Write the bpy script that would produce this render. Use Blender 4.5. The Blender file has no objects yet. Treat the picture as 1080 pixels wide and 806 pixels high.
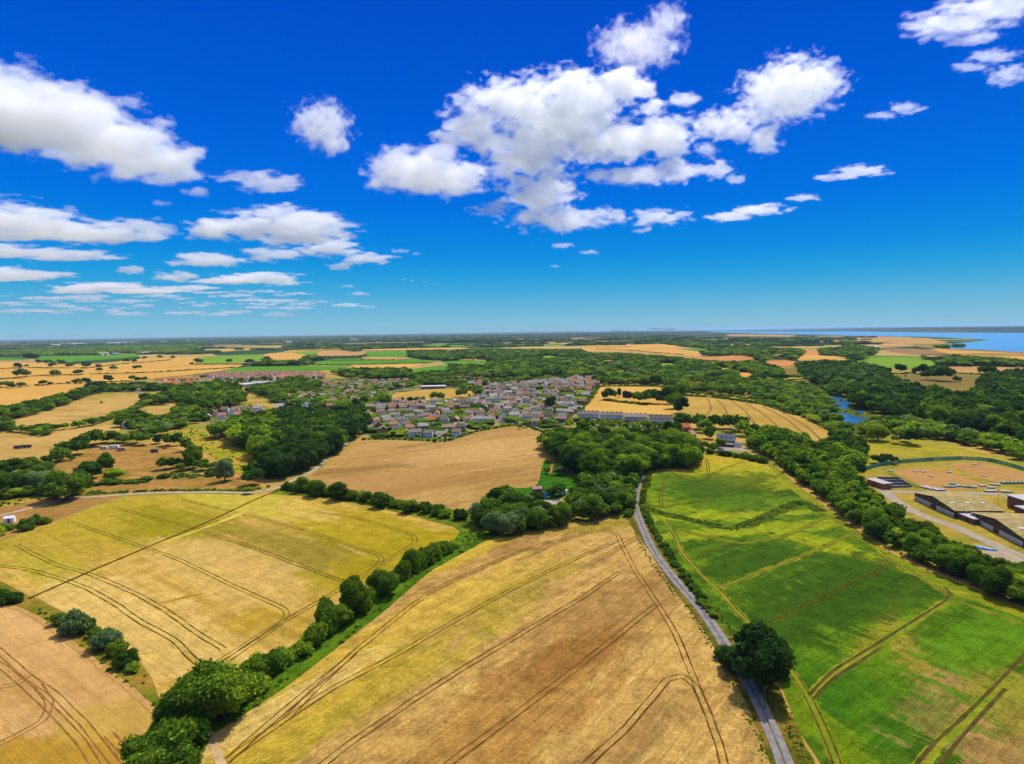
import bpy, bmesh, math, random
import numpy as np
from mathutils import Vector, Matrix
from mathutils.geometry import tessellate_polygon
R = math.radians
random.seed(7)
rng = np.random.default_rng(11)
S = bpy.context.scene
COL = S.collection
# ------------------------------------------------------------------ camera
CAM_H = 100.0
FPX, W0, H0 = 643.0, 1080.0, 806.0
PITCH, ROLL = math.atan((403 - 349.6) / FPX), math.atan(16.0 / 1080.0)
CROT = Matrix.Rotation(math.pi / 2 - PITCH, 3, 'X') @ Matrix.Rotation(-ROLL, 3, 'Z')
cd = bpy.data.cameras.new('camera'); cam = bpy.data.objects.new('camera', cd); COL.objects.link(cam)
cam.matrix_world = Matrix.Translation((0, 0, CAM_H)) @ CROT.to_4x4()
cd.sensor_width = 36; cd.lens = FPX * 36 / W0; cd.clip_start = 1; cd.clip_end = 200000
S.camera = cam

def ray(px, py):
    return CROT @ Vector(((px - W0 / 2) / FPX, -(py - H0 / 2) / FPX, -1.0))
def G(px, py, z=0.0):
    d = ray(px, py)
    dz = min(d.z, -0.0016)
    t = (z - CAM_H) / dz
    return Vector((d.x * t, d.y * t))
def G3(px, py, z=0.0):
    p = G(px, py); return Vector((p.x, p.y, z))
CINV = CROT.transposed()
def proj(x, y, z=0.0):
    v = CINV @ Vector((x, y, z - CAM_H))
    return (W0 / 2 + FPX * v.x / -v.z, H0 / 2 - FPX * v.y / -v.z)

# ------------------------------------------------------------------ render, sun and sky
SUN_AZ, SUN_EL = R(32), R(57)
S.render.engine = 'CYCLES'
S.view_settings.view_transform = 'Standard'
S.view_settings.look = 'None'
S.view_settings.exposure = 0.08
S.view_settings.gamma = 1.0
c = S.cycles
c.use_denoising = True
c.max_bounces = 16; c.diffuse_bounces = 3; c.glossy_bounces = 2; c.transmission_bounces = 4
c.volume_bounces = 14; c.transparent_max_bounces = 32
c.denoising_prefilter = 'ACCURATE'; c.use_adaptive_sampling = True; c.adaptive_threshold = 0.01
world = bpy.data.worlds.new('World'); S.world = world
world.use_nodes = True
nt = world.node_tree; N = nt.nodes; L = nt.links
bg = N['Background']
sky = N.new('ShaderNodeTexSky'); sky.sky_type = 'NISHITA'; sky.sun_disc = False
sky.sun_elevation = SUN_EL; sky.sun_rotation = SUN_AZ
sky.altitude = 100; sky.air_density = 1.0; sky.dust_density = 0.35; sky.ozone_density = 4.0
hsv = N.new('ShaderNodeHueSaturation'); hsv.inputs['Saturation'].default_value = 0.35
hsv.inputs['Hue'].default_value = 0.5
hsv.inputs['Value'].default_value = 1.9  # upper sky, above the view, whitened and brightened to lift the shade
L.new(sky.outputs[0], hsv.inputs['Color'])
# deep polarised blue of the lower sky, paling to teal at the horizon (by true elevation)
wtc = N.new('ShaderNodeTexCoord'); wsp = N.new('ShaderNodeSeparateXYZ'); L.new(wtc.outputs['Generated'], wsp.inputs[0])
wcr = N.new('ShaderNodeValToRGB'); wcr.color_ramp.interpolation = 'B_SPLINE'
SKY = [(0.0, (138, 188, 210)), (0.03, (112, 180, 212)), (0.07, (40, 162, 214)), (0.12, (0, 138, 220)), (0.20, (0, 108, 222)), (0.34, (0, 86, 208)), (0.46, (0, 74, 196)), (0.55, (4, 78, 190)), (1.0, (60, 120, 200))]
while len(wcr.color_ramp.elements) < len(SKY): wcr.color_ramp.elements.new(0.5)
def _l(v): v /= 255; return v / 12.92 if v <= 0.04045 else ((v + 0.055) / 1.055) ** 2.4
for e, (p_, q_) in zip(wcr.color_ramp.elements, SKY): e.position = p_; e.color = (_l(q_[0]), _l(q_[1]), _l(q_[2]), 1)
L.new(wsp.outputs['Z'], wcr.inputs[0])
wsc = N.new('ShaderNodeVectorMath'); wsc.operation = 'SCALE'; wsc.inputs['Scale'].default_value = 1 / 0.13; L.new(wcr.outputs[0], wsc.inputs[0])
wfa = N.new('ShaderNodeMapRange'); wfa.inputs['From Min'].default_value = 0.52; wfa.inputs['From Max'].default_value = 0.8
wfa.inputs['To Min'].default_value = 1.0; wfa.inputs['To Max'].default_value = 0.0; L.new(wsp.outputs['Z'], wfa.inputs['Value'])
wmx = N.new('ShaderNodeMix'); wmx.data_type = 'RGBA'
L.new(wfa.outputs[0], wmx.inputs[0]); L.new(hsv.outputs[0], wmx.inputs[6]); L.new(wsc.outputs[0], wmx.inputs[7])
L.new(wmx.outputs[2], bg.inputs['Color'])
bg.inputs['Strength'].default_value = 0.13
sl = bpy.data.lights.new('sun', 'SUN'); so = bpy.data.objects.new('sun', sl); COL.objects.link(so)
sl.energy = 4.4; sl.angle = R(0.53); sl.color = (1.0, 0.95, 0.86)
sd = Vector((math.sin(SUN_AZ) * math.cos(SUN_EL), math.cos(SUN_AZ) * math.cos(SUN_EL), math.sin(SUN_EL)))
so.rotation_euler = sd.to_track_quat('Z', 'Y').to_euler()

# ------------------------------------------------------------------ object helpers
def tag(o, label=None, cat=None, group=None, kind=None):
    if label: o['label'] = label
    if cat: o['category'] = cat
    if group: o['group'] = group
    if kind: o['kind'] = kind
    return o
def empty(name, loc=(0, 0, 0), rz=0.0):
    o = bpy.data.objects.new(name, None); COL.objects.link(o)
    o.empty_display_size = 1; o.location = loc; o.rotation_euler = (0, 0, rz); return o
def link(name, me, mats, parent=None):
    o = bpy.data.objects.new(name, me); COL.objects.link(o)
    if not isinstance(mats, (list, tuple)): mats = [mats]
    if len(me.materials) == 0:
        for m in mats: me.materials.append(m)
    if parent is not None: o.parent = parent
    return o
def np_mesh(name, verts, faces, smooth=False):
    """verts (n,3), faces (m,k) arrays"""
    me = bpy.data.meshes.new(name)
    verts = np.asarray(verts, np.float32); faces = np.asarray(faces, np.int32)
    m, k = faces.shape
    me.vertices.add(len(verts)); me.vertices.foreach_set('co', verts.ravel())
    me.loops.add(m * k); me.loops.foreach_set('vertex_index', faces.ravel())
    me.polygons.add(m)
    me.polygons.foreach_set('loop_start', np.arange(0, m * k, k, dtype=np.int32))
    me.polygons.foreach_set('loop_total', np.full(m, k, np.int32))
    if smooth: me.polygons.foreach_set('use_smooth', np.ones(m, bool))
    me.update(calc_edges=True)
    return me
class MB:
    """collects shapes, builds one mesh"""
    def __init__(s): s.v = []; s.f = []; s.mi = []; s.cur = 0
    def add(s, vs, fs):
        n = len(s.v); s.v += [tuple(p) for p in vs]
        for f in fs: s.f.append(tuple(i + n for i in f)); s.mi.append(s.cur)
    def box(s, x0, y0, z0, x1, y1, z1):
        s.add([(x0, y0, z0), (x1, y0, z0), (x1, y1, z0), (x0, y1, z0), (x0, y0, z1), (x1, y0, z1), (x1, y1, z1), (x0, y1, z1)],
              [(3, 2, 1, 0), (4, 5, 6, 7), (0, 1, 5, 4), (1, 2, 6, 5), (2, 3, 7, 6), (3, 0, 4, 7)])
    def prism(s, poly, z0, z1):
        n = len(poly)
        s.add([(x, y, z0) for x, y in poly] + [(x, y, z1) for x, y in poly],
              [tuple(range(n - 1, -1, -1)), tuple(range(n, 2 * n))] + [(i, (i + 1) % n, n + (i + 1) % n, n + i) for i in range(n)])
    def tube(s, p0, p1, r0, r1=None, n=8):
        r1 = r0 if r1 is None else r1
        p0 = Vector(p0); p1 = Vector(p1); d = (p1 - p0).normalized()
        a = d.orthogonal().normalized(); b = d.cross(a)
        vs = []
        for p, r in ((p0, r0), (p1, r1)):
            for i in range(n):
                t = 2 * math.pi * i / n; vs.append(p + a * (r * math.cos(t)) + b * (r * math.sin(t)))
        s.add(vs, [(i, (i + 1) % n, n + (i + 1) % n, n + i) for i in range(n)] + [tuple(range(n - 1, -1, -1)), tuple(range(n, 2 * n))])
    def mesh(s, name):
        me = bpy.data.meshes.new(name); me.from_pydata(s.v, [], s.f); me.update(); return me
    def build(s, name, mats, parent=None):
        me = s.mesh(name); o = link(name, me, mats, parent)
        if max(s.mi or [0]) > 0: me.polygons.foreach_set('material_index', s.mi)
        return o

# ------------------------------------------------------------------ noise in numpy
def vnoise(P, seed=0):
    P = np.asarray(P, np.float64); I = np.floor(P).astype(np.int64); F = P - I
    F = F * F * (3 - 2 * F)
    def h(i, j, k):
        n = (i * 374761393 + j * 668265263 + k * 2147483647 + seed * 974711) & 0xffffffff
        n = ((n ^ (n >> 13)) * 1274126177) & 0xffffffff
        n = (n ^ (n >> 16)) & 0xffffff
        return n / 16777215.0
    x, y, z = I[..., 0], I[..., 1], I[..., 2]; fx, fy, fz = F[..., 0], F[..., 1], F[..., 2]
    r = 0
    for dx in (0, 1):
        for dy in (0, 1):
            for dz in (0, 1):
                r = r + h(x + dx, y + dy, z + dz) * (fx if dx else 1 - fx) * (fy if dy else 1 - fy) * (fz if dz else 1 - fz)
    return r * 2 - 1
def fbm(P, octs=4, seed=0, gain=0.5):
    a, t, r = 1.0, 0.0, 0
    P = np.asarray(P, np.float64)
    for i in range(octs):
        r = r + a * vnoise(P * (2.03 ** i) + 17.3 * i, seed + i); t += a; a *= gain
    return r / t

# ------------------------------------------------------------------ materials
def lin(r, g, b):
    f = lambda c: (c / 255) / 12.92 if c / 255 <= 0.04045 else ((c / 255 + 0.055) / 1.055) ** 2.4
    return (f(r), f(g), f(b), 1)
class NT:
    def __init__(s, name, rough=0.9, spec=0.1):
        s.m = bpy.data.materials.new(name); s.m.use_nodes = True
        s.t = s.m.node_tree; s.n = s.t.nodes; s.l = s.t.links
        s.bsdf = s.n['Principled BSDF']
        s.bsdf.inputs['Roughness'].default_value = rough
        s.bsdf.inputs['Specular IOR Level'].default_value = spec
    def new(s, t, **kw):
        n = s.n.new(t)
        for k, v in kw.items(): setattr(n, k, v)
        return n
    def lk(s, a, b): s.l.new(a, b)
    def coord(s, scale=(1, 1, 1), rz=0.0, out='Object', loc=(0, 0, 0)):
        if not hasattr(s, '_tc'): s._tc = s.new('ShaderNodeTexCoord')
        mp = s.new('ShaderNodeMapping'); mp.inputs['Scale'].default_value = scale; mp.inputs['Location'].default_value = loc
        mp.vector_type = 'POINT'
        # rotate first, then scale
        r = s.new('ShaderNodeVectorRotate'); r.rotation_type = 'Z_AXIS'; r.inputs['Angle'].default_value = rz
        s.lk(s._tc.outputs[out], r.inputs['Vector']); s.lk(r.outputs[0], mp.inputs['Vector'])
        return mp.outputs[0]
    def noise(s, vec, scale, detail=3.0, rough=0.55, dist=0.0):
        n = s.new('ShaderNodeTexNoise'); n.inputs['Scale'].default_value = scale; n.inputs['Detail'].default_value = detail
        n.inputs['Roughness'].default_value = rough; n.inputs['Distortion'].default_value = dist
        s.lk(vec, n.inputs['Vector']); return n.outputs[0]
    def ramp(s, v, lo, hi):
        n = s.new('ShaderNodeMapRange'); n.interpolation_type = 'SMOOTHSTEP'
        n.inputs['From Min'].default_value = lo; n.inputs['From Max'].default_value = hi
        s.lk(v, n.inputs['Value']); return n.outputs[0]
    def val(s, v):
        n = s.new('ShaderNodeValue'); n.outputs[0].default_value = v; return n.outputs[0]
    def math(s, op, a, b=None):
        n = s.new('ShaderNodeMath', operation=op)
        for i, x in enumerate((a, b)):
            if x is None: continue
            if isinstance(x, (int, float)): n.inputs[i].default_value = x
            else: s.lk(x, n.inputs[i])
        return n.outputs[0]
    def mix(s, f, a, b, mode='MIX'):
        n = s.new('ShaderNodeMix', data_type='RGBA', blend_type=mode)
        for k, x in ((0, f), (6, a), (7, b)):
            if isinstance(x, (int, float)): n.inputs[k].default_value = x
            elif isinstance(x, tuple): n.inputs[k].default_value = x if len(x) == 4 else (*x, 1)
            else: s.lk(x, n.inputs[k])
        return n.outputs[2]
    def bump(s, h, strength, dist=0.3):
        n = s.new('ShaderNodeBump'); n.inputs['Strength'].default_value = strength; n.inputs['Distance'].default_value = dist
        s.lk(h, n.inputs['Height']); s.lk(n.outputs[0], s.bsdf.inputs['Normal'])
    def out(s, colr):
        if isinstance(colr, tuple): s.bsdf.inputs['Base Color'].default_value = colr if len(colr) == 4 else (*colr, 1)
        else: s.lk(colr, s.bsdf.inputs['Base Color'])
        return s.m
def dim(c, k): return (c[0] * k, c[1] * k, c[2] * k, 1)
def sun(r, g, b, k=0.70):
    """albedo of a level surface that shows as this colour under the sun"""
    return dim(lin(r, g, b), k)

def plain(name, colr, rough=0.8, var=0.15, scale=0.6, spec=0.2, objvar=0.0):
    t = NT(name, rough, spec)
    n = t.noise(t.coord(), scale, 4)
    col = t.mix(t.ramp(n, 0.3, 0.7), dim(colr, 1 - var), dim(colr, 1 + var))
    if objvar:
        oi = t.new('ShaderNodeObjectInfo')
        h = t.new('ShaderNodeHueSaturation')
        v = t.new('ShaderNodeMapRange'); v.inputs['To Min'].default_value = 1 - objvar; v.inputs['To Max'].default_value = 1 + objvar
        t.lk(oi.outputs['Random'], v.inputs['Value']); t.lk(v.outputs[0], h.inputs['Value']); t.lk(col, h.inputs['Color'])
        col = h.outputs[0]
    return t.out(col)

def field_mat(name, c1, c2, c3=None, rz=0.0, big=0.012, streak=0.35, grain=0.25, gscale=1.1, blobs=(), flame=None):
    """crop or grass: two tones in big soft patches, drawn out along the rows, with fine grain;
    blobs = (x, y, rx, ry, angle, colour, strength, edge) stands of another ripeness"""
    t = NT(name, 0.95, 0.03)
    P = t.coord()
    n1 = t.noise(P, big, 5, 0.6, 0.4)
    ns = t.noise(t.coord((0.05, 1, 1), rz), 0.16, 4, 0.6)
    k = t.math('ADD', t.math('MULTIPLY', n1, 1 - streak), t.math('MULTIPLY', ns, streak))
    col = t.mix(t.ramp(k, 0.40, 0.60), c1, c2)
    if c3:
        n3 = t.noise(t.coord((0.3, 1, 1), rz), big * 3.3, 6, 0.65, 0.6)
        col = t.mix(t.math('MULTIPLY', t.ramp(n3, 0.52, 0.62), 0.7), col, c3)
        n4 = t.noise(t.coord((0.22, 1, 1), rz if flame is None else flame, loc=(31, 7, 0)), 0.22, 7, 0.72, 0.5)
        col = t.mix(t.math('MULTIPLY', t.ramp(n4, 0.53, 0.63), 0.55), col, c3)
    nw = t.noise(P, 0.05, 8, 0.72, 0.8)
    if blobs:
        nf = t.noise(t.coord((0.2, 1, 1), rz if flame is None else flame), 0.17 if flame is None else 0.24, 7, 0.75, 0.6)
        nw = t.math('ADD', t.math('MULTIPLY', nw, 0.55), t.math('MULTIPLY', nf, 1.0 if flame is not None else 0.75)); nw = t.math('SUBTRACT', nw, 0.275 if flame is not None else 0.15)
        nw = t.math('ADD', t.math('MULTIPLY', t.math('SUBTRACT', nw, 0.5), 1.5), 0.5)
    for b in blobs:
        bx, by, rx, ry, ang, bc, st, ed = b
        mp = t.new('ShaderNodeVectorMath', operation='SUBTRACT'); mp.inputs[1].default_value = (bx, by, 0)
        t.lk(t._tc.outputs['Object'], mp.inputs[0])
        ro = t.new('ShaderNodeVectorRotate', rotation_type='Z_AXIS'); ro.inputs['Angle'].default_value = -ang
        t.lk(mp.outputs[0], ro.inputs['Vector'])
        sc = t.new('ShaderNodeVectorMath', operation='MULTIPLY'); sc.inputs[1].default_value = (1 / rx, 1 / ry, 0)
        t.lk(ro.outputs[0], sc.inputs[0])
        le = t.new('ShaderNodeVectorMath', operation='LENGTH'); t.lk(sc.outputs[0], le.inputs[0])
        v = t.math('ADD', le.outputs['Value'], t.math('MULTIPLY', t.math('SUBTRACT', nw, 0.5), ed))
        v = t.math('ADD', v, t.math('MULTIPLY', t.math('SUBTRACT', ns, 0.5), ed * 0.6))
        col = t.mix(t.math('MULTIPLY', t.math('SUBTRACT', 1.0, t.ramp(v, 0.82, 1.14)), st), col, bc)
    gm = t.noise(P, 0.16, 6, 0.72, 0.5)
    vm = t.new('ShaderNodeMapRange'); vm.inputs['From Min'].default_value = 0.38; vm.inputs['From Max'].default_value = 0.62
    vm.inputs['To Min'].default_value = 1 - grain * .55; vm.inputs['To Max'].default_value = 1 + grain * .55; t.lk(gm, vm.inputs['Value'])
    col = t.mix(1.0, col, vm.outputs[0], 'MULTIPLY')
    g = t.noise(P, gscale, 5, 0.8)
    g2 = t.noise(t.coord((0.35, 1, 1), rz), 2.3, 2, 0.7)
    gg = t.math('ADD', t.math('MULTIPLY', g, 0.6), t.math('MULTIPLY', g2, 0.4))
    v = t.new('ShaderNodeMapRange'); v.inputs['From Min'].default_value = 0.38; v.inputs['From Max'].default_value = 0.62; v.clamp = False
    v.inputs['To Min'].default_value = 1 - grain; v.inputs['To Max'].default_value = 1 + grain
    fr = t.noise(t.coord((0.012, 1, 1), rz), 0.85, 3, 0.8)
    gg = t.math('ADD', t.math('MULTIPLY', gg, 0.72), t.math('MULTIPLY', fr, 0.28))
    t.lk(gg, v.inputs['Value'])
    col = t.mix(1.0, col, v.outputs[0], 'MULTIPLY')
    t.bump(gg, 0.9, 0.8)
    return t.out(col)

def leaf_mat(name, c1, c2, trans=0.34):
    t = NT(name, 0.85, 0.04)
    oi = t.new('ShaderNodeObjectInfo')
    n = t.noise(t.coord(), 0.30, 5, 0.7)
    k = t.math('ADD', t.math('MULTIPLY', n, 0.7), t.math('MULTIPLY', oi.outputs['Random'], 0.6))
    col = t.mix(t.ramp(k, 0.35, 0.95), c1, c2)
    geo = t.new('ShaderNodeNewGeometry')
    v = t.new('ShaderNodeMapRange'); v.inputs['To Min'].default_value = 0.6; v.inputs['To Max'].default_value = 1.45
    t.lk(geo.outputs['Random Per Island'], v.inputs['Value'])
    col = t.mix(1.0, col, v.outputs[0], 'MULTIPLY')
    t.out(col)
    tr = t.new('ShaderNodeBsdfTranslucent'); t.lk(t.mix(1.0, col, (1.45, 1.5, 0.5, 1), 'MULTIPLY'), tr.inputs['Color'])
    ms = t.new('ShaderNodeMixShader'); ms.inputs[0].default_value = trans
    t.lk(t.bsdf.outputs[0], ms.inputs[1]); t.lk(tr.outputs[0], ms.inputs[2])
    t.lk(ms.outputs[0], t.n['Material Output'].inputs['Surface'])
    return t.m
# ------------------------------------------------------------------ ground, fields, lanes, water
def catmull(pts, step, closed):
    n = len(pts); out = []
    rngi = range(n) if closed else range(n - 1)
    for i in rngi:
        p1, p2 = pts[i], pts[(i + 1) % n]
        p0 = pts[i - 1] if (closed or i > 0) else p1 + (p1 - p2)
        p3 = pts[(i + 2) % n] if (closed or i + 2 < n) else p2 + (p2 - p1)
        m = max(1, min(60, int((p2 - p1).length / step)))
        # corner: keep sharp turns sharp
        a, b = (p2 - p1), (p1 - p0)
        for k in range(m):
            t = k / m
            q = 0.5 * ((2 * p1) + (p2 - p0) * t + (2 * p0 - 5 * p1 + 4 * p2 - p3) * t * t + (-p0 + 3 * p1 - 3 * p2 + p3) * t ** 3)
            out.append(q * 0.7 + p1.lerp(p2, t) * 0.3)
    if not closed: out.append(pts[-1].copy())
    return out
def px_pts(poly): return [G(*p) for p in poly]
def sheet(name, poly, z, mat, label, cat='field', jit=0.4, step=5, smooth=True, raw=False, thick=0.0):
    pts = [Vector(p) for p in poly] if raw else px_pts(poly)
    far = sum((p.length for p in pts)) / len(pts)
    st = max(step, far / 90)
    if smooth: pts = catmull(pts, st, True)
    j = jit * max(1, far / 400)
    pts = [p + Vector((random.uniform(-j, j), random.uniform(-j, j))) for p in pts]
    tris = tessellate_polygon([[Vector((p.x, p.y, 0)) for p in pts]])
    vs = [(p.x, p.y, z) for p in pts]
    fs = []
    for t in tris:
        a, b, c3 = (pts[i] for i in t)
        cr = (b.x - a.x) * (c3.y - a.y) - (b.y - a.y) * (c3.x - a.x)
        if abs(cr) < 1e-9: continue
        fs.append(tuple(t) if cr > 0 else tuple(reversed(t)))
    me = bpy.data.meshes.new(name); me.from_pydata(vs, [], fs); me.update()
    o = link(name, me, mat); tag(o, label, cat, kind='structure')
    return o
def strip_geo(pts, w, z, out, wj=0.15, step=2.0):
    pts = catmull(pts, step, False)
    n0 = len(out.v); m = len(pts); vs = []
    for i, p in enumerate(pts):
        d = (pts[min(i + 1, m - 1)] - pts[max(i - 1, 0)])
        d = d.normalized() if d.length > 0 else Vector((1, 0))
        nn = Vector((-d.y, d.x))
        ww = w / 2 * (1 + random.uniform(-wj, wj))
        vs += [(p.x - nn.x * ww, p.y - nn.y * ww, z), (p.x + nn.x * ww, p.y + nn.y * ww, z)]
    out.add(vs, [(2 * i, 2 * i + 2, 2 * i + 3, 2 * i + 1) for i in range(m - 1)])
def offset_path(pts, off):
    o = []
    for i, p in enumerate(pts):
        d = pts[min(i + 1, len(pts) - 1)] - pts[max(i - 1, 0)]; d.normalize()
        o.append(p + Vector((-d.y, d.x)) * off)
    return o
def tracks(name, lines, z, mat, parent, gauge=1.9, w=0.55, step=2.0):
    mb = MB()
    for ln in lines:
        pts = catmull(px_pts(ln), 6, False)
        if gauge:
            pts = [p + Vector((random.gauss(0, .09), random.gauss(0, .09))) for p in pts]
            for s in (-1, 1): strip_geo(offset_path(pts, s * gauge / 2 * random.uniform(.92, 1.08)), w * random.uniform(.8, 1.15), z, mb, 0.5, step)
        else: strip_geo(pts, w, z, mb, 0.3, step)
        z += 0.004
    return mb.build(name, mat, parent)
def path(name, line, w, z, mat, label, cat, wj=0.06):
    mb = MB(); strip_geo(px_pts(line), w, z, mb, wj, 3.0)
    return tag(mb.build(name, mat), label, cat, kind='structure')

# base sheet: rough dry grass near, a patchwork of fields and woods far off
t = NT('ground_mat', 0.95, 0.03)
P = t.coord()
nA = t.noise(P, 0.02, 6, 0.62, 0.5); nB = t.noise(P, 0.25, 5, 0.7)
near = t.mix(t.ramp(nA, 0.42, 0.58), sun(150, 145, 50), sun(205, 160, 80))
near = t.mix(t.math('MULTIPLY', t.ramp(nB, 0.45, 0.7), 0.6), near, sun(112, 120, 35))
vo = t.new('ShaderNodeTexVoronoi'); vo.inputs['Scale'].default_value = 0.0028
wv = t.new('ShaderNodeMapping'); wv.inputs['Scale'].default_value = (0.55, 1.0, 1); t.lk(P, wv.inputs['Vector']); t.lk(wv.outputs[0], vo.inputs['Vector'])
sepc = t.new('ShaderNodeSeparateColor'); t.lk(vo.outputs['Color'], sepc.inputs[0])
cr = t.new('ShaderNodeValToRGB'); cr.color_ramp.interpolation = 'CONSTANT'
els = [(0.0, sun(46, 66, 30)), (0.22, sun(205, 165, 90)), (0.40, sun(60, 80, 36)), (0.50, sun(100, 140, 40)), (0.60, sun(190, 150, 95)), (0.72, sun(50, 72, 32)), (0.86, sun(160, 150, 80))]
while len(cr.color_ramp.elements) < len(els): cr.color_ramp.elements.new(0.5)
for e, (p, q) in zip(cr.color_ramp.elements, els): e.position = p; e.color = q
t.lk(sepc.outputs[0], cr.inputs[0])
farc = cr.outputs[0]
ln_ = t.new('ShaderNodeVectorMath', operation='LENGTH'); t.lk(P, ln_.inputs[0])
M_ground = t.out(t.mix(t.ramp(ln_.outputs['Value'], 1500, 2100), near, t.mix(t.ramp(ln_.outputs['Value'], 5000, 9000), farc, t.mix(t.math('MULTIPLY', nA, 0.35), sun(40, 60, 34), farc))))
mb = MB()
rings = [0.0, 200, 500, 1000, 2000, 4000, 8000, 16000, 32000, 70000]; na = 96
vs = [(0, 0, 0)] + [(r * math.cos(2 * math.pi * i / na), r * math.sin(2 * math.pi * i / na), 0) for r in rings[1:] for i in range(na)]
fs = [(0, 1 + i, 1 + (i + 1) % na) for i in range(na)]
for k in range(len(rings) - 2):
    a = 1 + k * na; b = a + na
    fs += [(a + i, b + i, b + (i + 1) % na, a + (i + 1) % na) for i in range(na)]
mb.add(vs, fs)
tag(mb.build('ground', M_ground), 'dry rough grassland reaching to the horizon under all the fields', 'ground', kind='structure')

def ang(p, q):
    a, b = G(*p), G(*q); return -math.atan2(b.y - a.y, b.x - a.x)
def blob(px, py, rx, ry, angle, colr, st=1.0, ed=1.6):
    p = G(px, py); return (p.x, p.y, rx, ry, angle, colr, st, ed)

# --- colours
GOLD, TAN, BROWN, PALE = sun(206, 166, 88), sun(212, 170, 96), sun(156, 116, 62), sun(224, 184, 116)
YEL, YGR, OLV = sun(196, 166, 36), sun(170, 150, 22), sun(142, 126, 26)
GRN, DGRN, LGRN = sun(94, 124, 16), sun(58, 90, 12), sun(136, 150, 18)
SHADED_SOIL = sun(112, 76, 34)  # bare tramline soil, darkened for the shade between the standing crop

# --- the wheat field in front (bottom centre)
a1 = ang((340, 806), (650, 602))
M_wheat = field_mat('wheat_mat', GOLD, sun(194, 152, 76), BROWN, a1, 0.014, 0.5, 0.42, 0.95,
    blobs=[blob(300, 770, 75, 13, -a1, YEL, 0.65, 2.4), blob(440, 655, 75, 12, -a1, sun(206, 172, 52), 0.6, 2.4),
           blob(500, 580, 40, 9, -a1, sun(196, 166, 50), 0.8), blob(400, 735, 75, 7, -a1, sun(176, 152, 44), 0.55, 3.2),
           blob(520, 640, 60, 8, -a1, sun(170, 146, 46), 0.6, 2.6), blob(600, 556, 40, 9, 0.1, sun(160, 140, 44), 0.8),
           blob(640, 650, 50, 16, -a1, sun(158, 116, 58), 0.6, 2.4), blob(560, 740, 45, 14, -a1, sun(168, 116, 50), 0.6, 2.0),
           blob(600, 700, 24, 8, -a1, sun(146, 100, 42), 0.5, 1.6), blob(270, 760, 40, 5, -a1, sun(222, 188, 110), 0.6, 2.4)])
F1 = sheet('wheat_field', [(515, 569), (560, 564), (604, 556), (642, 549), (663, 549), (672, 562), (690, 590), (713, 625), (736, 655), (757, 690), (775, 722), (795, 762), (815, 812), (845, 900), (60, 920), (165, 842), (208, 800), (226, 775), (300, 726), (400, 650), (455, 602)], 0.12, M_wheat, 'golden brown ripe wheat field in the foreground between hedge and lane', smooth=False)
M_rut = plain('shaded_rut_mat', SHADED_SOIL, 0.95, 0.3, 0.4, 0.02)
M_rut2 = plain('shaded_rut_green_mat', sun(98, 80, 28), 0.95, 0.3, 0.4, 0.02)  # barley ruts: soil tone with the crop's shade painted in
A1 = [(300, 760), (373, 689), (447, 630), (500, 604), (533, 589), (580, 572), (620, 563), (640, 560), (650, 563), (657, 577), (670, 602), (693, 637), (713, 670), (730, 713), (747, 753), (764, 806), (790, 900)]
T1 = [A1, [(200, 850), (240, 803), (290, 767), (350, 727), (420, 690), (480, 655), (563, 610), (650, 571)],
      [(270, 860), (345, 803), (400, 763), (473, 715), (547, 670), (613, 631), (650, 606), (662, 603), (672, 606)],
      [(400, 870), (480, 801), (553, 747), (627, 690), (692, 638)],
      [(540, 880), (617, 808), (660, 768), (690, 733), (705, 717), (720, 714), (733, 724), (746, 753)],
      [(240, 803), (307, 744), (373, 690)], [(447, 628), (490, 607), (540, 585), (560, 578)]]
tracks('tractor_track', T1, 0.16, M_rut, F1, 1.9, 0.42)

# --- the yellow field on the left
a2 = ang((207, 557), (360, 613))
M_yellow = field_mat('yellow_field_mat', sun(216, 176, 84), sun(202, 160, 70), sun(168, 140, 44), a2, 0.016, 0.5, 0.3, 1.0,
    blobs=[blob(70, 556, 70, 60, -a2, YGR, 0.6, 2.6), blob(150, 540, 80, 45, -a2, sun(186, 160, 40), 0.8, 2.4), blob(185, 552, 45, 20, -a2, sun(150, 140, 14), 0.8, 2.0),
           blob(60, 605, 30, 10, -a2, sun(184, 166, 40), 0.6, 2.2), blob(300, 575, 75, 24, -a2, sun(156, 134, 46), 0.55, 2.6), blob(390, 560, 70, 24, -a2, sun(176, 152, 24), 0.9, 1.8),
           blob(250, 526, 80, 20, -a2, sun(200, 180, 60), 0.8, 2.0), blob(320, 540, 30, 10, -a2, sun(212, 176, 84), 0.7, 2.4), blob(355, 592, 60, 14, -a2, sun(140, 124, 30), 0.6, 2.6),
           blob(300, 640, 45, 9, 0.9, sun(182, 148, 36), 0.8, 2.0), blob(240, 600, 60, 20, -a2, sun(220, 182, 100), 0.6, 2.0), blob(415, 585, 45, 16, 0.9, sun(170, 148, 20), 0.8, 2.0),
           blob(130, 660, 60, 22, -a2, sun(226, 188, 104), 0.7, 2.0)])
F2 = sheet('barley_field', [(-70, 605), (-40, 588), (0, 572), (57, 551), (100, 535), (130, 525), (200, 521), (255, 522), (300, 522), (350, 527), (400, 537), (440, 546), (478, 556), (484, 561), (478, 572), (457, 590), (420, 612), (372, 634), (338, 660), (305, 684), (262, 712), (215, 745), (170, 740), (167, 732), (160, 716), (147, 697), (117, 668), (63, 643), (43, 633), (30, 628), (0, 612), (-40, 610)], 0.11, M_yellow, 'yellow ripening barley field on the left beside the hedge', smooth=False)
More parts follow.
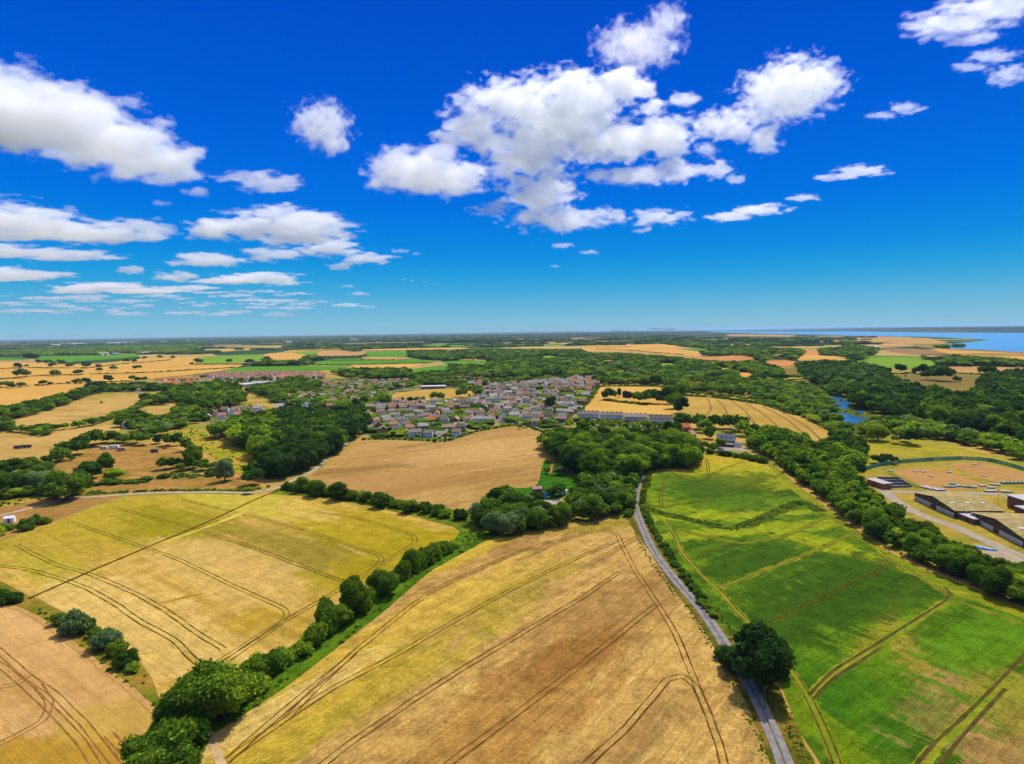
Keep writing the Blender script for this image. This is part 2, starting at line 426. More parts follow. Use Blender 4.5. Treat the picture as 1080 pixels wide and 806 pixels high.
tracks('tractor_track', [[(-30, 594), (0, 597), (33, 602), (77, 615), (110, 630), (150, 657), (183, 675), (208, 700)],
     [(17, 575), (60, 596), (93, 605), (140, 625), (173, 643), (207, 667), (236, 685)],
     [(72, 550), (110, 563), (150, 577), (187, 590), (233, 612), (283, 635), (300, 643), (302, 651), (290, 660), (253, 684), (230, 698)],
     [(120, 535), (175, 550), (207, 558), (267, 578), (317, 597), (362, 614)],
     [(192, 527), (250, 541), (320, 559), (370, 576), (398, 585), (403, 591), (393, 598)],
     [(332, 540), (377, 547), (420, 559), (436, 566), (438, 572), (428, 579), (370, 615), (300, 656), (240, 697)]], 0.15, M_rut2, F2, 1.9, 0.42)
o = tracks('footpath_line', [[(30, 632), (100, 601), (152, 579), (207, 556), (240, 541), (270, 527), (296, 516)]], 0.24, plain('dark_path_mat', sun(92, 70, 20), 0.95, 0.3, 0.3, 0.02), F2, 0, 1.3)
o = tracks('pale_streak', [[(152, 579), (200, 563), (240, 548), (268, 536)]], 0.20, plain('pale_path_mat', sun(210, 184, 70), 0.95, 0.2, 0.1, 0.02), F2, 0, 3.0)
tracks('brown_streak', [[(165, 637), (188, 632), (214, 626)]], 0.20, plain('brown_streak_mat', sun(190, 140, 40), 0.95, 0.2, 0.1, 0.02), F2, 0, 1.6)

# --- the stubble field bottom left
a3 = ang((0, 690), (120, 800))
M_pale = field_mat('stubble_mat', sun(222, 174, 104), sun(206, 156, 86), sun(196, 148, 74), a3, 0.02, 0.4, 0.2, 1.3,
    blobs=[blob(50, 800, 22, 12, 0, sun(186, 142, 40), 0.9, 2), blob(110, 760, 16, 10, 0, sun(206, 166, 70), 0.7, 2)])
F3 = sheet('stubble_field', [(-80, 640), (0, 638), (20, 643), (43, 656), (67, 675), (100, 701), (133, 728), (160, 752), (158, 768), (144, 790), (128, 812), (80, 900), (-160, 920)], 0.1, M_pale, 'pale sandy stubble field in the bottom left corner', smooth=False)
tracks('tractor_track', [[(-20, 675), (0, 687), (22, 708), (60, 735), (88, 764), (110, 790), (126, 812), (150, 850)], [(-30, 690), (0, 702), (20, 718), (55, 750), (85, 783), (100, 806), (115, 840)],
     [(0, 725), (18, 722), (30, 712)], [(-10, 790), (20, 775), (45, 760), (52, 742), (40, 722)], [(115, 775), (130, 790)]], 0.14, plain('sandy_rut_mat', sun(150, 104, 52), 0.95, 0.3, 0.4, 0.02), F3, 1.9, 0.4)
M_dirt = plain('dirt_path_mat', sun(196, 150, 84), 0.95, 0.2, 0.5, 0.02)
M_rough = field_mat('rough_grass_mat', sun(168, 130, 52), sun(130, 124, 30), sun(92, 110, 20), 0.3, 0.06, 0.2, 0.3, 0.9)
sheet('rough_bank', [(-80, 622), (-40, 612), (0, 613), (30, 629), (63, 644), (117, 669), (147, 698), (160, 717), (168, 734), (176, 745), (165, 755), (133, 729), (100, 702), (67, 676), (43, 657), (20, 644), (0, 639), (-80, 641)], 0.06, M_rough, 'rough grassy bank between the barley and stubble fields', 'bank')
path('dirt_path', [(-70, 640), (0, 639), (20, 643), (43, 655), (67, 673), (100, 698), (133, 724), (165, 753), (172, 765)], 1.8, 0.18, M_dirt, 'sandy footpath along the edge of the stubble field', 'path', 0.25)

# --- grass verges and hedge strip
M_verge = field_mat('verge_mat', sun(92, 116, 20), sun(130, 134, 26), sun(64, 94, 14), ang((200, 800), (500, 560)), 0.05, 0.3, 0.3, 1.0)
M_lush = field_mat('lush_grass_mat', sun(72, 110, 16), sun(98, 126, 20), sun(54, 88, 12), ang((200, 800), (500, 560)), 0.06, 0.4, 0.4, 1.0)
sheet('grass_verge', [(478, 556), (500, 556), (525, 564), (515, 571), (455, 604), (400, 652), (300, 728), (226, 778), (206, 804), (160, 850), (100, 900), (70, 900), (130, 812), (150, 782), (166, 752), (215, 738), (262, 705), (305, 679), (338, 655), (372, 630), (420, 608), (457, 586)], 0.07, M_lush, 'lush green grass strip with hedge between two wheat fields', 'verge', smooth=False)
path('dirt_path', [(212, 768), (222, 776), (228, 792), (235, 812), (250, 850)], 2.0, 0.2, plain('light_track_mat', sun(204, 170, 120), 0.95, 0.2, 0.5, 0.02), 'pale earth path at the foot of the big hedge tree', 'path', 0.2)
sheet('grass_verge', [(286, 521), (296, 514), (318, 511), (360, 517), (420, 528), (485, 538), (512, 534), (540, 520), (563, 513), (590, 520), (560, 545), (535, 560), (505, 560), (484, 560), (440, 545), (400, 536), (350, 526), (300, 523)], 0.08, M_verge, 'green grass verge along the hedge above the barley field', 'verge')

# --- brown field in the middle
a4 = ang((345, 500), (570, 470))
M_brown = field_mat('brown_field_mat', sun(198, 158, 86), sun(180, 138, 72), sun(146, 110, 56), a4, 0.008, 0.6, 0.2, 0.5,
    blobs=[blob(420, 490, 60, 10, -a4, sun(150, 112, 62), 0.55, 2.2), blob(470, 508, 90, 14, -a4, sun(158, 116, 58), 0.5, 2.2), blob(380, 510, 70, 30, -a4, sun(186, 140, 80), 0.6, 1.6), blob(520, 475, 80, 40, -a4, sun(212, 170, 98), 0.6, 1.6)])
F4 = sheet('bare_field', [(317, 509), (340, 494), (355, 480), (369, 470), (383, 465), (410, 464), (445, 466), (470, 467), (483, 463), (502, 457), (520, 454), (540, 450.5), (555, 451), (577, 459), (582, 464), (572, 470), (572, 488), (567, 507), (562, 513), (540, 514), (524, 518), (512, 534), (503, 537), (485, 536), (420, 527), (375, 519), (330, 511)], 0.1, M_brown, 'bare brown harvested field in front of the village')
# --- green field on the right
a5 = ang((757, 620), (900, 562))
M_green = field_mat('green_field_mat', GRN, DGRN, sun(112, 140, 18), a5, 0.02, 0.4, 0.42, 1.0, flame=ang((880, 640), (1080, 715)),
    blobs=[blob(760, 485, 70, 45, 0, sun(196, 168, 44), 0.9, 1.6), blob(810, 500, 60, 40, 0, sun(168, 164, 30), 0.8, 1.8), blob(700, 520, 14, 60, 0, LGRN, 0.8, 1.6), blob(735, 520, 28, 50, 0.3, GRN, 0.8, 1.4),
           blob(745, 545, 70, 6, 0.1, sun(160, 166, 24), 0.8, 2), blob(800, 558, 70, 8, 0.2, sun(160, 166, 24), 0.7, 2), blob(900, 580, 90, 7, -0.9, sun(150, 164, 20), 0.8, 2), blob(980, 605, 70, 8, -0.9, sun(160, 164, 24), 0.85, 2.0),
           blob(985, 720, 18, 7, -a5 + 0.5, sun(180, 142, 78), 0.75, 3.8), blob(960, 690, 26, 6, -a5 + 0.6, sun(170, 146, 50), 0.8, 4.0), blob(1065, 795, 36, 14, -a5 + 0.6, sun(172, 130, 72), 0.85, 3.4), blob(1010, 760, 16, 9, 0.5, sun(184, 138, 78), 0.9, 2.6), blob(930, 660, 30, 4, -a5 + 0.2, sun(160, 146, 36), 0.6, 4.0), blob(1085, 740, 20, 12, 0.4, sun(150, 140, 40), 0.8, 2.4),
           blob(850, 640, 40, 16, -a5, DGRN, 0.9, 2.6), blob(905, 600, 40, 14, -a5, DGRN, 0.8, 2.6), blob(790, 592, 36, 10, -a5, DGRN, 0.8, 2.4), blob(760, 512, 45, 22, -a5, DGRN, 0.7, 2.4), blob(930, 635, 36, 10, -a5, DGRN, 0.8, 2.8), blob(1040, 660, 45, 12, 0.5, DGRN, 0.6, 3.0), blob(900, 740, 30, 20, 0, sun(60, 112, 12), 0.6, 2.2), blob(855, 760, 6, 40, 0.3, sun(120, 140, 16), 0.7, 2.2), blob(1045, 665, 40, 10, 0.5, sun(96, 140, 16), 0.8, 2.4)])
F5 = sheet('green_field', [(733, 477), (760, 480), (790, 485), (812, 493), (835, 517), (860, 535), (897, 562), (940, 592), (995, 623), (1060, 646), (1110, 662), (1230, 740), (1300, 920), (905, 920), (880, 830), (862, 800), (845, 772), (826, 728), (806, 698), (782, 680), (757, 657), (738, 632), (714, 603), (702, 582), (693, 556), (684, 536), (683, 518), (688, 502), (697, 497), (727, 498)], 0.11, M_green, 'bright green crop field on the right with tan tractor tracks', smooth=False)
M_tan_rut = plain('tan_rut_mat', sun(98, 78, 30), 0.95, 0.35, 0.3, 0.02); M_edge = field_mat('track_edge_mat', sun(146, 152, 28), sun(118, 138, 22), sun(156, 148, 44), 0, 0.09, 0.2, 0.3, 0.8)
tracks('track_margin', [[(700, 549), (712, 565), (720, 583), (738, 605), (757, 622), (775, 643), (800, 668), (833, 707), (846, 725), (853, 737), (867, 767), (883, 806), (910, 880)], [(757, 621), (803, 603), (853, 584), (900, 563)], [(714, 558), (750, 568), (783, 573), (820, 567), (847, 558), (867, 548), (883, 547), (903, 562), (937, 590), (953, 600), (983, 617), (1007, 633), (1040, 645), (1080, 659), (1150, 690)], [(853, 735), (880, 709), (927, 680), (970, 652), (997, 635)], [(958, 823), (990, 785), (1025, 753), (1060, 718)]], 0.128, M_edge, F5, 0, 3.0)
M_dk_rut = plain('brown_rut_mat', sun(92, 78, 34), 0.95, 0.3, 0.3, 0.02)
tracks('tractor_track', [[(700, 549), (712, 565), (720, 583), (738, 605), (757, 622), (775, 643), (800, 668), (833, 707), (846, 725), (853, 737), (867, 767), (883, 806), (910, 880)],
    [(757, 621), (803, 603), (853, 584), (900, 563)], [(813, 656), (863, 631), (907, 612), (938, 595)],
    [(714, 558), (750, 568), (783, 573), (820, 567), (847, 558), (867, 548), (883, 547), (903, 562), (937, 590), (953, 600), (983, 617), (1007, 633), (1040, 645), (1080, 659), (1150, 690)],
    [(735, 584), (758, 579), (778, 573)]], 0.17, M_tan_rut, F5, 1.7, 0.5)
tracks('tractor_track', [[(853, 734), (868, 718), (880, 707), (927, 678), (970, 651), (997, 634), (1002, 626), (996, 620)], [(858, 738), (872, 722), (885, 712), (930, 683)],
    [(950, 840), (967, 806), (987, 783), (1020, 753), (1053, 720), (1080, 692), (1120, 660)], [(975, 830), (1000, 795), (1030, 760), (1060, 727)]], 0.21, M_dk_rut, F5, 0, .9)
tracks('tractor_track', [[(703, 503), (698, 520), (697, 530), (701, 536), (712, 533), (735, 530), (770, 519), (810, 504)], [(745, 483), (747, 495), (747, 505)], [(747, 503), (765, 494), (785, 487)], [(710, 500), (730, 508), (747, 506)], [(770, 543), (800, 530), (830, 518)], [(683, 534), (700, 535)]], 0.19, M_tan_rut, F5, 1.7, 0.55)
# grassy ditch winding across it
M_ditch = field_mat('ditch_mat', sun(70, 92, 14), sun(54, 76, 12), sun(112, 116, 30), 0.1, 0.06, 0.3, 0.35, 0.8)
o = tracks('ditch_bank', [[(684, 537), (700, 542), (722, 547), (745, 552), (765, 557), (785, 555), (805, 546), (824, 538), (846, 530), (866, 540)]], 0.13, M_ditch, F5, 0, 7.5)
sheet('field_margin', [(808, 488), (815, 486), (838, 510), (862, 527), (895, 553), (940, 583), (992, 606), (1045, 627), (1110, 650), (1230, 700), (1230, 745), (1110, 664), (1060, 648), (995, 625), (940, 594), (897, 564), (860, 537), (835, 519)], 0.1, field_mat('margin_mat', sun(150, 146, 24), sun(112, 130, 18), sun(170, 150, 40), 0.4, 0.04, 0.3, 0.35, 0.8), 'yellow green grass margin between the green field and the tree belt', 'margin', smooth=False)
path('dirt_path', [(806, 484), (815, 487), (838, 508), (858, 523), (888, 546), (938, 581), (988, 605), (1042, 626), (1085, 643), (1150, 668)], 2.4, 0.17, M_dirt, 'worn earth path running along the foot of the long tree belt', 'path', 0.3)
# --- lane and verges
M_road = plain('lane_mat', sun(146, 138, 132), 0.9, 0.22, 0.45, 0.05)
LANE = [(672, 470), (680, 490), (679, 499), (675, 507), (671, 520), (670, 535), (674, 547), (680, 562), (687, 577), (693, 587), (713, 613), (737, 640), (757, 668), (772, 693), (783, 711), (800, 740), (820, 785), (830, 812), (860, 900)]
M_lverge = field_mat('lane_verge_mat', sun(150, 118, 40), sun(96, 96, 22), sun(60, 82, 14), 0.2, 0.08, 0.2, 0.3, 1.0)
path('grass_verge', LANE, 14.0, 0.09, M_lverge, 'rough grass verge along both sides of the lane', 'verge', 0.12)
path('lane', LANE, 3.9, 0.2, M_road, 'narrow grey tarmac lane winding between wheat and green fields', 'lane', 0.03)
o = path('lane_centre', LANE, 0.55, 0.215, plain('lane_centre_mat', sun(112, 106, 92), 0.95, 0.25, 1.0, 0.02), 'darker worn middle of the narrow lane', 'lane marking', 0.4)
LLANE = [(-60, 556), (0, 544), (37, 535), (75, 526), (112, 523.5), (137, 521.5), (165, 520), (200, 519.5), (230, 519.5), (262, 520), (282, 517.5), (297, 513), (312, 505), (330, 497), (345, 483), (370, 464), (378, 452), (388, 444)]
M_chalk = plain('gravel_path_mat', sun(190, 170, 146), 0.95, 0.15, 0.3, 0.03)
path('gravel_track', LLANE, 3.6, 0.16, M_chalk, 'pale gravel track curving between the barley field and the wood', 'track', 0.12)
# garden plot in the middle wood
sheet('allotment_lawn', [(577, 486), (588, 490), (610, 504), (628, 512), (605, 520), (580, 528), (545, 530), (537, 520), (540, 515), (563, 514), (568, 507), (573, 489)], 0.09, field_mat('plot_mat', sun(44, 100, 10), sun(60, 116, 12), sun(80, 110, 20), 0, 0.1, 0.2, 0.3, 0.8), 'bright green grass plot enclosed by the middle wood', 'lawn')
path('dirt_path', [(580, 499), (582, 492), (583, 488)], 2.0, 0.14, plain('orange_path_mat', sun(190, 120, 50), 0.95), 'orange earth path crossing the green plot', 'path')
sheet('gravel_yard', [(572, 528), (588, 526), (598, 531), (594, 540), (582, 543), (580, 533)], 0.13, M_chalk, 'pale gravel yard among the bushes of the middle wood', 'yard')
path('dirt_path', [(592, 527), (615, 523), (640, 520), (655, 517)], 2.2, 0.12, M_dirt, 'earth track leading from the plot towards the lane', 'path')

# --- left middle ground: pastures
M_past = field_mat('pasture_mat', sun(206, 160, 84), sun(190, 138, 66), sun(160, 140, 54), 0.2, 0.015, 0.3, 0.2, 0.5)
M_past2 = field_mat('hay_mat', sun(212, 172, 94), sun(196, 154, 78), sun(150, 132, 60), 0.15, 0.012, 0.5, 0.14, 0.4)
M_orange = field_mat('dry_pasture_mat', sun(190, 138, 72), sun(168, 126, 56), sun(120, 112, 34), 0.2, 0.035, 0.3, 0.32, 0.5)
M_scrub = field_mat('scrub_mat', sun(150, 150, 26), sun(196, 160, 52), sun(100, 120, 20), 0.2, 0.03, 0.2, 0.3, 0.5)
def fld(name, poly, z, m, label, **k): return sheet(name, poly, z, m, label, smooth=True, **k)
fld('pasture', [(11, 448), (40, 436), (75, 426), (105, 420), (152, 416), (183, 414.5), (175, 421), (150, 427), (132, 435), (110, 441), (85, 447), (57, 451), (25, 454)], 0.1, M_past2, 'long pale hay field between two tree lines on the left')
fld('pasture', [(135, 441), (160, 432), (196, 425), (196, 428), (165, 440)], 0.1, M_past2, 'small dry meadow behind the bungalows on the left')
fld('pasture', [(-60, 462), (0, 457), (30, 457), (75, 452), (120, 449), (126, 457), (100, 462), (80, 468), (60, 478), (40, 486), (0, 494), (-60, 500)], 0.1, M_past2, 'tan field on the far left with the long black trailer')
fld('pasture', [(30, 508), (47, 496), (62, 485), (85, 478), (105, 471), (150, 470), (190, 474), (205, 484), (190, 497), (175, 500), (130, 508), (105, 512), (60, 512)], 0.1, M_orange, 'orange dry paddock with parked caravans on the left')
fld('pasture', [(120, 508), (175, 502), (240, 500), (262, 500), (275, 508), (268, 516), (200, 517), (140, 519), (100, 521), (90, 518)], 0.11, M_orange, 'dry orange slope above the gravel track')
fld('scrub', [(170, 458), (205, 452), (222, 460), (245, 468), (264, 477), (274, 492), (278, 507), (262, 500), (240, 498), (215, 490), (200, 472), (180, 466)], 0.1, M_scrub, 'yellow green scrub beside the dark wood', cat='scrub')
fld('pasture', [(-80, 548), (0, 536), (40, 527), (90, 522), (125, 524), (98, 534), (57, 550), (0, 570), (-60, 590)], 0.1, field_mat('fallow_mat', sun(186, 140, 72), sun(168, 120, 64), sun(150, 128, 50), 0.2, 0.03, 0.3, 0.25, 0.6), 'fallow brown strip beyond the barley field')
fld('scrub', [(-60, 545), (0, 533), (50, 524), (100, 516), (90, 508), (30, 515), (-60, 525)], 0.09, M_scrub, 'green scrub below the trees on the far left', cat='scrub')
path('dirt_path', [(180, 458), (198, 470), (215, 480), (222, 484), (230, 492), (245, 500), (258, 508)], 4.5, 0.15, plain('brown_path_mat', sun(196, 140, 74), 0.95, 0.25, 0.1), 'worn brown track through the scrub left of the wood', 'path', 0.3)
# --- round field by the village
fld('wheat_field', [(631, 408.5), (665, 408), (695, 408.5), (706, 412.5), (712, 422), (714, 437), (690, 437), (658, 436), (630, 434.5), (610, 433), (622, 420)], 0.12, field_mat('gold_field_mat', sun(222, 176, 84), sun(208, 158, 68), None, 0.1, 0.01, 0.5, 0.1, 0.3), 'small golden field with a clump of trees right of the village')
a6 = ang((760, 428), (800, 450))
F6 = fld('wheat_field', [(722, 419), (752, 420.5), (782, 424), (810, 428.5), (842, 439), (866, 450), (884, 462), (875, 472), (855, 467), (825, 456), (805, 451), (790, 455), (780, 447), (760, 442), (742, 440), (722, 424)], 0.12, field_mat('lined_field_mat', sun(206, 166, 78), sun(184, 146, 62), sun(170, 146, 46), a6, 0.012, 0.5, 0.15, 0.3), 'tan field with tractor lines behind the big grey house')
tracks('tractor_track', [[(745, 419.5), (748, 424), (750, 432), (745, 438)], [(757, 422), (764, 430), (768, 440)], [(772, 423), (786, 434), (796, 447)], [(785, 424.5), (805, 437), (820, 450)], [(805, 429), (830, 443), (850, 460)], [(820, 432), (848, 448), (868, 466)]], 0.17, plain('far_rut_mat', sun(140, 104, 40), 0.95), F6, 0, 2.2)
fld('sports_field', [(412, 421), (417, 415), (445, 411.5), (470, 410), (490, 410.5), (502, 414), (504, 417), (477, 420), (445, 423), (420, 422.5)], 0.1, field_mat('sports_mat', sun(208, 166, 76), sun(190, 152, 66), None, 0, 0.01, 0.2, 0.1, 0.3), 'dry tan playing field in the middle of the village')
# --- meadow beside the works and the works themselves
fld('meadow', [(880, 478), (900, 468), (925, 465), (950, 464.5), (975, 465), (1010, 472), (1035, 478), (1060, 484), (1095, 500), (1060, 492), (1040, 488), (1014, 487), (984, 488), (947, 491), (925, 495), (908, 502), (880, 500)], 0.1, field_mat('meadow_mat', sun(176, 160, 38), sun(150, 144, 30), sun(190, 158, 70), 0, 0.03, 0.2, 0.25, 0.5), 'yellow green meadow behind the green palisade fence', cat='meadow')
fld('works_grass', [(905, 502), (925, 495), (947, 491), (984, 488), (1014, 487), (1040, 489), (1067, 494), (1130, 515), (1160, 640), (1090, 618), (1040, 598), (1000, 578), (960, 552), (925, 528)], 0.07, field_mat('works_grass_mat', sun(186, 154, 60), sun(166, 146, 52), sun(130, 132, 40), 0, 0.03, 0.2, 0.25, 0.5), 'dry grass inside the fenced works', cat='grass')
M_filter = field_mat('filter_bed_mat', sun(196, 150, 86), sun(184, 136, 74), None, 0.6, 0.02, 0.4, 0.15, 0.6)
fld('gravel_bed', [(941, 496.5), (994, 495.5), (1007, 500), (1037, 511), (1031, 516.5), (997, 517), (972, 513.5)], 0.12, M_filter, 'sandy brown bed nearest the sheds inside the fence')
fld('gravel_bed', [(1001, 490), (1042, 489.5), (1081, 500), (1120, 512), (1100, 514), (1046, 508)], 0.12, M_filter, 'sandy brown bed in the fence corner on the right')
fld('grass_bank', [(934, 499), (941, 499), (972, 514), (965, 515)], 0.13, M_verge, 'green bank beside the concrete pens', cat='bank')
M_tarmac = plain('tarmac_mat', sun(176, 160, 136), 0.95, 0.14, 0.3, 0.02)
path('works_road', [(925, 514), (932, 517.5), (938, 523), (945, 528.5), (970, 543), (1007, 556), (1034, 568), (1067, 583), (1095, 594), (1160, 622)], 6.5, 0.16, M_tarmac, 'grey works road running past the two olive sheds', 'road', 0.05)
path('works_road', [(934, 518.5), (958, 519.5), (1000, 520), (1051, 521.5), (1064, 524), (1110, 536)], 6.0, 0.14, M_tarmac, 'grey works road behind the sheds', 'road', 0.05)
sheet('tarmac_yard', [(1034, 582), (1051, 579), (1067, 583), (1081, 586), (1130, 605), (1130, 622), (1081, 596), (1051, 594.5), (1042, 590)], 0.2, plain('yard_mat', sun(180, 158, 128), 0.95, 0.14, 0.25, 0.02), 'grey tarmac yard with blue hulls at the right edge', 'yard', smooth=False)
mb = MB(); strip_geo(px_pts([(1060, 583), (1070, 588), (1081, 593), (1110, 604)]), 0.5, 0.24, mb, 0.05)
tag(mb.build('yard_marking', plain('paint_mat', sun(205, 190, 170), 0.8)), 'faded pale line painted on the tarmac yard', 'road marking', kind='structure')

# --- far fields (further than about 1.2 km)
FT = [field_mat('far_tan_mat_%d' % i, a, b, None, 0.0, 0.004, 0.4, 0.08, 0.1) for i, (a, b) in enumerate([(sun(224, 172, 82), sun(210, 158, 70)), (sun(206, 160, 96), sun(190, 140, 76)), (sun(170, 130, 84), sun(150, 118, 70))])]
FG = [field_mat('far_green_mat_%d' % i, a, b, None, 0.3, 0.004, 0.4, 0.08, 0.1) for i, (a, b) in enumerate([(sun(96, 150, 24), sun(84, 138, 20)), (sun(128, 162, 34), sun(116, 150, 30)), (sun(40, 84, 50), sun(44, 90, 44))])]
FO = field_mat('far_orange_mat', sun(216, 146, 78), sun(200, 134, 68), None, 0, 0.004, 0.4, 0.08, 0.1)
FOL = field_mat('far_olive_mat', sun(130, 110, 56), sun(150, 128, 50), sun(112, 100, 50), 0, 0.006, 0.5, 0.1, 0.1)
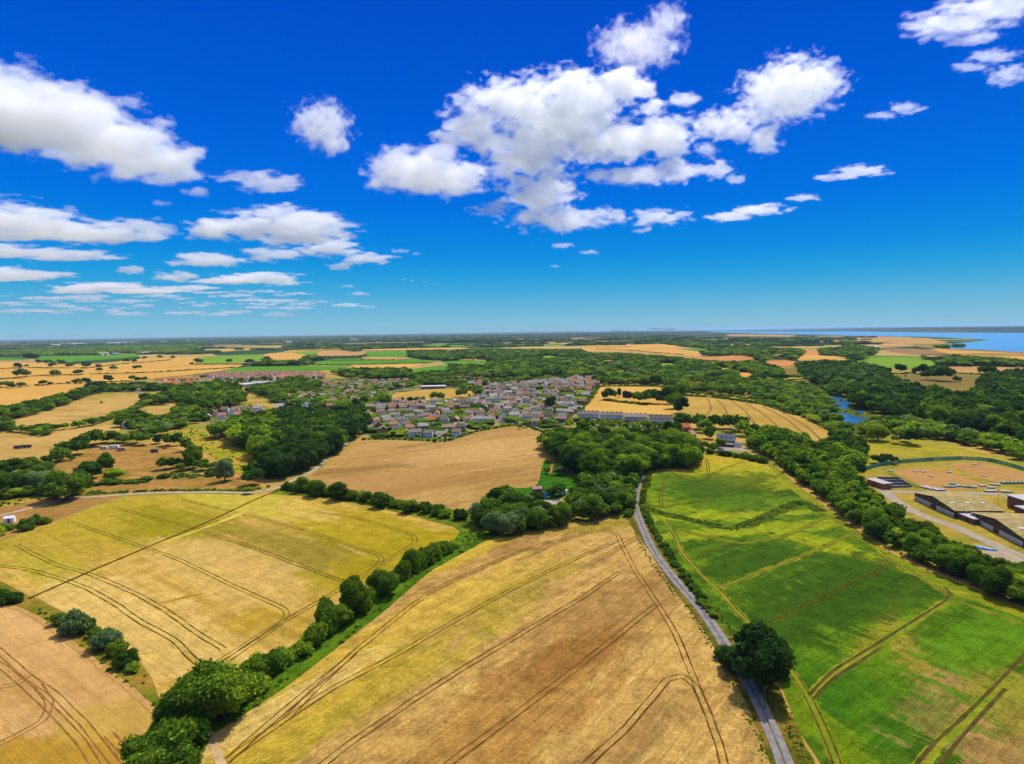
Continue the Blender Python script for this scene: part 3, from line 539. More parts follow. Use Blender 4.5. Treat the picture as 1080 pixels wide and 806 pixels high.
FAR = [
 ([(-80, 384), (0, 382.5), (35, 382.5), (78, 384.5), (112, 383), (150, 378), (186, 377), (214, 377), (205, 384), (215, 385), (250, 384), (257, 384.5), (247, 388.5), (228, 392), (210, 394), (197, 396), (160, 399), (125, 404), (105, 412), (70, 418), (40, 426), (0, 433), (-80, 440)], FT[0], 'broad golden wheat land on the left plain'),
 ([(35, 377), (50, 376), (100, 375), (130, 374), (145, 373.5), (143, 376.5), (100, 380), (60, 382), (45, 381)], FG[0], 'thin green field on the far left'),
 ([(75, 382), (100, 379), (145, 376), (146, 379), (110, 382.5), (78, 384)], FG[2], 'dark green crop strip on the far left'),
 ([(-60, 379), (0, 378), (27, 378), (27, 380), (0, 380.5), (-60, 381)], FG[0], 'green strip at the left edge'),
 ([(213, 377.5), (240, 375.5), (272, 374.2), (280, 379), (250, 382.5), (215, 384.5)], FG[1], 'light green striped field left of centre'),
 ([(233, 392), (255, 387.5), (300, 386.3), (367, 386.5), (360, 389.5), (328, 391.5), (300, 392), (260, 392.5)], FG[0], 'bright green field behind the red roofed estate'),
 ([(278, 374), (300, 372), (308, 372), (324, 375.4), (314, 379), (300, 379.5), (289, 379.6)], FT[0], 'golden field left of centre beyond the village'),
 ([(228, 371.5), (289, 370), (300, 371), (275, 373.5), (230, 375)], FG[2], 'dark green crop strip beyond the striped field'),
 ([(206, 371), (246, 368.5), (289, 366.4), (290, 368), (247, 370.3), (207, 372.5)], FT[0], 'thin golden strip left of centre'),
 ([(276, 360), (299, 359.8), (299, 362), (276, 362.3)], FT[1], 'small far tan field near the horizon'),
 ([(305, 368), (330, 367.3), (358, 367), (360, 369), (335, 369.5), (308, 371)], FT[0], 'golden strip beyond the light green paddock'),
 ([(312, 371.3), (337, 370.3), (333, 373.3), (315, 373.7)], FG[1], 'light green paddock beyond the village'),
 ([(338, 370.7), (362, 370.5), (386, 372), (378, 375), (341, 376), (334, 374.2)], FT[1], 'tan field beyond the village centre'),
 ([(389, 371), (430, 370.3), (432, 376), (390, 376.7), (387, 373)], FG[0], 'green pasture with trees beyond the village'),
 ([(380.5, 365), (450, 363), (492, 363.4), (491, 365.7), (450, 366.2), (381, 367.6)], FG[0], 'long green strip near the horizon'),
 ([(369, 369.2), (450, 367), (490, 366.8), (490, 368.3), (450, 368.9), (372, 370.2)], FT[0], 'long thin tan strip near the horizon'),
 ([(386, 362), (450, 360.8), (450, 362.2), (380, 364.5)], FT[2], 'brown strip near the horizon'),
 ([(383, 376.8), (429, 377), (428, 379.5), (389, 379)], FT[1], 'tan strip in front of the green pasture'),
 ([(315, 384.5), (346, 381.3), (386, 381), (450, 380), (450, 383), (383, 384.5), (335, 385.3)], FG[0], 'long green field behind the village'),
 ([(361, 388.6), (376, 385.3), (443, 384.4), (429, 388), (383, 388.3)], FT[0], 'golden strip just behind the village trees'),
 ([(426, 391.4), (450, 387), (475, 385.2), (471, 392), (450, 392.8)], FG[0], 'green field behind the village centre'),
 ([(492, 363.6), (522, 361.5), (523, 364.2), (493, 366)], FT[2], 'brown field right of the green strip'),
 ([(529, 362.2), (570, 361.2), (570, 363.8), (530, 364.3)], FG[2], 'dark green field near the horizon at centre'),
 ([(492, 358), (522, 357.2), (521, 360), (494, 359.8)], FT[1], 'far tan field at centre'),
 ([(549, 357.6), (600, 356.8), (638, 356.8), (637, 358.4), (600, 358.4), (550, 358.4)], FT[1], 'long far tan strip right of centre'),
 ([(557, 361.5), (600, 359.9), (640, 360), (640, 361.2), (600, 361.2), (570, 362)], FT[1], 'thin tan strip above the far wood'),
 ([(468, 381.7), (489, 379.9), (517, 381.4), (515, 384.3), (489, 383.4), (470, 384)], FG[0], 'small green clearing in the far wood'),
 ([(478, 379.4), (485, 378), (517, 379), (516, 381.2), (490, 379.6)], FT[1], 'tan strip above the clearing'),
 ([(523.6, 383), (540, 382.6), (539, 384.6), (524, 384.6)], FG[0], 'tiny green clearing in the far wood'),
 ([(615, 364.2), (642, 363.4), (669, 362), (690, 361.5), (707, 364.3), (718, 368.5), (750, 372.2), (732, 374), (705, 374.4), (683, 371.6), (653, 370.8), (617, 370.2)], FT[0], 'large golden field beyond the far wood'),
 ([(674, 366.2), (710, 366.6), (717, 369.2), (697, 368.4)], FG[2], 'green strip crossing the large golden field'),
 ([(647, 358.7), (672, 357.4), (674, 359), (650, 360.3)], FT[1], 'small far tan field right of centre'),
 ([(715, 376.6), (750, 376.5), (782, 375.4), (796, 376.8), (797, 380), (771, 381.6), (750, 380.6)], FO, 'orange stubble field in the right distance'),
 ([(806, 380.5), (830, 379.6), (842, 382.3), (830, 386.5), (808, 385.5)], FO, 'orange field among the trees on the right'),
 ([(838, 377), (860, 374.5), (890, 376.5), (893, 380), (870, 382), (845, 381)], FT[0], 'golden field on the right below the reservoir trees'),
 ([(845, 369), (862, 369.3), (870, 374), (850, 374)], FO, 'small orange field on the right'),
 ([(820, 390), (835, 388), (848, 391), (838, 396), (822, 396)], FOL, 'olive meadow strip among the trees on the right'),
 ([(774, 392.2), (790, 393), (803, 396.5), (790, 399), (777, 396.5)], FT[0], 'narrow golden meadow among trees right of the church'),
 ([(724, 405), (745, 404.5), (748, 408.5), (730, 410)], FT[0], 'small golden meadow right of the orange roofs'),
 ([(733, 397), (752, 397.5), (763, 401), (745, 402.5)], FT[0], 'small golden meadow behind the orange roofs'),
 ([(784, 413), (791, 411.5), (792, 417.5), (786, 419)], FT[0], 'small yellow patch between shrubs'),
 ([(648, 390.6), (655, 390), (661, 391), (659, 394.5), (649, 393)], FG[1], 'small yellow green paddock by the church'),
 ([(973, 389), (987, 387), (1035, 386.6), (1090, 388), (1090, 395), (1040, 394), (1000, 392.5)], FT[1], 'long tan brown field on the right'),
 ([(925, 399), (938, 396), (970, 395), (1035, 396), (1033, 407), (1027, 413), (1003, 418), (980, 413.5), (955, 410), (947, 403)], FOL, 'olive brown pasture with round trees on the right'),
 ([(985, 367.5), (1000, 368), (1040, 369.7), (1090, 373), (1090, 381), (1042, 376.5), (1017, 375.5), (990, 371)], FT[0], 'golden field beside the estuary'),
 ([(933, 367.8), (965, 368), (988, 370.5), (1017, 376), (987, 375), (942, 371.5)], FT[2], 'brown ploughed field near the estuary'),
 ([(890, 383), (930, 377), (970, 378), (990, 384), (968, 389), (940, 388), (925, 394), (905, 388)], FG[1], 'green marsh meadow on the right'),
 ([(900, 356), (942, 355.5), (980, 357), (985, 358.6), (1000, 361), (985, 363), (965, 363.3), (933, 361.3), (900, 360)], FT[1], 'tan headland fields at the estuary'),
 ([(800, 362), (830, 360.5), (880, 361.5), (905, 363), (870, 364.5), (820, 365)], FG[2], 'dark green fields short of the estuary'),
 ([(750, 362.5), (780, 362), (793, 363.5), (770, 365.2), (752, 364.6)], FO, 'orange strip right of the golden field'),
 ([(845, 358.2), (880, 357.6), (900, 358.4), (890, 360), (850, 360)], FT[0], 'thin golden strip near the estuary shore'),
 ([(770, 352.8), (830, 353.4), (835, 355), (770, 354.6)], FT[1], 'pale shore strip beside the estuary'),
]
FAR += [([(560, 376), (590, 374.8), (604, 376), (575, 378)], FG[1], 'pale green glade in the far wood above the village'), ([(690, 383.5), (712, 383), (720, 385.5), (700, 387)], FG[1], 'pale green glade right of the church'), ([(806, 373), (826, 372.4), (832, 374.2), (812, 375)], FT[0], 'thin golden glade in the right distance'), ([(752, 388.6), (772, 388), (778, 390.3), (760, 391.3)], FT[0], 'golden glade above the narrow meadow'), ([(628, 379.2), (650, 378.8), (656, 380.4), (634, 381)], FT[1], 'tan glade in the far wood right of centre'), ([(866, 392), (884, 390.6), (892, 394), (876, 396)], FG[1], 'pale green glade above the ponds')]
for i, (poly, m, lab) in enumerate(FAR):
    pts = px_pts(poly); d = sum(p.length for p in pts) / len(pts)
    sheet('field', poly, 0.15 + 0.0001 * d + 0.01 * (i % 9), m, lab, jit=0.3)

# --- water
def water_mat(name, c, rough=0.25):
    t = NT(name, rough, 0.12)
    n = t.noise(t.coord((0.5, 1, 1)), 0.05, 3)
    col = t.mix(t.ramp(n, 0.35, 0.65), c, dim(c, 1.25))
    t.bump(t.noise(t.coord(), 0.25, 3), 0.35, 0.6)
    return t.out(col)
M_water = water_mat('water_mat', (0.012, 0.18, 0.38, 1), 0.6)
WATER = [(742, 349.9), (760, 349.5), (792, 349.6), (850, 349.6), (900, 349.6), (983, 350.8), (1080, 351.2), (1300, 352), (1340, 380), (1120, 374.2), (1080, 372), (1033, 369.4), (1003, 367.8), (992, 365), (1000, 363), (1020, 361.2), (1044, 358.9), (1010, 357), (975, 355.5), (930, 354.6), (900, 354.2), (861, 353.2), (805, 352.2), (770, 351.2), (752, 350.6)]
sheet('estuary', WATER, 1.2, M_water, 'bright blue estuary across the right distance', 'water', jit=0.5)
M_pond = water_mat('pond_mat', sun(50, 112, 168), 0.15)
for poly, lab in (([(874, 418), (886, 420), (896, 424.5), (895, 431.5), (885, 431), (882, 424)], 'blue pond among the willows, upper one'),
                  ([(881, 436), (893, 436.5), (903, 439.5), (921, 442.5), (920, 448), (905, 447), (890, 445), (882, 441)], 'blue pond among the willows, lower one'),
                  ([(843, 420), (849, 420.5), (848, 423), (843, 422.5)], 'small blue pool among the willows'),
                  ([(903, 433), (911, 434.5), (910, 436.5), (903, 435.5)], 'tiny blue pool beside the lower pond')):
    sheet('pond', poly, 0.25, M_pond, lab, 'pond', jit=0.3)
sheet('marsh', [(868, 415), (900, 421), (908, 432), (930, 440), (930, 464), (905, 460), (885, 452), (872, 430)], 0.06, field_mat('marsh_mat', sun(96, 108, 30), sun(70, 96, 24), sun(130, 124, 50), 0, 0.02, .2, .3, .3), 'rough green marsh round the ponds', 'marsh')
sheet('mudflat', [(965, 364), (990, 365.2), (1003, 367.6), (1033, 369.3), (1080, 372), (1080, 373), (1030, 370.3), (1000, 368.6), (970, 366.5)], 1.0, FT[2], 'grey brown mud along the estuary shore', 'shore', jit=0.3)
tag(MB() and None or sheet('sea', [Vector((6200, 24000)), Vector((60000, 22000)), Vector((60000, 66000)), Vector((8000, 66000)), Vector((4200, 40000))], 3.0, water_mat('sea_mat', sun(90, 140, 160), 0.4), 'pale blue sea on the right horizon', 'sea', raw=True, smooth=False, jit=0), kind='structure')
# ------------------------------------------------------------------ trees
LEAF = {
 'dark': leaf_mat('leaf_dark_mat', (0.042, 0.095, 0.009, 1), (0.114, 0.197, 0.017, 1)),
 'mid': leaf_mat('leaf_mid_mat', (0.089, 0.159, 0.011, 1), (0.217, 0.320, 0.020, 1)),
 'lime': leaf_mat('leaf_lime_mat', (0.171, 0.262, 0.017, 1), (0.342, 0.410, 0.025, 1)),
 'grey': leaf_mat('leaf_grey_mat', (0.115, 0.185, 0.066, 1), (0.231, 0.308, 0.112, 1)),
 'deep': leaf_mat('leaf_deep_mat', (0.020, 0.054, 0.013, 1), (0.050, 0.101, 0.018, 1)),
 'purple': leaf_mat('leaf_purple_mat', (0.061, 0.038, 0.052, 1), (0.123, 0.070, 0.088, 1)),
 'dry': leaf_mat('leaf_dry_mat', (0.245, 0.210, 0.105, 1), (0.385, 0.315, 0.158, 1)),
}
LOOK = {'dark': 'dark green', 'mid': 'mid green', 'lime': 'yellow green', 'grey': 'silvery green', 'deep': 'very dark green', 'purple': 'dull purple', 'dry': 'half dead grey brown'}
M_bark = plain('bark_mat', (0.10, 0.075, 0.05, 1), 0.9, 0.3, 1.5, 0.05)

def crown_mesh(name, seed, rx, rz, zc, nl, nleaf, leaf, lobe=0.42, flat=0.0, core=True, up=0.25):
    r = np.random.default_rng(seed)
    # lobes: points in an ellipsoid, more toward its upper skin
    d = r.normal(size=(nl, 3)); d /= np.linalg.norm(d, axis=1)[:, None]
    d[:, 2] = np.where(d[:, 2] < -0.7, -d[:, 2] * 0.5, d[:, 2])
    rad = 0.32 + 0.56 * r.random(nl) ** 0.8
    c = d * rad[:, None]; lr = lobe * (0.5 + 0.85 * r.random(nl))
    c *= np.array([rx, rx, rz]); c[:, 2] += zc
    c[:, :2] += r.normal(size=2) * rx * 0.06
    lrx = lr * rx; lrz = lr * (rx * 0.5 + rz * 0.5) * 0.85
    w = lr ** 2; w /= w.sum()
    idx = r.choice(nl, nleaf * 3, p=w)
    dd = r.normal(size=(len(idx), 3)); dd[:, 2] += up; dd /= np.linalg.norm(dd, axis=1)[:, None]
    S3 = np.stack([lrx, lrx, lrz], 1)
    jit = 0.80 + 0.34 * r.random(len(idx)) ** 1.3 + 0.40 * r.random(len(idx)) * (r.random(len(idx)) < .26)
    pos = c[idx] + dd * S3[idx] * jit[:, None]
    # drop what lies deep inside another lobe
    q = ((pos[:, None, :] - c[None]) / S3[None]); q = np.sqrt((q ** 2).sum(2)); q[np.arange(len(idx)), idx] = 9
    keep = np.where((q.min(1) > 0.86) & (pos[:, 2] > zc - rz * 0.95))[0][:nleaf]
    pos = pos[keep]; dd = dd[keep]; n = len(keep)
    nor = dd * 0.75 + r.normal(size=(n, 3)) * 0.42; nor /= np.linalg.norm(nor, axis=1)[:, None]
    t1 = np.cross(nor, r.normal(size=(n, 3))); t1 /= np.linalg.norm(t1, axis=1)[:, None]; t2 = np.cross(nor, t1)
    s = leaf * (0.55 + 0.8 * r.random(n))[:, None]
    k = lambda: (0.7 + 0.6 * r.random(n))[:, None]
    v = np.stack([pos - t1 * s * k() - t2 * s * 0.25, pos - t2 * s * k() + t1 * s * 0.25 - nor * s * 0.2, pos + t1 * s * k() + t2 * s * 0.25, pos + t2 * s * k() - t1 * s * 0.25 - nor * s * 0.2], 1).reshape(-1, 3)
    f = np.arange(4 * n).reshape(n, 4)
    if core:
        bm = bmesh.new()
        bmesh.ops.create_icosphere(bm, subdivisions=1, radius=1)
        bm.verts.ensure_lookup_table()
        bv = np.array([x.co for x in bm.verts]); bf = np.array([[q_.index for q_ in ff.verts] for ff in bm.faces]); bm.free()
        vs = [v]; fs = [f]; o = len(v)
        for i in range(nl):
            vv = c[i] + bv * S3[i] * 0.70 * (0.9 + 0.2 * r.random((len(bv), 1))); vv[:, 2] = np.maximum(vv[:, 2], zc - rz * 0.95)
            vs.append(vv); fs.append(np.concatenate([bf + o, bf[:, 2:3] + o], 1)); o += len(vv)
        v = np.concatenate(vs)
        me = bpy.data.meshes.new(name)
        quads = f; tris = np.concatenate([x[:, :3] for x in fs[1:]])
        m1, m2 = len(quads), len(tris)
        me.vertices.add(len(v)); me.vertices.foreach_set('co', v.astype(np.float32).ravel())
        me.loops.add(m1 * 4 + m2 * 3); me.loops.foreach_set('vertex_index', np.concatenate([quads.ravel(), tris.ravel()]).astype(np.int32))
        me.polygons.add(m1 + m2)
        me.polygons.foreach_set('loop_start', np.concatenate([np.arange(0, m1 * 4, 4), m1 * 4 + np.arange(0, m2 * 3, 3)]).astype(np.int32))
        me.polygons.foreach_set('loop_total', np.concatenate([np.full(m1, 4), np.full(m2, 3)]).astype(np.int32))
        me.update(calc_edges=True)
        return me
    return np_mesh(name, v, f)

def trunk_mesh(name, seed, h, r0, zc, rx):
    rd = random.Random(seed); mb = MB()
    p = Vector((0, 0, -0.3)); segs = 4; q = p
    for i in range(segs):
        q2 = Vector((rd.uniform(-.25, .25) * i * .4, rd.uniform(-.25, .25) * i * .4, h * (i + 1) / segs))
        mb.tube(q, q2, r0 * (1.15 - 0.2 * i), r0 * (1.15 - 0.2 * (i + 1)), 8); q = q2
    for i in range(6):
        a = 2 * math.pi * i / 6 + rd.uniform(-.4, .4); l = rd.uniform(.45, .75)
        st = Vector((0, 0, h * rd.uniform(.55, .95))); en = Vector((math.cos(a) * rx * l, math.sin(a) * rx * l, zc + rd.uniform(-.1, .35) * rx))
        mid = st.lerp(en, .5) + Vector((0, 0, rx * .08))
        mb.tube(st, mid, r0 * .5, r0 * .32, 6); mb.tube(mid, en, r0 * .32, r0 * .1, 6)
    return mb.mesh(name)

# variants: unit height 12 m, scaled per tree
NEAR = []   # (crown mesh, trunk mesh, width)
for i in range(7):
    rx = 4.7 + 0.35 * (i % 3); rz = 5.6 + 0.3 * (i % 2); zc = 6.3
    NEAR.append((crown_mesh('crown_leaves', 100 + i, rx, rz, zc, 34 + 2 * i, 8500, 0.28, 0.34), trunk_mesh('trunk_wood', 200 + i, 6.5, 0.36, zc, rx), rx * 2))
SHRUB = [crown_mesh('shrub_leaves', 300 + i, 2.6, 1.9, 1.5, 24, 3000, 0.21, 0.38) for i in range(4)]       # ~5.5 m wide, 3.4 tall
CONIFER = [(crown_mesh('conifer_leaves', 330 + i, 1.9, 6.0, 6.2, 26, 1700, 0.4, 0.42), trunk_mesh('conifer_wood', 331 + i, 8, 0.25, 8, 1)) for i in range(1)]
LOW = [crown_mesh('low_crown', 400 + i, 4.8 + 0.5 * (i % 3), 4.6, 6.6, 13, 420, 0.95, 0.44) for i in range(5)]
LOWS = [crown_mesh('low_shrub', 430 + i, 2.6, 1.9, 1.5, 8, 150, 0.55, 0.46) for i in range(3)]
def wood_clump(name, seed):
    r = np.random.default_rng(seed)
    n = 46; vs = []; fs = []; o = 0
    bm = bmesh.new(); bmesh.ops.create_icosphere(bm, subdivisions=2, radius=1); bm.verts.ensure_lookup_table()
    bv = np.array([x.co for x in bm.verts]); bf = np.array([[q.index for q in ff.verts] for ff in bm.faces]); bm.free()
    for i in range(n):
        a, d = r.random() * 6.283, 34 * math.sqrt(r.random()); s = 4.2 + 2.6 * r.random(); h = 7 + 5 * r.random() - d * 0.05
        v = bv * (1 + 0.28 * vnoise(bv * 2.1 + i * 7.7, seed)[:, None]) * np.array([s, s, h * 0.62]) + np.array([d * math.cos(a), d * math.sin(a), h * 0.5])
        vs.append(v); fs.append(bf + o); o += len(v)
    return np_mesh(name, np.concatenate(vs), np.concatenate(fs))
CLUMP = [wood_clump('wood_clump', 500 + i) for i in range(3)]

VAR = bpy.data.collections.new('tree_variants')      # source meshes for the far stuff only
VIDX = {}
def variant(key, me, matkey):
    m2 = me.copy(); m2.materials.clear(); m2.materials.append(LEAF[matkey])
    o = bpy.data.objects.new('%03d_variant' % len(VIDX), m2); VAR.objects.link(o); VIDX[key + (matkey,)] = len(VIDX)
for mk in ('dark', 'mid', 'deep', 'lime', 'grey', 'purple'):
    for i, me in enumerate(LOW): variant(('low', i), me, mk)
    for i, me in enumerate(LOWS): variant(('shr', i), me, mk)
for mk in ('dark', 'mid', 'deep'):
    for i, me in enumerate(CLUMP): variant(('clump', i), me, mk)

def gn_group():
    g = bpy.data.node_groups.new('scatter', 'GeometryNodeTree')
    g.interface.new_socket('Geometry', in_out='INPUT', socket_type='NodeSocketGeometry')
    g.interface.new_socket('Geometry', in_out='OUTPUT', socket_type='NodeSocketGeometry')
    n = g.nodes; l = g.links
    gi = n.new('NodeGroupInput'); go = n.new('NodeGroupOutput')
    ip = n.new('GeometryNodeInstanceOnPoints'); ip.inputs['Pick Instance'].default_value = True
    ci = n.new('GeometryNodeCollectionInfo'); ci.inputs['Collection'].default_value = VAR; ci.inputs['Separate Children'].default_value = True; ci.inputs['Reset Children'].default_value = True
    def att(nm, ty):
        a = n.new('GeometryNodeInputNamedAttribute'); a.data_type = ty; a.inputs['Name'].default_value = nm; return a.outputs['Attribute']
    l.new(gi.outputs[0], ip.inputs['Points']); l.new(ci.outputs[0], ip.inputs['Instance'])
    l.new(att('vi', 'INT'), ip.inputs['Instance Index'])
    cx = n.new('ShaderNodeCombineXYZ'); l.new(att('rz', 'FLOAT'), cx.inputs['Z']); l.new(cx.outputs[0], ip.inputs['Rotation'])
    l.new(att('sc', 'FLOAT_VECTOR'), ip.inputs['Scale'])
    l.new(ip.outputs[0], go.inputs[0])
    return g
GN = gn_group()
def stuff(name, pts, label, cat):
    """pts: list of (x, y, sx, sz, variant index)"""
    me = bpy.data.meshes.new(name); n = len(pts)
    me.vertices.add(n); me.vertices.foreach_set('co', np.array([(p[0], p[1], 0.0) for p in pts], np.float32).ravel())
    a = me.attributes.new('vi', 'INT', 'POINT'); a.data.foreach_set('value', np.array([p[4] for p in pts], np.int32))
    a = me.attributes.new('rz', 'FLOAT', 'POINT'); a.data.foreach_set('value', (rng.random(n) * 6.283).astype(np.float32))
    a = me.attributes.new('sc', 'FLOAT_VECTOR', 'POINT'); a.data.foreach_set('vector', np.array([(p[2], p[2], p[3]) for p in pts], np.float32).ravel())
    o = bpy.data.objects.new(name, me); COL.objects.link(o)
    md = o.modifiers.new('scatter', 'NODES'); md.node_group = GN
    return tag(o, label, cat, kind='stuff')

# ---- registry: every tree is noted first, the largest in the picture become things
TREES = []   # dict(x,y,h,w,mk,form,place,lab)
def note(x, y, h, w, mk, form, place, lab=None, force=None):
    TREES.append(dict(x=x, y=y, h=h, w=w, mk=mk, form=form, place=place, lab=lab, force=force, app=h / max(1.0, y) * FPX))
def tree_px(px, py, wpx, mk, place, form='tree', hk=1.0, lab=None, force=None):
    """a tree whose foot stands at pixel (px, py) and whose crown is wpx wide"""
    p = G(px, py); m = p.y / FPX
    w = wpx * m; h = w * (1.12 if form == 'tree' else 0.62 if form == 'shrub' else 3.0) * hk
    note(p.x, p.y, h, w, mk, form, place, lab, force)
def inside(x, y, poly):
    r = False; n = len(poly); j = n - 1
    for i in range(n):
        a, b = poly[i], poly[j]
        if (a[1] > y) != (b[1] > y) and x < (b[0] - a[0]) * (y - a[1]) / (b[1] - a[1]) + a[0]: r = not r
        j = i
    return r
def pick(mix):
    t = random.random() * sum(mix.values())
    for k, v in mix.items():
        t -= v
        if t <= 0: return k
    return k
def scatter(poly_px, space, hmin, hmax, mix, place, form='tree', wk=0.95, grad=None, force=None, holes=()):
    poly = [(p.x, p.y) for p in px_pts(poly_px)]; hp = [[(p.x, p.y) for p in px_pts(h)] for h in holes]
    x0, x1 = min(p[0] for p in poly), max(p[0] for p in poly); y0, y1 = min(p[1] for p in poly), max(p[1] for p in poly)
    ny = max(1, int((y1 - y0) / (space * .87))); nx = max(1, int((x1 - x0) / space))
    for j in range(ny + 1):
        for i in range(nx + 1):
            x = x0 + (i + .5 * (j % 2)) * space + random.uniform(-.38, .38) * space; y = y0 + j * space * .87 + random.uniform(-.38, .38) * space
            if not inside(x, y, poly) or any(inside(x, y, h) for h in hp): continue
            h = random.uniform(hmin, hmax)
            note(x, y, h, (max(space * 1.1, h * wk * random.uniform(.85, 1.15)) if space < 20 else h * wk * random.uniform(.9, 1.25)) if form == 'tree' else min(space * random.uniform(1.0, 1.5), h * random.uniform(1.3, 1.8)), pick(mix(x, y) if callable(mix) else mix), form, place, None, force)
def along(line_px, space, hmin, hmax, mix, place, form='tree', wk=0.9, width=0.0, force=None):
    pts = catmull(px_pts(line_px), space, False)
    for p in pts:
        h = random.uniform(hmin, hmax)
        note(p.x + random.uniform(-1, 1) * width, p.y + random.uniform(-1, 1) * width, h, max(space * 1.15, h * wk) if form == 'tree' else min(max(space * 1.45, h), h * 2.2) , pick(mix), form, place, None, force)

WOODMIX = {'dark': 6, 'mid': 4, 'deep': 2, 'grey': .4, 'lime': .3}
DARKMIX = {'dark': 5, 'deep': 5, 'mid': 1}
HEDGE = {'dark': 3, 'mid': 5, 'lime': .5}
BRIGHT = {'mid': 4, 'lime': 3, 'grey': 1.5, 'dark': 1}
# near hedgerow between the two wheat fields, one by one
P1 = 'hedge between wheat fields'
for a in [(470, 584, 15, 'mid', 'shrub', 1.4), (459, 589, 18, 'mid', 'shrub', 1.6), (447, 596, 20, 'dark', 'shrub', 1.5), (436, 601, 22, 'dark', 'shrub', 1.7), (424, 609, 20, 'mid', 'shrub', 1.4), (398, 622, 22, 'mid', 'tree', .95), (411, 627, 22, 'dark', 'tree', 1.0), (389, 634, 18, 'mid', 'shrub', 1.2),
          (374, 648, 30, 'mid', 'tree', 1.15), (386, 641, 20, 'mid', 'shrub', 1.3), (358, 660, 25, 'mid', 'tree', .85), (346, 668, 28, 'mid', 'shrub', 1.5), (333, 680, 28, 'mid', 'shrub', 1.3), (344, 658, 26, 'dark', 'shrub', 1.5), (322, 690, 22, 'mid', 'shrub', .9),
          (298, 700, 26, 'mid', 'shrub', 1.0), (286, 708, 32, 'dark', 'shrub', 1.1), (272, 716, 32, 'mid', 'shrub', 1.2), (262, 732, 34, 'mid', 'shrub', 1.0), (276, 728, 26, 'lime', 'shrub', .7), (250, 742, 30, 'dark', 'shrub', 1.0)]:
    tree_px(a[0], a[1], a[2], a[3], P1, a[4], a[5], force=True)
along([(478, 578), (455, 594), (420, 614), (398, 630), (372, 648), (345, 668), (310, 694), (285, 712), (262, 733), (240, 752)], 3.2, 1.8, 3.6, {'mid': 7, 'dark': 2, 'lime': 1.5}, P1, 'shrub', width=.8, force=True)
P2 = 'corner of the stubble field'
for a in [(213, 765, 58, 'mid', 'tree', 1.0), (236, 757, 52, 'mid', 'tree', 1.0), (192, 772, 48, 'dark', 'tree', .95), (226, 742, 44, 'mid', 'tree', .95), (204, 784, 44, 'dark', 'shrub', 1.1), (178, 796, 54, 'mid', 'shrub', 1.1), (158, 808, 50, 'mid', 'shrub', 1.0), (190, 812, 46, 'mid', 'shrub', .9), (168, 790, 40, 'mid', 'shrub', 1.1), (150, 824, 50, 'mid', 'shrub', 1.0)]:
    tree_px(a[0], a[1], a[2], a[3], P2, a[4], a[5], force=True)
P3 = 'bank beside the stubble field'
for a in [(65, 658, 18, 'mid', 'shrub', 1.0), (80, 668, 32, 'grey', 'shrub', 1.1), (92, 664, 22, 'dark', 'shrub', .9), (98, 673, 16, 'mid', 'shrub', .9), (113, 684, 28, 'grey', 'shrub', 1.1), (124, 690, 22, 'mid', 'shrub', 1.0), (133, 702, 26, 'dark', 'shrub', .9), (140, 708, 18, 'mid', 'shrub', .7)]:
    tree_px(a[0], a[1], a[2], a[3], P3, a[4], a[5], force=True)
for a in [(-14, 634, 30, 'dark'), (4, 636, 24, 'dark'), (16, 635, 20, 'dark')]: tree_px(a[0], a[1], a[2], a[3], 'hedge at the left edge', 'shrub', .8, force=True)
# big roadside oak and its companions
P4 = 'lane beside the green field'
tree_px(806, 728, 54, 'deep', P4, 'tree', 1.12, 'large dark oak tree overhanging the lane beside the green field', True)
tree_px(795, 703, 38, 'deep', P4, 'tree', 1.1, 'dark oak standing just behind the largest roadside oak', True)
tree_px(817, 710, 30, 'deep', P4, 'tree', 1.15, 'dark oak on the field side of the roadside oaks', True)
tree_px(772, 706, 27, 'deep', P4, 'tree', .85, 'smaller dark oak on the wheat side of the lane', True)
tree_px(760, 695, 18, 'dark', P4, 'shrub', 1.0, 'dark shrub on the wheat field edge by the roadside oaks', True)
# hedge above the barley field
P5 = 'hedge above the barley field'
along([(303, 516), (325, 519), (350, 523), (380, 528), (410, 533), (440, 539), (470, 545), (486, 548)], 5.5, 3.5, 6.0, HEDGE, P5, 'shrub', force=True)
for a in [(335, 523, 20, 'dark'), (357, 527, 20, 'dark'), (402, 535, 17, 'dark'), (430, 541, 15, 'mid'), (318, 519, 16, 'lime')]: tree_px(a[0], a[1], a[2], a[3], P5, 'tree', .85, force=True)
# dark wood left of the village
W1 = [(226, 462), (247, 469), (266, 477), (276, 490), (281, 505), (300, 507), (320, 500), (340, 491), (358, 476), (373, 463), (386, 451), (383, 444), (360, 441), (330, 442), (300, 441), (275, 447), (245, 453)]
def w1mix(x, y):
    return {'mid': 6, 'lime': 1, 'dark': 2} if proj(x, y)[0] < 290 and proj(x, y)[1] < 485 else {'dark': 4, 'deep': 6, 'mid': .6}  # darker leaves outside the left part: cloud shadow put into the colour
scatter(W1, 8.5, 12, 17, w1mix, 'dark wood left of the village')
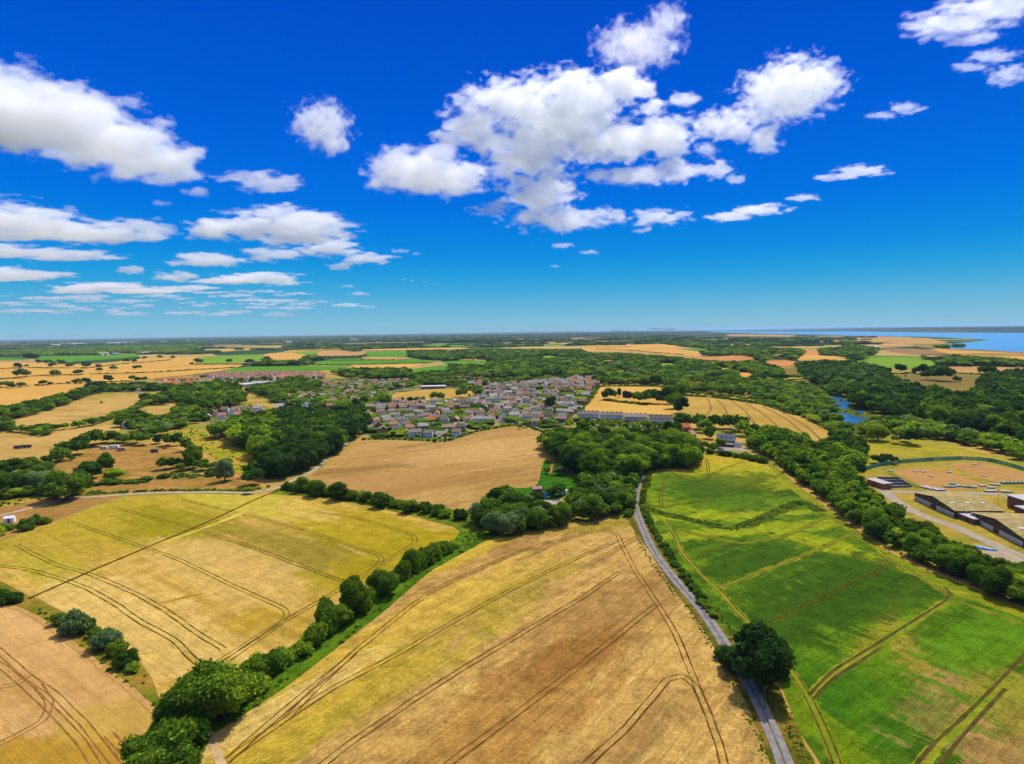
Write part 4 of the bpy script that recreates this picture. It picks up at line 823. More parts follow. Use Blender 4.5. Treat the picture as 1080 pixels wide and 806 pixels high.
# middle wood by the lane
W2a = [(578, 466), (573, 474), (583, 484), (600, 497), (612, 505), (632, 507), (646, 500), (660, 506), (674, 504), (688, 497), (725, 497), (735, 486), (730, 479), (700, 473), (650, 470), (600, 468)]
scatter(W2a, 8.5, 12, 18, {'dark': 6, 'mid': 5, 'deep': 1.5, 'lime': .5}, 'middle wood by the lane')
W2b = [(610, 507), (640, 506), (660, 508), (670, 508), (666, 522), (664, 540), (645, 545), (640, 528), (622, 522), (606, 526), (618, 514)]
scatter(W2b, 6.5, 5, 9, {'mid': 5, 'dark': 5, 'grey': 1.5}, 'bushes in the middle wood')
W2c = [(509, 562), (530, 564), (558, 562), (604, 553), (640, 546), (660, 543), (650, 530), (625, 526), (602, 530), (604, 540), (585, 546), (568, 540), (570, 530), (548, 534), (528, 530), (512, 536), (505, 548)]
scatter(W2c, 7.0, 6, 11, {'mid': 4, 'dark': 6, 'grey': 2}, 'lower edge of the middle wood')
for a in [(520, 563, 24, 'grey', 1.0), (535, 565, 22, 'grey', 1.0), (508, 556, 18, 'dark', 1), (524, 536, 20, 'dark', 1.0), (534, 529, 16, 'mid', 1.0), (550, 541, 20, 'dark', .9), (557, 535, 15, 'dark', .8), (546, 563, 20, 'dark', .9), (590, 501, 12, 'grey', .7), (588, 524, 16, 'dark', .8), (577, 500, 8, 'dark', .8), (607, 500, 22, 'deep', 1), (622, 504, 24, 'deep', 1), (645, 503, 20, 'dark', .9)]:
    tree_px(a[0], a[1], a[2], a[3], 'middle wood by the lane', 'tree', a[4])
for a in [(560, 556, 12, 'mid'), (570, 558, 10, 'lime'), (583, 556, 10, 'lime'), (595, 553, 9, 'mid')]: tree_px(a[0], a[1], a[2], a[3], 'lower edge of the middle wood', 'shrub', 1.0)
# roadside hedges
along([(684, 500), (681, 512), (678, 525), (680, 540), (687, 556), (698, 574), (713, 596), (735, 627), (752, 651)], 3.2, 1.1, 2.2, {'dark': 6, 'mid': 2}, 'hedge right of the lane', 'shrub', width=.5, force=True)
along([(664, 512), (663, 528), (664, 545)], 4.5, 1.8, 3.0, {'dark': 6, 'mid': 2}, 'hedge left of the lane', 'shrub', width=.5)
# long belt on the right of the green field
B1 = [(820, 488), (858, 521), (890, 546), (940, 580), (990, 604), (1040, 625), (1095, 646), (1150, 668), (1150, 650), (1090, 627), (1050, 607), (1020, 592), (985, 574), (955, 556), (930, 541), (915, 526), (905, 509), (880, 494), (850, 482), (830, 478)]
scatter(B1, 6.0, 6.5, 10, {'dark': 5, 'mid': 6, 'lime': .3}, 'long belt beside the green field')
B2 = [(788, 470), (812, 483), (840, 500), (862, 517), (905, 502), (912, 492), (880, 480), (850, 474), (830, 465), (808, 461)]
scatter(B2, 7.5, 8, 13, {'dark': 5, 'mid': 4, 'lime': .4}, 'top end of the long belt')
scatter([(868, 478), (885, 478), (905, 490), (915, 486), (905, 474), (885, 466)], 7.5, 9, 13, {'dark': 5, 'deep': 3}, 'clump at the fence end')
for a in [(932, 489, 17, 'deep', .55), (955, 466, 12, 'mid', .8), (962, 469, 22, 'dark', .75), (926, 465, 22, 'lime', .8), (946, 468, 10, 'grey', .9)]: tree_px(a[0], a[1], a[2], a[3], 'meadow above the green fence', 'tree', a[4])
# shrubs and big woods on the right
scatter([(905, 462), (930, 458), (960, 462), (1000, 466), (1040, 474), (1060, 482), (1095, 492), (1100, 478), (1060, 468), (1020, 458), (985, 450), (950, 446), (920, 450), (905, 455)], 10, 7, 11, BRIGHT, 'bright scrub below the right wood')
PONDH = [[(868, 416), (890, 419), (900, 426), (900, 444), (890, 443), (880, 434), (872, 426)], [(878, 434), (905, 432), (926, 440), (928, 462), (905, 458), (888, 454)]]
W3 = [(893, 428), (915, 418), (945, 414), (990, 420), (1020, 427), (1035, 415), (1080, 408), (1150, 412), (1150, 480), (1090, 474), (1060, 468), (1020, 460), (985, 450), (950, 443), (925, 438)]
scatter(W3, 12, 13, 20, DARKMIX, 'big dark wood on the right')
scatter([(1030, 414), (1040, 402), (1090, 397), (1090, 412), (1060, 414)], 12, 14, 20, DARKMIX, 'big dark wood on the right')
scatter([(842, 387), (870, 385), (895, 386), (925, 391), (940, 401), (925, 405), (900, 412), (893, 425), (880, 420), (865, 410), (850, 401)], 13, 11, 17, {'dark': 5, 'deep': 4, 'mid': 1, 'grey': 1}, 'wood above the ponds', holes=PONDH)
scatter([(925, 404), (947, 405), (958, 412), (985, 416), (1000, 420), (960, 416), (935, 414), (915, 416), (900, 424), (895, 415)], 13, 11, 16, DARKMIX, 'wood above the ponds', holes=PONDH)
scatter([(800, 404), (835, 405), (850, 408), (870, 420), (882, 436), (900, 446), (918, 452), (905, 458), (890, 462), (872, 448), (845, 436), (815, 425), (790, 420)], 11, 6, 12, {'mid': 4, 'grey': 3, 'lime': 2.5, 'dark': 2}, 'willows beside the ponds', holes=PONDH)
along([(726, 416), (760, 419), (790, 422), (812, 427), (842, 437), (868, 449), (886, 460)], 8, 4, 7, BRIGHT, 'hedge behind the lined field')
scatter([(740, 403), (800, 404), (800, 420), (770, 417), (745, 414), (722, 414), (718, 404)], 13, 8, 14, {'dark': 5, 'mid': 4, 'lime': .7, 'grey': .6}, 'behind the lined field', holes=[[(724, 405), (745, 404.5), (748, 408.5), (730, 410)], [(784, 413), (791, 411.5), (792, 417.5), (786, 419)]])
for a in [(973, 395, 14, 'deep'), (985, 396, 13, 'deep'), (994, 402, 20, 'dark'), (981, 401, 14, 'deep'), (1009, 403, 8, 'deep'), (1043, 399, 17, 'deep'), (936, 394, 8, 'deep'), (950, 394, 13, 'deep'), (966, 394, 9, 'dark'), (940, 402, 2.5, 'dark'), (955, 397.5, 2.5, 'dark')]: tree_px(a[0], a[1], a[2], a[3], 'olive brown pasture', 'tree', .72)
# round field clump, and round the big house
P6 = 'clump in small golden field'
for a in [(638, 422, 9, 'deep', 1.0), (644, 421, 10, 'deep', 1.1), (661, 424, 10, 'purple', 1.1), (667, 424, 9, 'purple', 1.0), (672, 425, 10, 'mid', 1.1), (680, 426, 12, 'dark', 1.1), (686, 425, 12, 'deep', 1.1), (693, 426, 13, 'dark', 1.1), (699, 426, 10, 'dark', 1.0), (706, 426, 14, 'deep', 1.1), (712, 431, 14, 'dark', 1.1), (718, 436, 16, 'deep', 1.0), (708, 420, 13, 'dark', 1.0), (716, 422, 14, 'mid', 1.1), (722, 416, 14, 'mid', 1.0)]: tree_px(a[0], a[1], a[2], a[3], P6, 'tree', a[4])
tree_px(653, 419, 4, 'deep', P6, 'conifer', .8, 'narrow dark conifer at the back of the golden field clump', True)
P7 = 'round the big grey house'
for a in [(715, 458, 13, 'dark'), (722, 453, 17, 'dark'), (735, 452, 16, 'dark'), (742, 456, 14, 'mid'), (748, 463, 14, 'mid'), (752, 452, 14, 'dark'), (765, 452, 15, 'dark'), (775, 455, 18, 'dark'), (785, 460, 16, 'mid'), (790, 468, 16, 'mid'), (797, 460, 14, 'dark'), (760, 473, 11, 'mid'), (752, 476, 9, 'mid'), (741, 474, 9, 'mid'), (706, 457, 14, 'dark'), (712, 466, 14, 'dark'), (800, 476, 12, 'grey'), (720, 470, 8, 'deep'), (735, 468, 6, 'lime')]: tree_px(a[0], a[1], a[2], a[3], P7, 'tree', .9)
along([(738, 477), (760, 480), (785, 484), (805, 488)], 6, 3, 4.5, HEDGE, P7, 'shrub')
# left middle ground
P8 = 'clump at the left edge'
for a in [(-20, 526, 40, 'mid', .7), (8, 523, 32, 'dark', .7), (24, 518, 28, 'mid', .7), (42, 519, 28, 'grey', .7), (55, 521, 24, 'grey', .7), (70, 527, 36, 'mid', .75), (80, 522, 16, 'lime', .5), (32, 523, 18, 'mid', .55), (16, 525, 18, 'lime', .5), (57, 525, 16, 'mid', .5), (-5, 527, 20, 'dark', .6), (86, 515, 20, 'dark', .8), (95, 505, 22, 'dark', .75), (30, 498, 22, 'mid', .6), (45, 505, 22, 'dark', .7), (10, 502, 26, 'dark', .6), (112, 498, 16, 'dark', 1.05), (119, 506, 20, 'lime', .55), (-10, 505, 30, 'dark', .6), (35, 492, 12, 'deep', .6)]: tree_px(a[0], a[1], a[2], a[3], P8, 'tree', a[4], force=True)
P9 = 'row round the caravan paddock'
for a in [(55, 489, 12, 'dark', .8), (64, 486, 18, 'dark', .75), (76, 480, 20, 'dark', .75), (86, 473, 16, 'deep', .75), (99, 470, 24, 'dark', .65), (110, 467, 12, 'mid', .7), (120, 467, 16, 'dark', .75), (130, 467, 12, 'mid', .7), (142, 468, 16, 'dark', .75), (155, 469, 16, 'dark', .75), (167, 468, 12, 'deep', .8), (178, 470, 13, 'dark', .9), (187, 470, 12, 'deep', 1.0), (197, 476, 14, 'mid', 1.0), (210, 478, 8, 'mid', .9), (76, 486, 7, 'mid', .6), (176, 495, 15, 'dark', .75), (185, 494, 14, 'deep', .75), (191, 497, 14, 'mid', .6), (204, 494, 20, 'mid', 1.0), (214, 496, 15, 'mid', .7), (225, 495, 12, 'dark', .6), (237, 508, 18, 'grey', 1.1), (241, 492, 15, 'dark', .55), (267, 511, 20, 'dark', .8), (262, 521, 10, 'mid', .7), (268, 502, 17, 'dark', .9)]: tree_px(a[0], a[1], a[2], a[3], P9, 'tree', a[4])
along([(0, 513), (20, 509), (40, 505)], 9, 4, 6, HEDGE, P8, 'tree')
P10 = 'line between pale left fields'
scatter([(-40, 462), (0, 458), (12, 455), (12, 449), (0, 448), (-40, 452)], 11, 8, 12, WOODMIX, P10)
scatter([(-40, 444), (0, 440), (12, 443), (28, 440), (50, 434), (78, 425), (92, 418), (110, 414), (150, 412.5), (168, 413), (182, 413), (182, 410), (150, 408), (110, 408), (92, 411), (78, 417), (50, 424), (28, 430), (0, 434), (-40, 438)], 11, 7, 12, {'dark': 5, 'mid': 5, 'deep': 2}, P10)
along([(12, 455), (38, 457), (60, 454), (80, 452), (100, 448), (112, 444), (122, 440), (134, 436), (150, 429), (168, 424)], 8, 5, 9, HEDGE, P10, 'tree')
scatter([(28, 459), (44, 461), (55, 457), (52, 452), (35, 454)], 9, 5, 8, HEDGE, P10)
for a in [(152, 422.5, 12, 'dark', .6), (107, 425.8, 2.5, 'dark', 1)]: tree_px(a[0], a[1], a[2], a[3], P10, 'tree', a[4])
P11 = 'below the red roofed estate'
scatter([(150, 430), (160, 427), (175, 428), (178, 420), (170, 419), (152, 424)], 11, 8, 12, WOODMIX, P11)
scatter([(175, 428), (185, 424), (196, 428), (215, 433), (235, 432), (256, 428), (258, 420), (250, 412), (230, 408), (205, 410), (185, 413), (178, 420)], 12, 9, 15, {'dark': 4, 'mid': 5, 'lime': .6}, P11)
scatter([(125, 452), (140, 455), (165, 460), (190, 452), (205, 447), (200, 440), (180, 443), (160, 445), (150, 440), (136, 440), (128, 446)], 11, 6, 11, {'dark': 5, 'mid': 4, 'grey': .8}, P11)
scatter([(180, 437), (196, 442), (212, 446), (222, 441), (200, 433), (186, 432)], 11, 7, 12, WOODMIX, P11)
# plain trees on the golden land, far left
P12 = 'on the golden left plain'
for a in [(24, 399, 13), (58, 397.5, 10), (83, 396, 8.5), (92, 388.8, 9.5), (74, 388, 7), (55, 387.5, 8), (19, 388.5, 8), (31, 381.5, 12), (6, 408.5, 9), (13, 409.8, 7), (23, 409, 8), (47, 406.8, 8), (53, 406.5, 5), (82, 405, 8), (92, 405, 9), (115, 402.8, 10), (105, 392.2, 6), (120, 391, 7), (145, 389.6, 6), (134, 383, 7), (142, 382.5, 5), (65, 385, 8), (50, 383.8, 6), (41, 383.5, 6), (72, 405.5, 4), (103, 388.5, 6), (28, 387.5, 4), (139, 401.5, 7), (146, 402.5, 7), (98, 411.5, 12), (107, 411, 12), (168, 378.5, 5), (182, 378.5, 4.5), (152, 379.5, 5), (208, 384.5, 9), (202, 385, 4), (243, 383.5, 7), (283, 381, 7), (263, 384.5, 8), (152, 402, 6)]:
    tree_px(a[0], a[1], a[2], 'deep' if random.random() < .6 else 'dark', P12, 'tree', .68)
HB = []
def hedge_far(line, space=9, h=2.2, mk='dark'):
    for p in catmull(px_pts(line), space, False):
        if random.random() < .9: HB.append((p.x, p.y, space / 5.2 * random.uniform(.8, 1.3), h / 3.4 * random.uniform(.7, 1.6), VIDX[('shr', random.randrange(3), mk)]))
for ln in [[(-40, 402), (0, 400.5), (35, 397), (69, 396), (97, 395), (150, 393.5), (196, 391)], [(-40, 411), (0, 409.5), (28, 407.6), (67, 405), (97, 404), (133, 402.5)], [(-20, 390), (0, 389.3), (28, 388), (55, 388.6), (97, 388), (125, 384.5), (150, 382.4), (180, 380)], [(150, 393), (175, 392.5), (200, 390.5), (225, 389.5), (247, 388)], [(205, 384.5), (235, 384.5), (258, 384.8)],
           [(320, 385.5), (360, 384.5), (390, 384.5), (430, 383.3), (455, 383)], [(300, 386.2), (340, 385.5), (370, 385.8)], [(340, 380.5), (380, 380), (430, 379.8)], [(305, 369.5), (335, 370), (360, 369.8), (400, 370.2), (440, 369.5)], [(334, 376.3), (360, 376), (382, 376)], [(628, 368.5), (660, 369.5), (690, 372), (720, 374.5)], [(615, 366), (645, 366.5), (665, 366)], [(1000, 393.5), (1030, 395.2), (1090, 396)], [(985, 413.5), (1010, 414), (1030, 413)], [(936, 395), (960, 394), (985, 393)], [(610, 434), (622, 420), (631, 408)], [(632, 408), (660, 407.3), (700, 408)], [(640, 422.5), (660, 425), (680, 427)], [(718, 417), (760, 420), (810, 428), (840, 438)], [(105, 512), (140, 509.5), (175, 504), (240, 501)], [(112, 510), (150, 509)], [(100, 520.5), (130, 517), (160, 514)]]:
    hedge_far(ln)
for ln, mk in [([(105, 521), (160, 518.3), (220, 517.2), (262, 517.5), (283, 514)], 'mid'), ([(130, 507), (150, 506.5), (172, 504), (185, 500)], 'mid')]: hedge_far(ln, 3.0, 1.0, mk)
stuff('field_hedges', HB, 'thin dark hedges dividing the distant fields', 'hedge')
# belts and woods further away (never single trees in the picture)
FARW = []
def farwood(poly, space, h, mix, big=False):
    poly2 = [(p.x, p.y) for p in px_pts(poly)]
    x0, x1 = min(p[0] for p in poly2), max(p[0] for p in poly2); y0, y1 = min(p[1] for p in poly2), max(p[1] for p in poly2)
    y = y0
    while y < y1:
        x = x0
        while x < x1:
            xx, yy = x + random.uniform(-.4, .4) * space, y + random.uniform(-.4, .4) * space
            if inside(xx, yy, poly2) and not glade(xx, yy):
                hh = h * random.uniform(.75, 1.2); mk = pick(mix)
                if big: FARW.append((xx, yy, random.uniform(.85, 1.2), hh / 11, VIDX[('clump', random.randrange(3), mk if mk in ('dark', 'mid', 'deep') else 'mid')]))
                else: FARW.append((xx, yy, max(space * 1.25 / 10.4, hh * .8 / 10.4), hh / 11.4, VIDX[('low', random.randrange(5), mk)]))
            x += space
        y += space * .9
FM = {'dark': 5, 'mid': 5.5, 'deep': 2.5, 'grey': .6, 'lime': .8}
GLADES = []
for poly_, m_, l_ in FAR:
    for dy_ in (0, 2.5, 4.5):
        w_ = [(p.x, p.y) for p in px_pts([(a_, b_ + dy_) for a_, b_ in poly_])]
        GLADES.append((min(p[0] for p in w_), max(p[0] for p in w_), min(p[1] for p in w_), max(p[1] for p in w_), w_))
def glade(x, y): return y < 4200 and any(g[0] < x < g[1] and g[2] < y < g[3] and inside(x, y, g[4]) for g in GLADES)
for poly in [
  [(440, 374), (470, 371.5), (520, 370), (600, 371), (640, 374.5), (690, 378), (722, 381), (770, 385), (800, 391), (806, 398), (790, 402), (745, 402), (722, 402), (700, 398), (680, 396), (655, 394), (640, 399), (600, 398), (575, 397), (560, 401), (535, 401), (505, 400), (480, 396), (474, 390), (476, 386), (466, 380), (450, 380), (436, 377)],
  [(430, 393), (460, 393.5), (480, 397), (470, 400), (450, 399), (430, 401), (415, 398)], [(340, 392.5), (360, 391), (420, 390.5), (432, 393), (425, 400), (395, 401), (365, 398)],
  [(640, 399), (660, 397), (682, 398), (722, 404), (720, 414), (700, 406), (665, 405), (632, 406), (622, 402)],
  [(700, 381), (740, 383), (775, 384), (805, 386), (835, 391), (842, 400), (800, 404), (770, 402), (765, 396), (740, 394), (715, 392)],
  [(720, 375), (740, 372), (800, 372), (848, 377.5), (840, 379), (800, 378), (782, 375), (750, 376)], [(796, 378), (830, 377.5), (842, 380.5), (820, 381.5), (800, 382)],
  [(862, 371), (880, 366.5), (905, 366), (925, 370), (922, 375), (900, 377.5), (870, 377)], [(988, 384), (1005, 382), (1050, 381.5), (1100, 384), (1100, 388.5), (1050, 387.5), (990, 387)], [(985, 379), (1010, 378.5), (1090, 383), (1090, 384), (1000, 382.5)],
  [(360, 369), (375, 366), (415, 365.5), (418, 369), (390, 370.5), (372, 371)], [(430, 372), (445, 369.5), (470, 370), (468, 378), (450, 379.5), (432, 377)],
  [(285, 378.5), (300, 380), (320, 381), (330, 385.5), (300, 386), (270, 386.5), (258, 384)], [(283, 377), (318, 377.5), (345, 378.5), (340, 380.5), (300, 380.5)],
  [(760, 374), (745, 368), (720, 366), (700, 361.5), (735, 361), (755, 366), (800, 367), (830, 369), (848, 372), (842, 376), (800, 371.5)], [(840, 375), (850, 372.5), (875, 374), (880, 376.5), (850, 377)],
  [(1006, 365.5), (1015, 365.6), (1015, 367), (1005, 367)], [(985, 366), (1000, 366.5), (1000, 368), (985, 367.5)], [(1018, 370), (1060, 372.5), (1100, 374), (1100, 375), (1050, 374), (1018, 371)],
  [(895, 380), (925, 379), (960, 377.5), (985, 380), (965, 382), (930, 383), (900, 386)]]:
    farwood(poly, 17, 13, FM)
# dark strips nearer the horizon, in big clumps
def belt(line, width, h, mix=FM, space=52):
    pts = catmull(px_pts(line), space, False)
    for p in pts:
        k = max(1, int(width / 45))
        for i in range(k):
            hh = h * random.uniform(.7, 1.3); mk = pick({'dark': 5, 'mid': 2, 'deep': 5})
            FARW.append((p.x + random.uniform(-15, 15), p.y + (i - k / 2) * 45 + random.uniform(-18, 18), random.uniform(.8, 1.3), hh / 11, VIDX[('clump', random.randrange(3), mk)]))
for poly in [[(-80, 377.5), (0, 376.5), (100, 374), (200, 371), (205, 369), (206, 364), (100, 366.5), (0, 370), (-80, 372)], [(150, 373.5), (210, 374), (240, 373), (200, 370), (150, 371.5)]]:
    farwood(poly, 40, 13, FM, True)
rb = random.Random(5)
for k in range(520):
    py = 350.3 + 15.5 * rb.random() ** 1.7; px = rb.uniform(-60, 1140)
    hy = 357.6 - 16.0 * px / 1080
    yy = hy + 1.6 + (py - 350) * 1.0
    if px > 690 and yy < 358: continue
    if px > 850 and yy < 372: continue
    if yy > hy + 16: continue
    L_ = rb.uniform(14, 70)
    belt([(px, yy), (px + L_ * .5, yy - .0085 * L_ + rb.uniform(-.15, .15)), (px + L_, yy - .0148 * L_)], rb.choice([45, 90, 135]), rb.uniform(9, 15))
for k in range(60):
    px = rb.uniform(690, 900); hy = 357.6 - 16.0 * px / 1080
    yy = hy + rb.uniform(10.5, 20)
    belt([(px, yy), (px + rb.uniform(8, 30), yy - .2)], 45, rb.uniform(8, 13))
# far shore of the estuary
for k in range(5):
    belt([(800, 346.6 - .25 * k), (860, 346.6 - .25 * k), (940, 347.2 - .4 * k), (1010, 347.4 - .5 * k), (1130, 346.8 - .5 * k)], 90, 16)
WEED = []
def weeds(poly_px, dens, smin, smax, mix, holes=()):
    poly = [(p.x, p.y) for p in px_pts(poly_px)]; x0, x1 = min(p[0] for p in poly), max(p[0] for p in poly); y0, y1 = min(p[1] for p in poly), max(p[1] for p in poly)
    for k in range(int((x1 - x0) * (y1 - y0) * dens)):
        x, y = random.uniform(x0, x1), random.uniform(y0, y1)
        if inside(x, y, poly):
            s_ = random.uniform(smin, smax); WEED.append((x, y, s_, s_ * random.uniform(.5, .9), VIDX[('shr', random.randrange(3), pick(mix))]))
VG = [(500, 557), (522, 565), (512, 570), (455, 602), (400, 650), (300, 725), (228, 775), (215, 785), (215, 742), (262, 706), (305, 680), (338, 656), (372, 631), (420, 609), (457, 587), (480, 570)]
weeds(VG, .10, .12, .34, {'mid': 6, 'lime': 3, 'dark': 2})
weeds([(870, 417), (900, 424), (905, 436), (924, 442), (922, 455), (890, 450), (876, 432)], .008, .25, .7, {'mid': 4, 'grey': 3, 'lime': 2, 'dark': 2})
weeds([(30, 631), (63, 646), (117, 671), (147, 700), (168, 736), (160, 748), (133, 726), (100, 699), (67, 673), (43, 654)], .07, .1, .3, {'mid': 3, 'lime': 2, 'grey': 2, 'dark': 2})
weeds([(303, 517), (350, 527), (420, 538), (484, 554), (505, 556), (490, 540), (420, 529), (350, 519)], .07, .12, .3, {'mid': 5, 'lime': 3, 'dark': 1})
for ln_w in ([(684, 537), (700, 542), (722, 547), (745, 552), (765, 557), (785, 555), (805, 546), (824, 538), (846, 530), (862, 536)],):
    for p in catmull(px_pts(ln_w), 1.2, False):
        for q_ in range(2):
            s_ = random.uniform(.1, .3); WEED.append((p.x + random.gauss(0, 1.6), p.y + random.gauss(0, 1.6), s_, s_ * .7, VIDX[('shr', random.randrange(3), pick({'mid': 4, 'lime': 3, 'dark': 4, 'grey': 1}))]))
for side in (-4.2, 4.0, 5.0):
    for p in offset_path(catmull(px_pts(LANE), 1.5, False), side):
        for q_ in range(4): s_ = random.uniform(.04, .16); WEED.append((p.x + random.gauss(0, .7), p.y + random.gauss(0, .7), s_, s_ * .8, VIDX[('shr', random.randrange(3), pick({'mid': 4, 'lime': 3, 'dark': 3, 'grey': 2}))]))
weeds([(815, 487), (862, 525), (940, 582), (1042, 626), (1085, 645), (1085, 640), (1040, 622), (940, 577), (862, 519), (822, 487)], .08, .15, .4, {'mid': 5, 'dark': 4, 'lime': 1})
weeds([(577, 487), (590, 491), (612, 505), (628, 512), (605, 520), (580, 527), (545, 529), (538, 520), (563, 515), (570, 505)], .03, .12, .35, {'mid': 6, 'dark': 4, 'lime': 1})
weeds([(170, 458), (205, 452), (245, 469), (274, 493), (277, 506), (240, 497), (200, 471)], .012, .2, .5, {'mid': 4, 'lime': 4, 'dark': 2})
weeds([(0, 536), (50, 526), (100, 518), (90, 510), (30, 517), (-30, 526)], .02, .2, .5, {'mid': 5, 'lime': 4, 'dark': 2})
stuff('tall_weeds', WEED, 'tall weeds and rough grass along hedges, ditch and lane', 'weeds')
stuff('far_woodland', FARW, 'dark woods and tree belts stretching to the horizon', 'woodland')
# ------------------------------------------------------------------ village
ROOF = {'brown': plain('roof_brown_mat', (0.31, 0.20, 0.14, 1), 0.95, 0.2, 1.2, 0.02, 0.25), 'grey': plain('roof_grey_mat', (0.32, 0.275, 0.225, 1), 0.95, 0.15, 1.2, 0.02, 0.3),
        'red': plain('roof_red_mat', (0.38, 0.18, 0.12, 1), 0.85, 0.2, 1.2, 0.1, 0.2), 'orange': plain('roof_orange_mat', (0.58, 0.18, 0.05, 1), 0.85, 0.15, 1.2, 0.1, 0.15), 'dark': plain('roof_dark_mat', (0.19, 0.15, 0.12, 1), 0.95, 0.2, 1.2, 0.02, 0.3)}
WALL = {'white': plain('wall_white_mat', (0.88, 0.83, 0.74, 1), 0.85, 0.06, 0.8, 0.1, 0.1), 'brick': plain('wall_brick_mat', (0.34, 0.15, 0.09, 1), 0.9, 0.18, 2.0, 0.05, 0.2), 'cream': plain('wall_cream_mat', (0.70, 0.57, 0.42, 1), 0.9, 0.1, 0.8, 0.05, 0.15)}
M_glass = plain('glass_mat', (0.05, 0.065, 0.09, 1), 0.15, 0.1, 1, 0.6)
M_frame = plain('white_paint_mat', (0.78, 0.78, 0.76, 1), 0.6, 0.05, 1, 0.3)
M_door = plain('door_mat', (0.12, 0.06, 0.04, 1), 0.6, 0.1, 1, 0.3, 0.5)
M_conc = plain('concrete_mat', (0.36, 0.34, 0.31, 1), 0.9, 0.12, 0.8, 0.08)
def gable_walls(w, d, h, rise):
    mb = MB()
    x, y = w / 2, d / 2
    mb.add([(-x, -y, -.3), (x, -y, -.3), (x, y, -.3), (-x, y, -.3), (-x, -y, h), (x, -y, h), (x, y, h), (-x, y, h), (-x, 0, h + rise), (x, 0, h + rise)],
           [(0, 1, 5, 4), (2, 3, 7, 6), (1, 2, 6, 9, 5), (3, 0, 4, 8, 7)])
    return mb
def gable_roof(w, d, h, rise, ov=0.45, th=0.22):
    mb = MB(); x = w / 2 + ov * .7; y = d / 2 + ov; s = rise / (d / 2); ze = h - ov * s
    for sg in (-1, 1):
        a = [(-x, sg * y, ze + .02), (x, sg * y, ze + .02), (x, 0, h + rise + .02), (-x, 0, h + rise + .02)]
        b = [(p[0], p[1], p[2] + th) for p in a]
        f = [(0, 1, 2, 3), (7, 6, 5, 4), (0, 4, 5, 1), (1, 5, 6, 2), (3, 2, 6, 7), (0, 3, 7, 4)]
        mb.add(a + b, f if sg > 0 else [tuple(reversed(q)) for q in f])
    return mb
def box_mesh(nm, *a):
    mb = MB(); mb.box(*a); return mb.mesh(nm)
def make_house(roof, wall, w, d, h, rise, chim, detail=True, at=(0, 0), rz=0.0, name='house', bay=False):
    e = empty(name, (at[0], at[1], 0), rz)
    wl = gable_walls(w, d, h, rise); 
    if bay: wl.box(-w * .42, -d / 2 - 1.4, -.3, -w * .08, -d / 2 + .01, 2.6)
    link('wall', wl.mesh('wall'), WALL[wall], e)
    rf = link('roof', gable_roof(w, d, h, rise).mesh('roof'), ROOF[roof], e)
    if chim:
        cx = w * (.36 if chim == 1 else -.3); mb = MB(); mb.box(cx - .4, -.35, h + rise - 1.0, cx + .4, .35, h + rise + 1.3); mb.tube((cx, 0, h + rise + 1.3), (cx, 0, h + rise + 1.75), .16, .13, 6)
        link('chimney', mb.mesh('chimney'), WALL['brick'], rf)
    if detail:
        storeys = 2 if h > 4 else 1
        for s in range(storeys):
            for fx in ((-.3, .3) if s == 0 else (-.3, 0.02, .3)):
                for sg in (-1, 1):
                    wx = fx * w; z0 = .9 + 2.7 * s; y = sg * d / 2
                    fr = link('window', box_mesh('window', wx - .85, y - .05, z0, wx + .85, y + .05, z0 + 1.35), M_frame, e)
                    link('pane', box_mesh('pane', wx - .72, y - .07, z0 + .12, wx + .72, y + .07, z0 + 1.23), M_glass, fr)
        link('door', box_mesh('door', -.5, -d / 2 - .06, 0, .5, -d / 2 + .05, 2.05), M_door, e)
    return e
def copy_tree(o, parent=None):
    c2 = o.copy(); COL.objects.link(c2); c2.parent = parent
    for ch in list(o.children): copy_tree(ch, c2)
    return c2
PROTO = []
for roof, wall, w, d, h, rise, ch, bay in [('brown', 'white', 9.5, 8, 5.2, 3.0, 1, False), ('grey', 'white', 13, 8.5, 5.1, 2.8, 1, True), ('red', 'brick', 9, 8, 5.2, 3.2, 1, False), ('brown', 'brick', 14, 8.5, 5.2, 3.0, 2, True), ('dark', 'white', 10, 8, 5.0, 2.9, 0, False),
                             ('grey', 'brick', 11, 8, 5.2, 2.9, 1, False), ('orange', 'cream', 9.5, 8, 5.0, 3.1, 1, False), ('grey', 'cream', 12, 9, 2.8, 2.7, 0, True), ('brown', 'cream', 13, 9, 2.8, 2.6, 1, False), ('dark', 'brick', 9, 8, 5.2, 3.2, 2, False), ('red', 'white', 10, 8.2, 5.2, 3.2, 1, False)]:
    PROTO.append((roof, wall, w, d, h, rise, ch, bay))
SF = [(410, 423), (414, 415), (445, 410), (470, 409), (492, 409), (506, 413), (507, 418), (477, 421.5), (445, 424.5), (418, 424)]
HOUSES = []
def inpoly_px(x, y, poly_world): return inside(x, y, poly_world)
W_ = lambda poly: [(p.x, p.y) for p in px_pts(poly)]
EXC = [W_(SF), W_([(438, 411), (475, 411), (475, 403), (438, 403)])]
